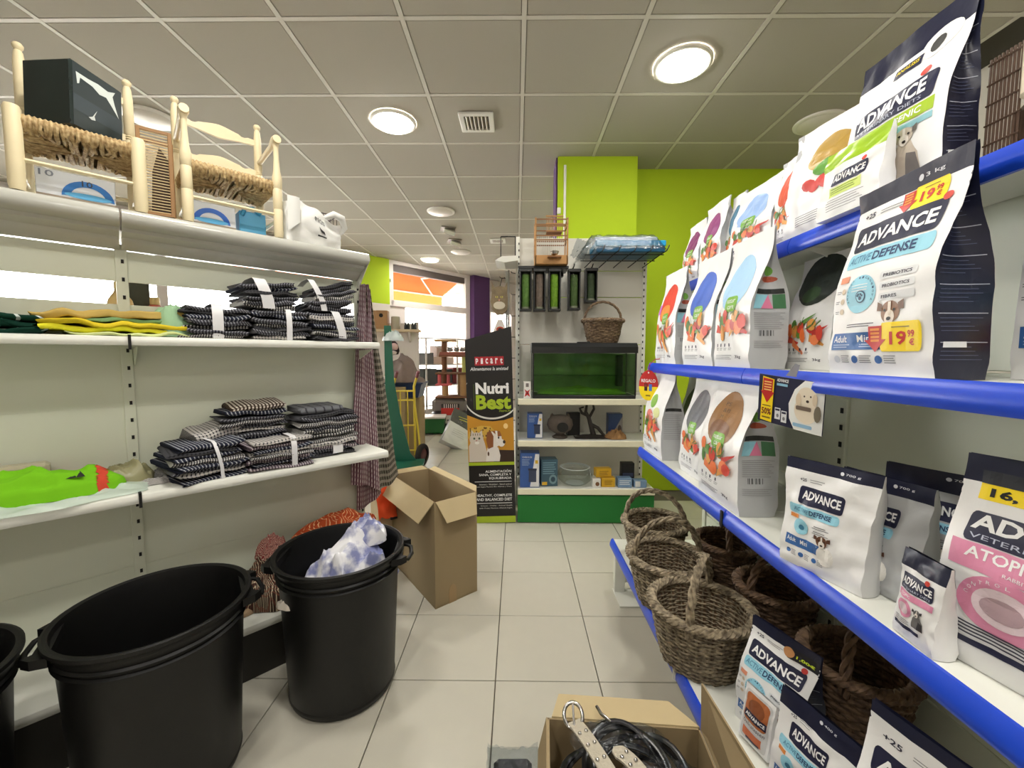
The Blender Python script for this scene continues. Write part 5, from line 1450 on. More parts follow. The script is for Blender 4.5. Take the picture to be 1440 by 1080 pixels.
# ================================================================== on top of the left shelving
M_wood = mat('pale turned wood', (226, 212, 174), rough=.5, noise_amt=.05, noise_scale=18)
M_rush = wicker('rush seat', (150, 122, 80), (206, 182, 136), 90)
ZT = 1.757
def rush_seat(W, D, th):
    mb = MB()
    rnd = random.Random(3)
    n = 24
    for side in range(4):
        L = W if side % 2 == 0 else D; Q = D if side % 2 == 0 else W
        for i in range(n):
            s_ = (i + .5) / n; x = (s_ - .5) * L
            dep = min(s_, 1 - s_) * L * .98; dep = min(dep, Q / 2)
            z0 = rnd.uniform(-.001, .001)
            pts = [(x, -Q / 2 + dep, th * .45 + z0), (x, -Q / 2 + .012, th * .5 + z0), (x, -Q / 2 - .004, th * .3), (x, -Q / 2 - .008, 0), (x + rnd.uniform(-.003, .003), -Q / 2 - .003, -th * .4), (x + rnd.uniform(-.01, .01), -Q / 2 + .02, -th * .55 + rnd.uniform(-.006, .002)), (x + rnd.uniform(-.008, .008), -Q / 2 + max(.03, dep), -th * .4 + rnd.uniform(-.008, .004))]
            R_ = Matrix.Rotation(pi / 2 * side, 3, 'Z')
            mb.tube([R_ @ Vector(p) for p in pts], L / n * .56, 5)
    return mb.mesh('seat', M_rush, 60)
def post_prof(h, r, fin=True, rings=()):
    p = [(0, 0), (r * .82, 0), (r, .02), (r, h * .35)]
    for z in rings:
        p += [(r, z - .012), (r * .78, z - .008), (r * .96, z - .004), (r * .78, z), (r * .96, z + .004), (r * .78, z + .008), (r, z + .014)]
    if fin:
        p += [(r * .95, h - .07), (r * .72, h - .032), (r * .52, h - .026), (r * .85, h - .017), (r * .88, h - .009), (r * .6, h - .002), (0, h)]
    else:
        p += [(r, h - .012), (r * .85, h - .003), (0, h)]
    return p
def slat_poly(W, amp):
    n = 24; top = []; bot = []
    for i in range(n + 1):
        u = i / n; q = abs(u - .5) * 2
        b2 = .5 + .5 * cos(pi * min(1, q / .62)) if q < .62 else 0
        top.append(((u - .5) * W, .030 + .012 * b2 - .006 * (1 if .50 < q < .70 else 0) + .006 * (1 - q)))
        bot.append(((u - .5) * W, .006 * b2 * -1 + .008 * q))
    return bot + top[::-1]
def chair(label, a, w_, arms):
    t = thing('rush_chair', label, 'chair', LG(a, .005, ZT), LA)
    d = .125; r = .0165
    for s in (-1, 1):
        hf = .41 if arms else .255
        prof = post_prof(hf, r * 1.2, False, ()) if not arms else [(0, 0), (r * .9, 0), (r * 1.1, .015), (r * 1.1, .115), (r * 1.0, .118), (r * 1.1, .121), (r * 1.1, .20), (r * 1.0, .203), (r * 1.1, .206), (r * 1.15, .25), (r * .8, .28), (r * .62, .33), (r * .6, .37), (r * .75, .39), (0, .40)]
        mb = MB(); mb.lathe(prof, 18, (s * w_ / 2, -d, 0)); mb.build('front_leg', M_wood, t, 45)
        mb = MB(); mb.lathe(post_prof(.56, r, True, (.34,)), 18, (s * (w_ / 2 - .006), d, 0)); mb.build('back_post', M_wood, t, 45)
        mb = MB(); mb.tube([(s * w_ / 2, -d, .075), (s * (w_ / 2 - .006), d, .075)], .0075, 8); mb.build('side_stretcher', M_wood, t, 45)
        if arms:
            mb = MB(); mb.tube([(s * w_ / 2, -d - .022, .405), (s * w_ / 2, -d, .405), (s * w_ / 2, -d + .06, .398), (s * (w_ / 2 - .004), d - .02, .385), (s * (w_ / 2 - .006), d, .385)], [.016, .019, .012, .011, .009], 10); mb.build('arm', M_wood, t, 50)
    mb = MB(); mb.tube([(-w_ / 2, -d, .095), (w_ / 2, -d, .095)], .007, 8); mb.build('front_stretcher', M_wood, t, 45)
    mb = MB(); mb.tube([(-w_ / 2, d, .10), (w_ / 2, d, .10)], .007, 8); mb.build('back_stretcher', M_wood, t, 45)
    s = link('seat', rush_seat(w_ - .01, 2 * d - .005, .04), t, (0, 0, .215))
    for z in (.32, .455):
        mb = MB(); mb.prism(slat_poly(w_ - .02, 1), d - .007, d + .007, 'y'); mb.build('back_slat', M_wood, t).location = (0, 0, z)
    return t
chair('small pale wooden rush seat chair at the left, dark box on it', -.985, .285, False)
chair('small pale wooden rush seat armchair on top of the left shelving', -.555, .31, True)
# glossy dark box on the first chair
M_dgl = mat('dark glossy print', (30, 40, 38), rough=.22, noise_amt=.5, noise_scale=9, spec=.6)
bx_ = thing('storage_box', 'black glossy box with white dolphin picture on the left chair', 'box', LG(-.995, .005, ZT + .240), LA + radians(42))
bx_.rotation_euler = (0, radians(2), LA + radians(42))
mb = MB(); mb.box((0, 0, .108), (.17, .17, .216), ch=.006); mb.build('carton', M_dgl, bx_)
def dbF(u, v, off): return Vector(((u - .5) * .16, -.0855 - off, .006 + v * .204))
print_layers([('poly', rrect(0, 0, 1, 1), (30, 42, 44), 'printed_panel'), ('poly', rrect(0, .25, 1, .5), (44, 56, 62), 'printed_panel'),
              ('poly', [(.06, .86), (.08, .68), (.12, .70), (.14, .80), (.38, .78), (.52, .72), (.66, .74), (.78, .64), (.93, .50), (.84, .70), (.80, .82), (.86, .92), (.70, .86), (.5, .88), (.3, .86)], (196, 204, 200), 'dolphin_picture'),
              ('poly', [(.28, .24), (.36, .28), (.46, .42), (.40, .30), (.42, .24), (.34, .22)], (190, 196, 194), 'dolphin_picture')], dbF, bx_, .3)
# slatted wooden cage panel between the chairs
cg = thing('wooden_cage', 'narrow cage of thin wooden rods standing between the two chairs', 'cage', LG(-.790, .085, ZT), LA + radians(-8))
M_wb = mat('brown wood', (150, 112, 70), rough=.6, noise_amt=.1, noise_scale=20)
for x, y in ((-.045, -.05), (.042, -.05), (-.045, .05), (.042, .05)):
    mb = MB(); mb.box((x, y, .15), (.012, .012, .30), ch=.002); mb.build('post', M_wb, cg)
for z in (.005, .295):
    for y in (-.05, .05):
        mb = MB(); mb.box((0, y, z), (.09, .010, .010)); mb.build('rail', M_wb, cg)
rd = MB(); rd.tube([(-.045, 0, 0), (.042, 0, 0)], .0017, 5); rme = rd.mesh('rod', mat('bamboo rod', (214, 192, 148), rough=.5))
for i in range(28):
    link('rod', rme, cg, (0, -.052, .012 + .0102 * i))
    link('rod', rme, cg, (0, .050, .012 + .0102 * i))
rd = MB(); rd.tube([(0, -.05, 0), (0, .05, 0)], .0017, 5); rme = rd.mesh('rod', M_wb)
for i in range(28):
    link('rod', rme, cg, (-.047, 0, .012 + .0102 * i))
mb = MB(); mb.prism([(-.02, .0), (.035, .0), (.035, .21), (.01, .25), (-.012, .16)], -.03, .03, 'y'); mb.build('inner_box', mat('dark brown board', (70, 52, 40), rough=.7), cg)
# cartons with blue handles pushed under the chairs
M_pk = mat('white print board', (226, 230, 236), rough=.4)
def toy_pack(label, a, W, arcs, word=None):
    t = thing('toy_carton', label, 'carton', LG(a, -.01, ZT), LA)
    mb = MB(); mb.box((0, 0, .055), (W, .11, .11), ch=.002); mb.build('carton', M_pk, t)
    F = lambda u, v, off: Vector(((u - .5) * W, -.0555 - off, v * .11))
    it = [('poly', rrect(0, 0, 1, .26), (150, 136, 118), 'printed_panel')]
    for (cu, r, c) in arcs:
        k = W / .11
        out = [(cu + r * cos(radians(x)), .30 + r * k * sin(radians(x)) * .9) for x in range(0, 181, 12)]
        inn = [(cu + r * .66 * cos(radians(x)), .34 + r * k * .60 * sin(radians(x)) * .9) for x in range(180, -1, -12)]
        it.append(('poly', out + inn, c, 'blue_handle_print'))
        it.append(('poly', ell(cu, .36, r * .9, .09), (92, 176, 226), 'blue_handle_print'))
    if word:
        it.append(('text', (word, .56, .66, .70, .84, .01), (40, 50, 70)))
        it.append(('text', (word, .04, .78, .22, .96, .01), (130, 136, 150)))
    print_layers(it, F, t, .2)
toy_pack('white carton with blue handle print and number 10 under the left chair', -1.0, .19, ((.64, .34, (40, 120, 200)),), '10')
toy_pack('white carton with dark blue handle print under the armchair', -.615, .15, ((.45, .42, (48, 108, 206)),))
o = thing('toy_carton', 'pale blue carton with teal handle under the armchair, at the right', 'carton', LG(-.475, -.01, ZT), LA)
mb = MB(); mb.box((.0, 0, .055), (.10, .10, .11), ch=.003); mb.build('carton', mat('sky carton', (86, 164, 206), rough=.4), o)
mb = MB(); mb.tube([(-.04, -.05, .09), (-.03, -.055, .118), (-.0, -.055, .125), (.03, -.055, .105)], .009, 8); mb.build('handle', mat('teal handle', (40, 130, 170), rough=.4), o, 60)
# white tote and wire basket at the right end
tb = thing('tote_bag', 'white cloth bag with small black logo at the end of the top shelf', 'bag', LG(-.25, .075, ZT), LA)
def tote(u, v):
    x = (u - .5) * .235; top = .185 - .075 * ss(.25, .95, u) - .02 * ss(.0, .2, .2 - u) + .008 * sin(u * 13)
    z = top * v
    y = -.052 - .018 * sin(pi * v) * sin(pi * u) + .012 * noise.noise(Vector((u * 4, v * 3, 3)))
    return (x + .006 * noise.noise(Vector((v * 5, 1, 2))), y, z)
M_tote = mat('white canvas', (228, 228, 224), rough=.75)
mb = MB(); mb.grid(tote, 26, 16); mb.build('front_panel', M_tote, tb, 70)
mb = MB(); mb.grid(lambda u, v: Vector(tote(u, v)) * 1.0 + Vector((0, .075 - (Vector(tote(u, v)).y + .052) * 2, .0)), 26, 16); mb.build('back_panel', M_tote, tb, 70)
for u0 in (0.0, 1.0):
    mb = MB(); mb.grid(lambda u, v: Vector(tote(u0, v)).lerp(Vector(tote(u0, v)) + Vector((0, .075 - (Vector(tote(u0, v)).y + .052) * 2, 0)), u) + Vector(((.012 if u0 else -.012) * sin(pi * u), 0, 0)), 6, 12); mb.build('side_gusset', M_tote, tb, 70)
mb = MB(); mb.grid(lambda u, v: ((-.118 + .05 * u), -.075 - .006 * sin(pi * u), .185 - .15 * v * (1 - .3 * u)), 6, 8); mb.build('flap', M_tote, tb, 70)
mb = MB(); mb.tube([(.04, -.07, .125), (.075, -.085, .145), (.115, -.08, .135), (.135, -.06, .10), (.118, -.05, .07)], [.010, .016, .018, .014, .008], 8); mb.build('sleeve', M_tote, tb, 70)
def ttF(u, v, off): return Vector((tote(u, v))) + Vector((0, -.0025 - off, 0))
print_layers([('text', ('PI', .50, .62, .57, .74, .01), (50, 50, 52), 'logo'), ('text', ('CO', .58, .60, .68, .74, .01), (50, 50, 52), 'logo'), ('poly', [(.55, .5), (.60, .36), (.68, .34), (.66, .42), (.60, .44)], (50, 50, 52), 'logo'), ('poly', rrect(.54, .24, .70, .28), (40, 40, 42), 'logo')], ttF, tb, .1)
wbk = thing('wire_basket', 'dark wire basket lying behind the white bag', 'wire basket', LG(-.20, -.03, ZT + .11), LA)
M_wire = mat('dark wire', (52, 40, 38), rough=.5)
for z in (0.0, .075):
    mb = MB(); mb.tube([(-.10, -.05, z), (.10, -.05, z), (.10, .05, z), (-.10, .05, z)], .003, 6, closed=True); mb.build('frame_wire', M_wire, wbk)
wm = MB(); wm.tube([(0, -.05, .075), (0, -.05, -.0), (0, .05, -.0), (0, .05, .075)], .0016, 5); wme = wm.mesh('wire', M_wire)
for i in range(13):
    link('wire', wme, wbk, (-.096 + .016 * i, 0, 0))
o = MB().box((0, 0, .055), (.19, .10, .108), ch=.01).build('storage_box', mat('grey box', (150, 148, 142), rough=.5), None, None, LG(-.20, -.03, ZT), LA); tag(o, 'grey box under the dark wire basket', 'box')
# bottles seen through the gap
def bottle(label, a, e, c, prof, lid=None):
    t = thing('bottle', label, 'bottle', LG(a, e, 1.358), LA)
    mb = MB(); mb.lathe(prof, 20); mb.build('body', mat('bottle_%d_%d_%d' % c, c, rough=.35), t, 40)
    h = prof[-1][1]
    mb = MB(); mb.lathe([(.016, h), (.017, h + .002), (.016, h + .03), (0, h + .031)], 16); mb.build('cap', mat('bottle cap', lid or (220, 214, 205), rough=.4), t, 40)
bottle('beige bottle seen through the gap in the left shelving', -.905, -.13, (204, 170, 110), [(0, 0), (.042, 0), (.045, .01), (.045, .07), (.036, .11), (.018, .14), (.016, .15)], (206, 178, 120))
bottle('red bottle with white cap seen through the gap', -.80, -.14, (170, 70, 50), [(0, 0), (.036, 0), (.038, .01), (.034, .06), (.022, .09), (.017, .10)])
o = MB().box((0, 0, .12), (.10, .05, .24), ch=.004).build('pack', mat('dark leaf print', (58, 58, 44), rough=.5, noise_amt=.5, noise_scale=24), None, None, LG(-.86, -.23, 1.358), LA); tag(o, 'dark green patterned pack behind the upright, seen through the gap', 'pack')
o = MB().box((0, 0, .05), (.09, .06, .10), ch=.008).build('pack', mat('olive pack', (140, 124, 84), rough=.5), None, None, LG(-.60, -.14, 1.358), LA); tag(o, 'olive pack seen through the gap behind the dark bundles', 'pack')

# ================================================================== end unit at the far wall
M_kg = mat('green plinth', (20, 116, 44), rough=.45)
M_cream = mat('cream price rail', (236, 232, 206), rough=.4)
eu = thing('shelving_unit', 'white end unit with green plinth under the lime green pillar', 'shelving', (.01, 3.37, 0), 0)
W_ = 1.02
for z0, z1 in ((.2, .58), (.583, .96), (.963, 1.34), (1.343, 1.72), (1.723, 1.93), (1.933, 2.19)):
    mb = MB(); mb.box((W_ / 2, .02, (z0 + z1) / 2), (W_ - .03, .014, z1 - z0 - .002), ch=.002); mb.build('back_panel', mat('light back panel', (214, 212, 202), rough=.5), eu)
sl = MB(); sl.box((0, 0, 0), (.008, .004, .016)); sme_ = sl.mesh('slot', M_dark)
for x in (.0, W_):
    mb = MB(); mb.box((x, .02, 1.1), (.032, .03, 2.2), ch=.002); up = mb.build('upright', M_shelf, eu)
    for k in range(38):
        link('slot', sme_, up, (x + (.008 if x == 0 else -.006), .003, .22 + .052 * k))
for z in (.265, .625, .935):
    mb = MB(); mb.box((W_ / 2, -.185, z - .014), (W_ - .004, .36, .026), ch=.002); s = mb.build('shelf', M_shelf, eu)
    mb = MB(); mb.box((W_ / 2, -.372, z - .020), (W_ - .004, .012, .044), ch=.003); mb.build('price_rail', M_cream, s)
mb = MB(); mb.box((W_ / 2, -.355, .11), (W_ - .006, .02, .205), ch=.002); mb.build('plinth', M_kg, eu)
# side bracket shelf and the row of hooks on the left edge
mb = MB(); mb.prism([(-.17, 1.955), (-.12, 1.985), (.0, 1.99), (.0, 1.955), (-.1, 1.94)], -.26, .02, 'y'); mb.build('side_shelf', M_shelf, eu)
mb = MB(); mb.box((-.075, .03, .98), (.012, .02, 1.92)); mb.build('side_post', mat('grey steel post', (128, 126, 120), rough=.4), eu)
hk = MB(); hk.tube([(0, 0, 0), (-.03, -.02, 0), (-.036, -.024, .012)], .003, 5); hme = hk.mesh('hook', M_dark)
for k in range(9):
    link('hook', hme, eu, (-.02, .0, .55 + .17 * k))
for q in ((-.13, 1.99), (-.02, 1.99)):
    mb = MB(); mb.tube([(q[0], -.2, 1.985), (q[0], -.2, 2.14), (q[0] + (.05 if q[0] < -.1 else -.0), -.2, 2.145)], .004, 6); mb.build('side_wire', M_dark, eu)
mb = MB(); mb.tube([(-.13, -.2, 2.143), (-.02, -.2, 2.143)], .004, 6); mb.build('side_wire', M_dark, eu)

def px_box(name, label, cat, x0, x1, y0, y1, z0, z1, m, items=None, ry=0.0, group=None, lid=None):
    t = thing(name, label, cat, ((x0 + x1) / 2, (y0 + y1) / 2, z0), ry, group)
    w, d, h = x1 - x0, y1 - y0, z1 - z0
    mb = MB(); mb.box((0, 0, h / 2), (w, d, h), ch=.0015); mb.build('carton', m, t)
    if items:
        print_layers(items, lambda u, v, off: Vector(((u - .5) * w, -d / 2 - off, v * h)), t, .4)
    return t
BLU = (56, 92, 160)
M_bb = mat('blue box', BLU, rough=.35)
fl_items = [('poly', [(.52, .02), (.98, .02), (.98, .98), (.78, .98)], (228, 228, 230), 'printed_panel'), ('poly', rrect(.45, .16, .84, .52), (58, 66, 92), 'filter_picture'), ('poly', rrect(.42, .50, .86, .56), (40, 46, 70), 'filter_picture'), ('poly', rrect(.78, .70, .92, .80), (220, 180, 40), 'printed_panel'), ('text', ('POWER FILTER', .12, .86, .62, .91, .0), WHITE)] + lines(.1, .82, .5, 5, .04, .012, (170, 190, 220))
px_box('filter_box', 'tall blue and white filter box at the left of the lowest end unit shelf', 'box', .03, .175, 3.03, 3.14, .266, .525, M_bb, fl_items)
px_box('filter_box', 'teal filter box beside the tall blue one, yellow mark below', 'box', .185, .31, 3.06, 3.16, .266, .47, mat('teal box', (62, 92, 108), rough=.4), [('poly', rrect(.05, .05, .36, .17), (226, 180, 50), 'printed_panel'), ('poly', ell(.72, .26, .24, .18, 18), (120, 150, 160), 'filter_picture'), ('poly', ell(.72, .26, .14, .10, 16), (50, 76, 92), 'filter_picture')] + lines(.1, .9, .9, 6, .08, .035, (120, 156, 170)) , .1)
px_box('filter_box', 'small blue and white filter box on the second end unit shelf, left', 'box', .085, .20, 3.10, 3.19, .626, .815, M_bb, fl_items)
px_box('filter_box', 'small dark blue box on the second end unit shelf, right', 'box', .72, .83, 3.20, 3.28, .626, .80, mat('dark blue box', (48, 70, 116), rough=.35), [('poly', [(.2, 0), (1, 0), (1, .9)], (140, 136, 134), 'printed_panel'), ('poly', ell(.8, .3, .14, .2, 12), (70, 54, 48), 'filter_picture')])
px_box('small_box', 'small white box with red pattern left of the aquarium', 'box', .055, .108, 3.04, 3.08, .936, 1.06, mat('white box', (230, 228, 224), rough=.4), [('poly', [(.1, .08), (.5, .2), (.9, .08), (.7, .35), (.9, .55), (.5, .42), (.1, .55), (.3, .35)], (190, 40, 44), 'printed_panel'), ('poly', rrect(.3, .68, .7, .9), (120, 110, 108), 'printed_panel'), ('poly', ell(.5, .3, .1, .05), (40, 36, 36), 'printed_panel')])
YB = mat('yellow box', (214, 168, 40), rough=.4)
px_box('small_box', 'lower yellow box on the lowest end unit shelf', 'box', .645, .745, 3.05, 3.11, .266, .335, YB, lines(.2, .7, .8, 3, .2, .08, (150, 110, 30)), 0, 'small yellow boxes')
px_box('small_box', 'upper yellow box lying tilted on the other yellow box', 'box', .60, .72, 3.07, 3.13, .337, .40, YB, lines(.2, .7, .8, 3, .2, .08, (150, 110, 30)), .15, 'small yellow boxes')
px_box('small_box', 'small white box with brown picture left of the yellow boxes', 'box', .575, .635, 3.04, 3.09, .266, .33, mat('white box', (230, 228, 224), rough=.4), [('poly', ell(.6, .4, .25, .25), (120, 80, 50), 'printed_panel')])
px_box('small_box', 'pale blue box right of the yellow boxes', 'box', .765, .87, 3.04, 3.11, .266, .335, mat('pale blue box', (120, 150, 186), rough=.4), lines(.1, .8, .9, 3, .2, .09, (210, 220, 230)))
px_box('small_box', 'pale blue and white box at the far right of the lowest end shelf', 'box', .885, .98, 3.04, 3.10, .266, .32, mat('pale blue box', (120, 150, 186), rough=.4), [('poly', rrect(.1, .1, .5, .9), (226, 228, 230), 'printed_panel')])
px_box('small_box', 'black box standing behind the pale blue ones', 'box', .82, .92, 3.16, 3.22, .266, .42, mat('black pack', (24, 24, 26), rough=.5), [('poly', rrect(.1, .3, .9, .5), (60, 70, 100), 'printed_panel')])
# fish bowl
fbw = thing('fish_bowl', 'clear glass fish bowl on the lowest end unit shelf', 'bowl', (.455, 3.14, .266))
M_gl = glass('clear glass bowl', (240, 244, 242), .5)
mb = MB(); mb.lathe([(.06, .002), (.10, .012), (.128, .04), (.135, .07), (.125, .10), (.105, .12), (.112, .128)], 36)
b_ = mb.v; mb.f = [f for f in mb.f if len(f) == 4]; mb.m = mb.m[:len(mb.f)]
mb.build('bowl', M_gl, fbw, 60)
mb = MB(); mb.lathe([(.10, .123), (.112, .126), (.116, .131), (.110, .134), (.10, .129)], 36); mb.f = [f for f in mb.f if len(f) == 4]; mb.m = mb.m[:len(mb.f)]; mb.build('rim', mat('glass rim', (206, 214, 212), rough=.1), fbw, 60)
mb = MB(); mb.lathe([(0, 0), (.065, 0), (.07, .006), (0, .008)], 30); mb.build('base', mat('glass rim', (206, 214, 212), rough=.1), fbw, 60)
# cave ornament
co = thing('cave_ornament', 'rounded stone cave ornament on a foot with cat ears', 'ornament', (.335, 3.13, .626))
M_cave = mat('brown grey resin', (92, 82, 74), rough=.75, noise_amt=.3, noise_scale=25, bump=.3, bump_scale=60)
mb = MB(); mb.lathe([(0, 0), (.055, 0), (.06, .008), (.04, .02), (.03, .03), (.045, .038), (.085, .065), (.1, .1), (.092, .14), (.06, .168), (.02, .176), (0, .177)], 30); mb.build('body', M_cave, co, 60)
mb = MB(); mb.prism(ell(.01, .095, .042, .036, 18), -.104, -.085, 'y'); mb.build('opening', M_dark, co)
for s in (-1, 1):
    mb = MB(); mb.lathe([(.022, 0), (.012, .03), (0, .045)], 12, (s * .06, 0, .145)); mb.build('ear', M_cave, co, 60)
o = MB().box((0, 0, .09), (.10, .05, .18), ch=.002).build('small_box', mat('black pack', (24, 24, 26), rough=.5), None, None, (.45, 3.24, .626), .2); tag(o, 'dark box behind the cave ornament', 'box')
# driftwood and coral
dw = thing('driftwood', 'dark twisted driftwood ornament on a flat base', 'ornament', (.575, 3.13, .626))
M_dw = mat('dark driftwood', (44, 38, 34), rough=.7, noise_amt=.2)
mb = MB(); mb.grid(lambda u, v: ((u - .5) * .26 , (v - .5) * .12, .004 + .022 * max(0, 1 - (2 * u - 1) ** 2) * max(0, 1 - (2 * v - 1) ** 2) + .004 * noise.noise(Vector((u * 6, v * 6, 1)))), 16, 10); mb.build('base', M_dw, dw, 60)
for k, (pts, r) in enumerate((([(.02, 0, .01), (.0, 0, .08), (-.02, 0, .15), (-.045, 0, .20), (-.035, 0, .265)], [.022, .018, .015, .012, .008]), ([(-.03, 0, .17), (-.075, 0, .19), (-.09, 0, .225), (-.06, 0, .235)], [.012, .011, .009, .006]), ([(.0, 0, .10), (.05, .0, .075), (.085, -.01, .03), (.11, -.01, .008)], [.014, .013, .011, .008]), ([(-.02, 0, .15), (.02, .01, .22), (.01, .01, .27)], [.012, .010, .007]))):
    mb = MB(); mb.tube(pts, r, 8); mb.build('branch', M_dw, dw, 60)
o = link('coral_ornament', heap('coral_ornament', mat('coral brown', (150, 112, 70), rough=.8, noise_amt=.3, noise_scale=30), .16, .10, .085, 77, folds=7, flat=.5, rough=1.4), None, (.755, 3.10, .626)); tag(o, 'brown coral ornament beside the driftwood', 'ornament')
# aquarium
aq = thing('aquarium', 'black framed aquarium with algae green glass and black lid', 'aquarium', (.50, 3.17, .936))
AW, AD, AH = .76, .28, .335
M_bp = mat('black plastic', (22, 24, 24), rough=.35)
mb = MB(); mb.box((0, 0, .012), (AW, AD, .024), ch=.003); mb.build('base_frame', M_bp, aq)
mb = MB(); mb.prism([(-AD / 2 - .006, AH), (AD / 2 + .006, AH), (AD / 2 + .006, AH + .05), (AD / 2 - .02, AH + .075), (-AD / 2 + .03, AH + .075), (-AD / 2 - .006, AH + .045)], -AW / 2 - .008, AW / 2 + .008, 'x'); mb.build('lid', M_bp, aq)
mb = MB(); mb.box((0, -AD / 2 + .06, AH + .078), (.10, .03, .012), ch=.004); mb.build('lid_handle', M_bp, aq)
M_ag = glass('aquarium glass', (220, 238, 212), .8)
for s in (-1, 1):
    mb = MB(); mb.box((s * (AW / 2 - .004), 0, .18), (.006, AD - .01, AH - .03)); mb.build('side_pane', M_ag, aq)
    for y in (-1, 1):
        mb = MB(); mb.box((s * (AW / 2 - .004), y * (AD / 2 - .004), .18), (.010, .010, AH - .02)); mb.build('corner_seal', M_bp, aq)
mb = MB(); mb.box((0, -AD / 2 + .004, .18), (AW - .012, .006, AH - .03)); mb.build('front_pane', M_ag, aq)
M_al2 = mat('algae back', (150, 182, 124), rough=.5, noise_amt=.6, noise_scale=7)
mb = MB(); mb.box((0, AD / 2 - .006, .18), (AW - .012, .006, AH - .03)); mb.build('back_pane', M_al2, aq)
mb = MB(); mb.box((0, .03, .165), (AW - .02, AD - .09, .004)); mb.build('reflection_sheet', M_ag, aq)  # added sheet standing in for an inner reflection at mid height
o = link('algae_floor', heap('algae_floor', mat('algae green', (130, 170, 50), rough=.7, noise_amt=.5, noise_scale=16), AW - .04, AD - .04, .06, 78, folds=6, flat=.5), aq, (0, 0, .026))
mb = MB(); mb.box((.30, .05, .2), (.05, .06, .24), ch=.006); mb.build('inner_filter', mat('inner filter', (30, 44, 40), rough=.4), aq)
# wicker basket on the lid
basket('wicker_basket', 'rustic wicker basket with arched handle on the aquarium lid', (.655, 3.16, .936 + .411), radians(5), .145, .12, .105, .09, .165, .145, wicker('rustic wicker', (84, 66, 50), (140, 118, 92)), handle_axis='x', rim_r=.018, hr=.008, rows=14, stakes=22)

# hanging moss tubes
mh = thing('hanging_rail', 'short black rail carrying the bird cage above the hanging tubes', 'rail', (.20, 3.24, 1.90))
mb = MB(); mb.box((0, 0, .012), (.38, .20, .02), ch=.003); mb.build('rail', M_bp, mh)
for x in (-.16, .16):
    mb = MB(); mb.box((x, .10, .0), (.02, .06, .05), ch=.003); mb.build('bracket', M_bp, mh)
def moss_tube(label, x, y, z0, z1, c1, c2):
    t = thing('display_tube', label, 'display tube', (x, y, z0), 0, 'hanging display tubes')
    h = z1 - z0; w = .092
    mb = MB(); mb.box((0, .035, h / 2), (w, .012, h), ch=.002); mb.build('back_plate', M_bp, t)
    for s in (-1, 1):
        mb = MB(); mb.box((s * (w / 2 - .006), 0, h / 2), (.010, .075, h - .02), ch=.002); mb.build('side_rail', M_bp, t)
    mb = MB(); mb.box((0, -.005, h - .012), (w + .004, .085, .024), ch=.003); mb.build('top_cap', M_bp, t)
    mb = MB(); mb.box((0, -.004, .008), (w, .08, .016), ch=.003); mb.build('bottom_cap', M_bp, t)
    mb = MB(); mb.lathe([(0, .018), (.028, .018), (.031, .03), (.031, h - .06), (.026, h - .04), (0, h - .038)], 20); mb.build('filling', mat('fill_%d_%d_%d' % c1, c1, rough=.7, noise_amt=.6, noise_scale=60, bump=.5, bump_scale=120), t, 50)
    mb = MB(); mb.lathe([(.034, .016), (.035, .02), (.035, h - .03), (.034, h - .026)], 24); mb.f = [f for f in mb.f if len(f) == 4]; mb.m = mb.m[:len(mb.f)]; mb.build('clear_tube', M_gl, t, 50)
    mb = MB(); mb.lathe([(0, .017), (.033, .017), (.033, .032), (0, .033)], 20); mb.build('sand', mat('pale sand', c2, rough=.8), t, 50)
for k, (x, y, z0, z1, c1, c2, lab) in enumerate(((.068, 3.16, 1.585, 1.898, (104, 140, 66), (150, 150, 130), 'green filled hanging tube at the far left'), (.172, 3.16, 1.585, 1.898, (136, 116, 106), (196, 186, 160), 'brown filled hanging tube, second from left'), (.285, 3.16, 1.585, 1.898, (126, 168, 40), (170, 170, 130), 'bright moss green hanging tube, third from left'), (.435, 3.18, 1.595, 1.90, (84, 108, 56), (140, 140, 120), 'dark green hanging tube, fourth from left'), (.575, 3.25, 1.66, 1.92, (76, 92, 62), (110, 110, 96), 'hanging tube set back behind the basket handle'))):
    moss_tube(lab, x, y, z0, z1, c1, c2)
for x in (.435, .575):
    mb = MB(); mb.tube([(x, 3.36, 1.93), (x, 3.20, 1.925), (x, 3.16, 1.94)], .004, 6); mb.tube([(x, 3.22, 1.926), (x, 3.22, 1.90)], .003, 6); o = mb.build('wall_hook', M_dark); tag(o, ['black hook holding the fourth hanging tube', 'black hook holding the set back hanging tube'][x > .5], 'hook')
# bird cage
bc = thing('bird_cage', 'small wooden bird cage with thin white bars on the black rail', 'bird cage', (.255, 3.17, 1.923))
M_bw = mat('cage wood', (176, 130, 76), rough=.55, noise_amt=.06)
M_bd = mat('cage dark wood', (140, 96, 56), rough=.6)
cw, cd_, chh = .245, .17, .335
mb = MB(); mb.box((0, 0, .0325), (cw, cd_, .065), ch=.003); mb.build('base_drawer', M_bw, bc)
for sx in (-1, 1):
    for sy in (-1, 1):
        mb = MB(); mb.box((sx * (cw / 2 - .006), sy * (cd_ / 2 - .006), chh / 2), (.012, .012, chh), ch=.002); mb.build('post', M_bw, bc)
for z in (.175, .205, .285, .322):
    for sy in (-1, 1):
        mb = MB(); mb.box((0, sy * (cd_ / 2 - .006), z), (cw, .008, .008)); mb.build('rail', M_bd, bc)
    for sx in (-1, 1):
        mb = MB(); mb.box((sx * (cw / 2 - .006), 0, z), (.008, cd_, .008)); mb.build('rail', M_bd, bc)
bm_ = MB(); bm_.tube([(0, 0, .065), (0, 0, .20)], .0013, 4); bme2 = bm_.mesh('bar', mat('white wire', (226, 224, 214), rough=.4))
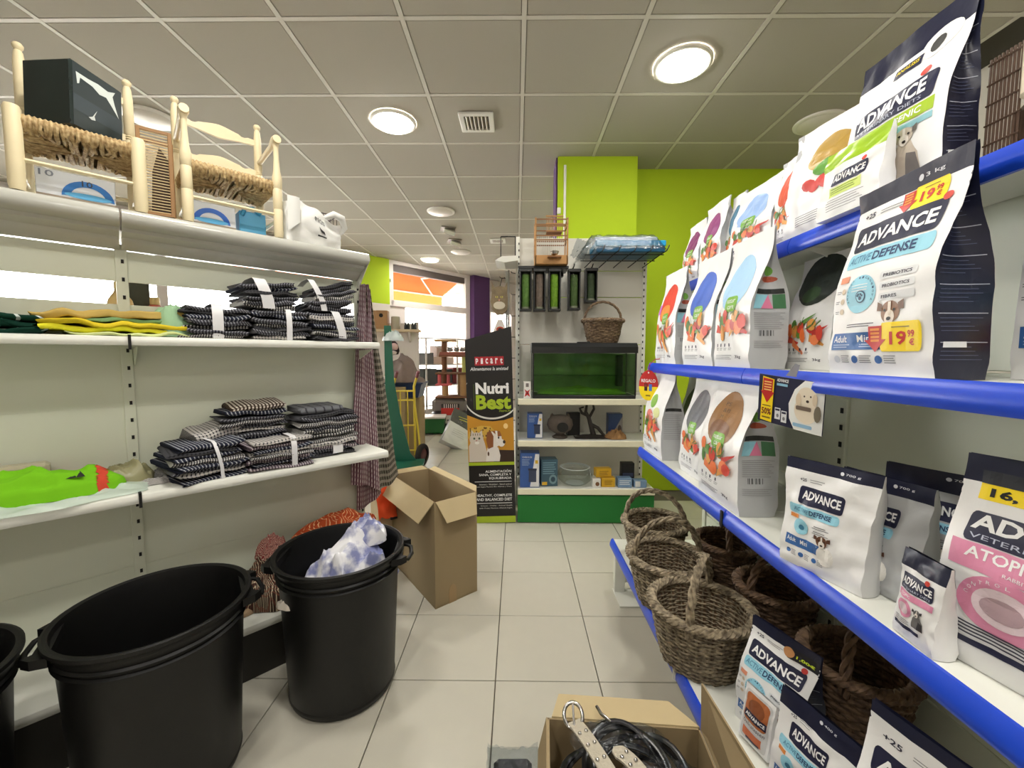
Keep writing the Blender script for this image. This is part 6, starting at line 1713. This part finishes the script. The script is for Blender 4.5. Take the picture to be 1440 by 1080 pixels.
for i in range(16):
    for sy in (-1, 1):
        link('bar', bme2, bc, (-cw / 2 + .015 + i * (cw - .03) / 15, sy * (cd_ / 2 - .006), 0))
ub = MB(); ub.box((0, 0, 0), (.115, .10, .006)); link('upper_floor', ub.mesh('upper_floor', M_bd), bc, (.02, -.03, .235))
bm_ = MB(); bm_.tube([(0, 0, .235), (0, 0, .345)], .0022, 5); bme3 = bm_.mesh('slat', M_bw)
for i in range(10):
    link('slat', bme3, bc, (-.035 + i * .0122, -.078, 0))
for z in (.29, .345):
    mb = MB(); mb.box((.02, -.078, z), (.125, .008, .008)); mb.build('rail', M_bw, bc)
mb = MB(); mb.lathe([(0, .0), (.024, 0), (.032, .02), (.03, .021), (.022, .004), (0, .003)], 20, (.02, -cd_ / 2 - .032, .062)); mb.build('bowl', M_steel, bc, 50)
mb = MB(); mb.box((.02, -cd_ / 2 - .02, .045), (.10, .045, .008)); mb.build('bowl_ledge', M_bd, bc)
# blue trays wrapped in film on a wire shelf
tr = thing('wrapped_trays', 'stack of blue trays in shiny plastic film on the wire bracket', 'trays', (.80, 3.20, 2.005))
M_tray = mat('blue tray plastic', (40, 150, 200), rough=.35)
mb = MB(); mb.box((.03, 0, .02), (.50, .26, .04), ch=.006); mb.build('tray', mat('dark blue tray', (34, 92, 128), rough=.35), tr)
mb = MB(); mb.box((.03, 0, .063), (.51, .27, .042), ch=.006); mb.build('tray', M_tray, tr)
mb = MB(); mb.box((0, .01, .10), (.46, .24, .03), ch=.006); mb.build('tray', mat('white tray', (214, 222, 224), rough=.4), tr)
def wrapf(u, v):
    x = (u - .5) * .62; y = (v - .5) * .34
    e = max(abs(u - .5), abs(v - .5)) * 2
    z = .122 - .11 * ss(.72, 1, e) + .014 * noise.noise(Vector((u * 14, v * 9, 3))) + .012 * abs(noise.noise(Vector((u * 30, v * 18, 8))))
    return (x - .02, y, z)
mb = MB(); mb.grid(wrapf, 60, 34); mb.build('plastic_film', film('tray film', .62), tr, 80)
for i in range(5):
    x = -.20 + .115 * i
    mb = MB(); mb.tube([(x - .06, .15, -.055), (x, -.10, -.008), (x + .02, -.16, .002), (x + .035, -.17, .04)], .004, 6); mb.build('bracket_prong', M_bp, tr)
for y in (-.10, .10):
    mb = MB(); mb.tube([(-.30, y, -.012), (.28, y, -.012)], .004, 6); mb.build('bracket_wire', M_bp, tr)
mb = MB(); mb.grid(lambda u, v: (-.36 + .12 * u + .05 * v * -1, -.12 + .1 * u, .10 - .13 * v + .02 * noise.noise(Vector((u * 6, v * 8, 5)))), 16, 16); mb.build('plastic_film', film('tray film', .62), tr, 80)

# ================================================================== black display stand
st = thing('display_stand', 'tall black pet food display stand with cat and dog picture', 'display stand', (-.338, 3.0, 0))
st.rotation_euler = (0, radians(-1.55), radians(1))
SW, SH, SL = .338, 1.455, 1.362
M_blk = mat('black card', (20, 18, 18), rough=.45)
mb = MB(); mb.prism([(0, 0), (SW, 0), (SW + .002, SH), (0, SL)], 0, .26, 'y'); mb.build('body', M_blk, st)
GRN = (168, 192, 40)
sF = lambda u, v, off: Vector((u * SW, -off, v * SH))
P = []
for i, ch in enumerate('picart'):
    u0 = .20 + .105 * i
    P.append(('poly', rrect(u0, .808, u0 + .098, .852), (176, 26, 40), 'red_tiles')); P.append(('text', (ch, u0 + .022, .816, u0 + .076, .844, .03), WHITE))
P += [('text', ('Alimentamos la amistad', .10, .783, .92, .800, .01, .2), WHITE), ('text', ('Nutri', .20, .664, .92, .722, .04), WHITE), ('text', ('Best', .20, .585, .96, .660, .04), GRN), ('text', ('PREMIUM', .70, .572, .94, .581, .0), GRN),
      ('poly', rrect(.155, .59, .165, .715), (90, 110, 40), 'small_print')]
arc = [(.55 + .62 * cos(radians(a)), .66 + .125 * sin(radians(a))) for a in range(150, 332, 6)]
arc2 = [(.55 + .605 * cos(radians(a)), .663 + .119 * sin(radians(a))) for a in range(330, 148, -6)]
P.append(('poly', [(max(.0, min(1, u)), v) for u, v in arc + arc2], (222, 220, 214), 'white_swoosh'))
pic = [(0, .318), (1, .318), (1, .545), (.8, .53), (.55, .525), (.3, .532), (0, .56)]
P += [('poly', pic, (196, 140, 40), 'pet_picture'), ('poly', [(0, .44), (.55, .44), (.62, .47), (.5, .50), (.3, .505), (.05, .49)], (208, 168, 70), 'pet_picture'), ('poly', [(.55, .318), (1, .318), (1, .375), (.6, .38)], (52, 34, 26), 'pet_picture'), ('poly', ell(.83, .50, .05, .014), (246, 210, 140), 'pet_picture')]
rr = random.Random(5)
for i in range(26):
    P.append(('poly', ell(rr.uniform(.06, .5), rr.uniform(.445, .495), .014, .005, 7), (96, 66, 30), 'pet_picture'))
CA = (206, 196, 184)
P += [('poly', [(.02, .32), (.02, .40), (.10, .44), (.16, .46), (.30, .46), (.36, .42), (.42, .36), (.42, .32)], CA, 'pet_picture'), ('poly', ell(.19, .435, .15, .036, 18), CA, 'pet_picture'), ('poly', [(.06, .45), (.09, .485), (.15, .465)], CA, 'pet_picture'), ('poly', [(.24, .466), (.31, .482), (.33, .445)], CA, 'pet_picture'),
      ('poly', ell(.14, .44, .022, .006, 8), (60, 80, 50), 'pet_picture'), ('poly', ell(.25, .44, .022, .006, 8), (60, 80, 50), 'pet_picture'), ('poly', ell(.19, .428, .018, .004, 8), (180, 120, 110), 'pet_picture'), ('poly', ell(.2, .418, .05, .008, 10), (232, 228, 220), 'pet_picture')]
for i in range(5):
    P.append(('poly', rrect(.06 + .05 * i, .455, .075 + .05 * i, .466), (110, 96, 84), 'pet_picture'))
P += [('poly', [(.38, .32), (.42, .39), (.52, .41), (.66, .39), (.70, .35), (.68, .32)], (228, 222, 216), 'pet_picture'), ('poly', ell(.58, .435, .16, .042, 18), (232, 226, 218), 'pet_picture'), ('poly', [(.42, .47), (.50, .478), (.56, .45), (.55, .395), (.44, .385), (.40, .43)], (136, 82, 44), 'pet_picture'), ('poly', [(.52, .478), (.70, .475), (.74, .45), (.66, .448), (.60, .46)], (150, 92, 50), 'pet_picture'),
      ('poly', [(.60, .478), (.645, .476), (.66, .42), (.62, .42)], (238, 234, 228), 'pet_picture'), ('poly', ell(.73, .415, .075, .02, 12), (236, 230, 224), 'pet_picture'), ('poly', ell(.79, .42, .03, .009, 10), (50, 36, 34), 'pet_picture'), ('poly', ell(.67, .442, .018, .006, 8), (40, 28, 26), 'pet_picture'), ('poly', ell(.44, .36, .02, .012, 8), (90, 60, 40), 'pet_picture')]
P += [('poly', rrect(0, .300, 1, .316), GRN, 'green_stripe'), ('text', ('ALIMENTACIÓN', .36, .262, .93, .277, .015), WHITE), ('text', ('SANA, COMPLETA Y', .22, .243, .93, .257, .015), WHITE), ('text', ('EQUILIBRADA', .44, .225, .93, .239, .015), WHITE), ('poly', rrect(.12, .214, .93, .2165), WHITE, 'small_print'),
      ('text', ('Intenso - Vitalidad - Salud animal', .22, .197, .93, .205, .0), (214, 212, 206)), ('text', ('con Ingra Maxima Bio Alianza y Fruta', .16, .184, .93, .192, .0), (214, 212, 206)),
      ('text', ('HEALTHY, COMPLETE', .14, .135, .93, .150, .015), WHITE), ('text', ('AND BALANCED DIET', .14, .115, .93, .130, .015), WHITE), ('poly', rrect(.12, .1015, .93, .104), WHITE, 'small_print'),
      ('text', ('Intense - Vitality - Animal Health', .24, .085, .93, .093, .0), (214, 212, 206)), ('text', ('with Fruta Maxima Alianza Ingra', .20, .072, .93, .080, .0), (214, 212, 206)), ('poly', rrect(0, .0, 1, .034), GRN, 'green_stripe')]
print_layers(P, sF, st, .3)

# ================================================================== the far part of the shop
# hand truck
ht = thing('hand_truck', 'yellow hand truck with black wheels standing behind the carton', 'hand truck', (-1.27, 4.62, 0), radians(10))
M_yel = mat('yellow enamel', (226, 200, 70), rough=.4)
M_rub = mat('black rubber', (34, 24, 24), rough=.8)
for s in (-1, 1):
    mb = MB(); mb.tube([(s * .115, .05, .10), (s * .115, .02, .84), (s * .115, .0, .90), (s * .115 + .05, -.08, 1.05)], .014, 8); mb.build('side_rail', M_yel, ht, 60)
    mb = MB(); mb.tube([(s * .115 + .035, -.056, 1.005), (s * .115 + .055, -.09, 1.07)], .019, 8); mb.build('grip', mat('plum grip', (132, 78, 86), rough=.6), ht, 60)
    mb = MB(); mb.tube([(s * .115, .02, .72), (s * .16, -.02, .36), (s * .18, -.05, .13)], .011, 8); mb.build('wheel_strut', M_yel, ht, 60)
    mb = MB(); mb.lathe([(.075, -.028), (.10, -.030), (.122, -.018), (.127, 0), (.122, .018), (.10, .030), (.075, .028)], 28); mb.f = [f for f in mb.f if len(f) == 4]; mb.m = mb.m[:len(mb.f)]
    tw = mb.build('wheel', M_rub, ht, 50); tw.location = (s * .20, -.06, .127); tw.rotation_euler = (0, radians(90), radians(-28))
    mb = MB(); mb.lathe([(0, -.02), (.03, -.022), (.078, -.012), (.078, .012), (.03, .022), (0, .02)], 24); mb.build('hub', mat('dark red hub', (92, 40, 40), rough=.5), tw, 40)
for z in (.16, .45, .74, .845):
    mb = MB(); mb.tube([(-.115, .03, z), (.115, .03, z)], .010, 8); mb.build('cross_bar', M_yel, ht)
for x in (-.04, .04):
    mb = MB(); mb.tube([(x, .04, .16), (x, .02, .845)], .007, 6); mb.build('back_bar', M_yel, ht)
mb = MB(); mb.box((0, .12, .008), (.30, .16, .01)); mb.build('toe_plate', M_yel, ht)
# green trolley with a tall gusseted post
gt = thing('green_trolley', 'dark green metal trolley base with tapering upright beside the towels', 'trolley', (-1.32, 4.22, 0), radians(8))
M_gm = mat('dark green enamel', (20, 92, 72), rough=.4)
mb = MB(); mb.box((.02, 0, .105), (.66, .36, .03), ch=.004); mb.build('deck', M_gm, gt)
mb = MB(); mb.box((.02, -.175, .085), (.66, .02, .07), ch=.003); mb.build('deck_edge', M_gm, gt)
mb = MB(); mb.prism([(-.02, .12), (.26, .12), (.20, .20), (.10, .62), (.04, 1.0), (.02, 1.56), (-.05, 1.56), (-.05, .9)], .12, .135, 'y'); mb.build('upright_plate', M_gm, gt)
for x, y in ((-.26, -.13), (.30, -.13), (-.26, .13), (.30, .13)):
    mb = MB(); mb.lathe([(.02, -.012), (.036, -.014), (.04, 0), (.036, .014), (.02, .012)], 16); o = mb.build('caster', M_steel, gt, 50); o.location = (x, y, .042); o.rotation_euler = (radians(90), 0, 0)
    mb = MB(); mb.box((x, y, .075), (.03, .03, .03)); mb.build('caster_fork', M_steel, gt)
for k in range(3):
    mb = MB(); mb.lathe([(0, 0), (.03, 0), (.03, .02), (.022, .03), (0, .03)], 12, (-.20 + .055 * k, -.10, .12)); mb.build('bolt_head', M_steel, gt, 40)
o = link('plastic_bag', heap('plastic_bag', mat('pale clear plastic', (196, 206, 206), rough=.2), .22, .16, .14, 81, folds=4, flat=.5), None, (-1.30, 4.36, 1.40)); tag(o, 'pale plastic bag lying over the green trolley upright', 'plastic bag')
# cartons behind the truck
for k, (x, y, z, w, d, h, lab) in enumerate(((-1.47, 4.86, 0, .34, .30, .30, 'lowest brown carton behind the yellow hand truck'), (-1.46, 4.86, .30, .32, .30, .29, 'middle brown carton behind the yellow hand truck'), (-1.47, 4.86, .59, .33, .30, .29, 'topmost brown carton behind the yellow hand truck'))):
    o = MB().box((0, 0, h / 2), (w, d, h - .002), ch=.003).build('cardboard_box', board('dull cardboard', (168, 146, 110)), None, None, (x, y, z), .06 * k); tag(o, lab, 'cardboard box', 'cartons behind the hand truck')
o = MB().box((0, 0, .36), (.34, .30, .72), ch=.01).build('crate', mat('dark brown crate', (70, 46, 40), rough=.7), None, None, (-1.42, 5.35, 0), .1); tag(o, 'dark brown crate just behind the hand truck', 'crate')
tb_ = thing('plastic_tub', 'navy blue tub holding the big grey pet cushion', 'tub', (-1.33, 4.98, .72))
mb = MB(); mb.prism([(-.19, .03), (.17, .03), (.215, .20), (-.215, .20)], -.14, .14, 'y'); mb.build('tub', mat('navy tub', (22, 40, 84), rough=.4), tb_)
mb = MB(); mb.box((0, 0, .20), (.46, .31, .022), ch=.004); mb.build('rim', mat('navy tub', (22, 40, 84), rough=.4), tb_)
o = MB().box((0, 0, .375), (.30, .26, .75), ch=.01).build('cardboard_box', board('dull cardboard', (168, 146, 110)), None, None, (-1.30, 5.02, 0), 0); tag(o, 'tall brown carton supporting the navy tub', 'cardboard box')
o = link('pet_cushion', heap('pet_cushion', mat('grey taupe plush', (128, 112, 104), rough=.9, noise_amt=.15), .56, .36, .34, 83, folds=3, flat=.9, nu=40, pw=1.7, pe=.9), None, (-1.37, 4.98, .93)); tag(o, 'big grey taupe pet cushion heaped in the navy tub', 'cushion')
# plush penguin-like toy head
pt = thing('plush_toy', 'dark plush toy with pale pink face sitting on the grey cushion', 'plush toy', (-1.475, 4.90, 1.25))
mb = MB(); mb.lathe([(0, 0), (.07, .01), (.085, .05), (.075, .10), (.06, .14), (.03, .175), (0, .185)], 20); mb.build('hood', mat('dark plum plush', (44, 24, 28), rough=.95), pt, 60)
mb = MB(); mb.lathe([(0, 0), (.035, .008), (.05, .035), (.045, .065), (.02, .085), (0, .088)], 16, (.035, -.045, .055)); mb.build('face', mat('pale pink plush', (206, 172, 168), rough=.9), pt, 60)
mb = MB(); mb.lathe([(0, 0), (.04, .005), (.05, .03), (.03, .05), (0, .055)], 16, (.02, -.05, .005)); mb.build('bib', mat('pale plush', (216, 204, 198), rough=.9), pt, 60)
# wall shelf with nest boxes
ws = thing('wall_shelf', 'pale wooden wall shelf with nest boxes left of the shop window', 'shelf', (-1.86, 5.95, 1.60), FA - radians(42))
mb = MB(); mb.box((0, 0, .0), (.95, .22, .035), ch=.003); mb.build('board', mat('pale board shelf', (214, 192, 160), rough=.5), ws)
mb = MB(); mb.prism([(.10, -.017), (-.09, -.017), (.10, -.16)], .30, .325, 'x'); mb.build('bracket', M_frame, ws)
wfx = thing('partition', 'white partition panel carrying the wall shelf', 'panel', (-1.95, 6.10, 0), FA - radians(42))
mb = MB(); mb.box((0, .02, .86), (1.0, .03, 1.72), ch=.004); mb.build('panel', M_frame, wfx)
for s in (-1, 1):
    mb = MB(); mb.box((s * .48, .02, .87), (.04, .05, 1.74), ch=.004); mb.build('post', M_frame, wfx)
def nest(label, x):
    t = thing('nest_box', label, 'nest box', (x, 5.92, 1.619), radians(7), 'wooden nest boxes')
    mb = MB(); mb.box((0, 0, .13), (.155, .15, .26), ch=.003); mb.build('box', mat('nest wood', (178, 134, 92), rough=.6, noise_amt=.06), t)
    mb = MB(); mb.prism(ell(-.01, .19, .028, .028, 18), -.0765, -.072, 'y'); mb.build('entrance_hole', M_dark, t)
nest('wooden nest box with round hole, left of the pair', -2.07); nest('wooden nest box with round hole, right of the pair', -1.908)
t = thing('metal_tin', 'pale metal tin beside the wooden nest boxes', 'tin', (-1.735, 5.95, 1.619)); mb = MB(); mb.lathe([(0, 0), (.06, 0), (.062, .004), (.062, .175), (.058, .18), (0, .178)], 24); mb.build('body', mat('pale tin', (186, 178, 160), rough=.35), t, 40); mb = MB(); mb.box((.062, 0, .09), (.012, .04, .09), ch=.004); mb.build('handle', M_frame, t)
for k, x in enumerate((-1.60, -1.56, -1.50, -1.46)):
    t = thing('small_bottle', ['small dark bottle on the wall shelf, first from the tin', 'small dark bottle on the wall shelf, second from the tin', 'small dark bottle on the wall shelf, third from the tin', 'small dark bottle on the wall shelf, farthest from the tin'][k], 'bottle', (x, 5.98, 1.619), 0, 'small dark bottles')
    mb = MB(); mb.lathe([(0, 0), (.018, 0), (.02, .004), (.02, .06), (.012, .075), (.012, .085)], 14); mb.build('body', mat('dark bottle', (52, 56, 56), rough=.3), t, 40)
    mb = MB(); mb.lathe([(.013, .085), (.013, .10), (0, .101)], 12); mb.build('cap', mat('black cap', (26, 26, 26), rough=.4), t, 40)
# white rack in front of the window with goods
rk = thing('display_rack', 'white metal rack of goods standing in front of the shop window', 'rack', (-1.50, 7.55, 0), FA)
M_rk = mat('white rack', (226, 222, 218), rough=.4)
for x in (-.30, .42, 1.0):
    for y in (-.15, .15):
        mb = MB(); mb.box((x, y, .78), (.025, .025, 1.56)); mb.build('post', M_rk, rk)
for z in (.35, .70, 1.08, 1.55):
    mb = MB(); mb.box((.35, 0, z), (1.33, .32, .022)); mb.build('shelf', M_rk, rk)
RK = lambda x, y, z: Vector((-1.50, 7.55, z)) + Matrix.Rotation(FA, 3, 'Z') @ Vector((x, y, 0))
for k, (x, z, w, h, c, lab) in enumerate(((-.22, 1.092, .20, .20, (112, 116, 116), 'grey green box on the window rack, left'), (.0, 1.092, .22, .13, (206, 184, 170), 'pale pink box on the window rack, middle'), (.02, 1.223, .13, .20, (190, 168, 158), 'upright pale box stacked on the pale pink box'), (.24, 1.092, .22, .12, (214, 196, 184), 'long pale box on the window rack, right'),
        (-.20, .712, .30, .30, (72, 78, 76), 'dark grey box low on the window rack, left'), (.14, .712, .34, .28, (66, 70, 68), 'dark grey box low on the window rack, middle'), (.48, .712, .28, .30, (130, 30, 34), 'dark red box low on the window rack, right'))):
    o = MB().box((0, 0, h / 2), (w, .22, h), ch=.004).build('goods_box', mat('goods_%d' % k, c, rough=.6), None, None, RK(x, -.02, z), FA); tag(o, lab, 'box', 'boxes on the window rack')
mb = MB(); mb.tube([(-.30, -.17, 1.47), (-.1, -.18, 1.40), (.15, -.18, 1.36), (.4, -.18, 1.43), (.9, -.17, 1.45)], .006, 6); mb.build('hanging_cable', M_rk, rk)
# pet carrier with cat tree on it
ca = thing('pet_carrier', 'grey pet carrier with red panel on the floor near the window', 'pet carrier', (-1.13, 6.95, 0), radians(4))
M_ca = mat('grey carrier plastic', (112, 104, 100), rough=.5)
mb = MB(); mb.box((0, .12, .135), (.56, .42, .27), ch=.05); mb.build('lower_shell', mat('dark carrier plastic', (54, 48, 48), rough=.5), ca)
mb = MB(); mb.box((0, .12, .40), (.58, .44, .27), ch=.06); mb.build('upper_shell', M_ca, ca)
mb = MB(); mb.box((0, .12, .268), (.61, .47, .028), ch=.008); mb.build('rim', mat('dark carrier plastic', (54, 48, 48), rough=.5), ca)
mb = MB(); mb.box((.02, -.105, .27), (.30, .02, .34), ch=.008); mb.build('door', mat('carrier door', (40, 34, 34), rough=.5), ca)
for i in range(7):
    mb = MB(); mb.box((-.08 + .035 * i, -.118, .40), (.012, .008, .07)); mb.build('door_bar', M_frame, ca)
mb = MB(); mb.box((.02, -.120, .31), (.30, .01, .12)); mb.build('red_panel', mat('red card', RED, rough=.5), ca)
mb = MB(); mb.box((.0, -.121, .18), (.26, .01, .14)); mb.build('white_panel', M_frame, ca)
print_layers([('poly', rrect(.2, .3, .3, .8), GREY, 'small_print'), ('poly', rrect(.36, .3, .8, .5), GREY, 'small_print')], lambda u, v, o: Vector((-.13 + .26 * u, -.127 - o, .11 + .14 * v)), ca, .5)
ctree = thing('cat_tree', 'brown and pink cat scratching tree standing on the grey carrier', 'cat tree', (-1.10, 7.0, .535), radians(4))
M_pl = mat('brown plush', (128, 88, 64), rough=.95); M_ss = mat('sisal', (176, 140, 96), rough=.9); M_pk2 = mat('pink plush', (206, 100, 104), rough=.95)
def cyl(name, x, y, z0, z1, r, m):
    mb = MB(); mb.lathe([(0, z0), (r, z0), (r, z1), (0, z1)], 18, (x, y, 0)); return mb.build(name, m, ctree, 40)
def plat(x, y, z, w, d, m):
    mb = MB(); mb.box((x, y, z), (w, d, .03), ch=.006); return mb.build('platform', m, ctree)
plat(.02, 0, .015, .56, .36, M_pl); plat(.02, .02, .41, .56, .34, M_pl); plat(-.13, .0, .22, .26, .30, M_pk2); plat(.05, .02, .70, .50, .32, M_pl); plat(-.10, .02, .96, .36, .28, M_ss)
cyl('post', -.13, .05, .03, .95, .045, M_pl); cyl('post', -.20, -.05, .235, .40, .03, M_pk2); cyl('post', -.05, -.06, .235, .40, .03, M_pk2); cyl('post', -.1, -.06, .03, .21, .05, M_ss); cyl('post', .20, -.02, .03, .40, .055, M_ss); cyl('post', .14, .06, .03, .40, .04, M_ss); cyl('post', .22, .04, .425, .69, .05, mat('lime sisal', (190, 190, 110), rough=.9))
mb = MB(); mb.prism([(-.2, .715), (.3, .715), (.28, .77), (-.18, .77)], -.12, .14, 'y'); mb.build('cushion', mat('dull red plush', (150, 92, 80), rough=.95), ctree)
for k, x in enumerate((-.02, .09, .19)):
    t = thing('plush_toy', ['small grey plush mouse on the cat tree, left', 'small grey plush mouse on the cat tree, middle', 'small grey plush mouse on the cat tree, right'][k], 'plush toy', (-1.10 + x, 6.98, .535 + .772), .3 * k, 'plush mice')
    mb = MB(); mb.lathe([(0, 0), (.04, .008), (.05, .035), (.035, .065), (0, .075)], 14); mb.build('body', mat('grey plush', (150, 146, 142), rough=.95), t, 60)
    for s in (-1, 1):
        mb = MB(); mb.lathe([(.0, 0), (.018, .006), (.014, .022), (0, .026)], 10, (s * .026, -.02, .058)); mb.build('ear', mat('pale ear', (206, 200, 196), rough=.9), t, 60)
# leaning silver sack, green box
b = Bag(.40, .52, .16, seed=50, wr=.012)
sk = make_bag('food_sack', 'white and grey pet food sack lying tilted on the floor by the stand', (-.76, 5.45, .02), radians(10), b, [('poly', [(0, .58), (1, .48), (1, 1), (0, 1)], (92, 94, 90), 'printed_panel'), ('poly', [(.25, .80), (.95, .86), (.95, .89), (.25, .83)], (206, 210, 90), 'printed_panel'), ('poly', [(.3, .72), (.95, .78), (.95, .81), (.3, .75)], (206, 210, 90), 'printed_panel')] + lines(.2, .4, .7, 4, .05, .01, (200, 200, 200)), gus=M_bagg)
sk.rotation_euler = (radians(-28), radians(28), radians(14)); sk.location = (-.80, 5.36, .06)
gb = thing('green_crate', 'green crate with white lid on the floor behind the hand truck', 'crate', (-1.36, 6.55, 0), radians(6))
mb = MB(); mb.box((0, 0, .14), (.42, .30, .24), ch=.01); mb.build('body', mat('crate green', (30, 98, 44), rough=.5), gb)
mb = MB(); mb.box((0, 0, .27), (.46, .34, .03), ch=.006); mb.build('lid', M_frame, gb)
for x in (-.17, .17):
    mb = MB(); mb.box((x, -.1, .012), (.03, .03, .024)); mb.build('foot', M_dark, gb)
# cat shaped cushion and hook bag by the end unit
cc = thing('cat_cushion', 'tabby cat shaped cushion hanging by the end unit', 'cushion', (-.168, 4.2, 1.66))
pts = [(-.075, .05), (-.09, .13), (-.08, .22), (-.085, .33), (-.05, .27), (0, .285), (.05, .27), (.075, .33), (.075, .22), (.085, .12), (.07, .04), (.03, 0), (-.03, 0)]
mb = MB(); mb.prism(pts, -.03, .03, 'y'); mb.build('cushion', mat('tabby print', (124, 108, 86), rough=.9, noise_amt=.5, noise_scale=22), cc)
print_layers([('poly', ell(.35, .55, .07, .035, 12), (210, 200, 90), 'cat_face'), ('poly', ell(.65, .55, .07, .035, 12), (210, 200, 90), 'cat_face'), ('poly', ell(.35, .55, .025, .035, 10), (24, 22, 20), 'cat_face'), ('poly', ell(.65, .55, .025, .035, 10), (24, 22, 20), 'cat_face'), ('poly', ell(.5, .44, .05, .025, 10), (206, 140, 130), 'cat_face'), ('poly', ell(.5, .25, .35, .14, 16), (196, 186, 170), 'cat_face')], lambda u, v, o: Vector((-.09 + .17 * u, -.031 - o, .02 + .28 * v)), cc, .3)
mb = MB(); mb.tube([(0, 0, .28), (.02, 0, .36), (.05, 0, .37)], .004, 6); mb.build('loop', M_dark, cc)
hb = thing('treat_bag', 'small white treat bag with orange emblem above the display stand', 'bag', (-.165, 4.2, 1.38))
mb = MB(); mb.prism([(-.09, 0), (.09, 0), (.06, .14), (.02, .23), (-.02, .23), (-.06, .14)], -.02, .02, 'y'); mb.build('bag', M_frame, hb)
print_layers([('poly', ell(.5, .58, .22, .12, 14), (190, 70, 40), 'emblem'), ('poly', ell(.5, .58, .12, .07, 12), (60, 30, 26), 'emblem')], lambda u, v, o: Vector((-.09 + .18 * u, -.0205 - o, .23 * v)), hb, .4)
hp = thing('hook_post', 'slim grey post with hooks behind the display stand', 'post', (-.10, 4.24, 0)); mb = MB(); mb.box((0, 0, 1.05), (.02, .02, 2.1)); mb.build('post', mat('grey steel post', (128, 126, 120), rough=.4), hp)
for z in (2.03, 1.62):
    mb = MB(); mb.tube([(0, 0, z), (-.065, -.02, z), (-.07, -.02, z + .015)], .004, 6); mb.build('hook', M_dark, hp)

# print pieces too small to pick apart stay joined
for o in bpy.data.objects:
    if o.type == 'MESH' and o.parent is not None and ('print' in o.name or 'lettering' in o.name or 'picture' in o.name or 'band' in o.name and o.name.startswith(('name_band', 'colour_band')) or o.name.split('.')[0] in ('printed_panel', 'price_sticker', 'upper_price_sticker', 'round_seal', 'badge', 'barcode', 'ruled_line', 'red_tiles', 'green_stripe', 'white_swoosh', 'logo', 'emblem', 'cat_face', 'black_emblem', 'colour_oval')):
        o['kind'] = 'stuff'
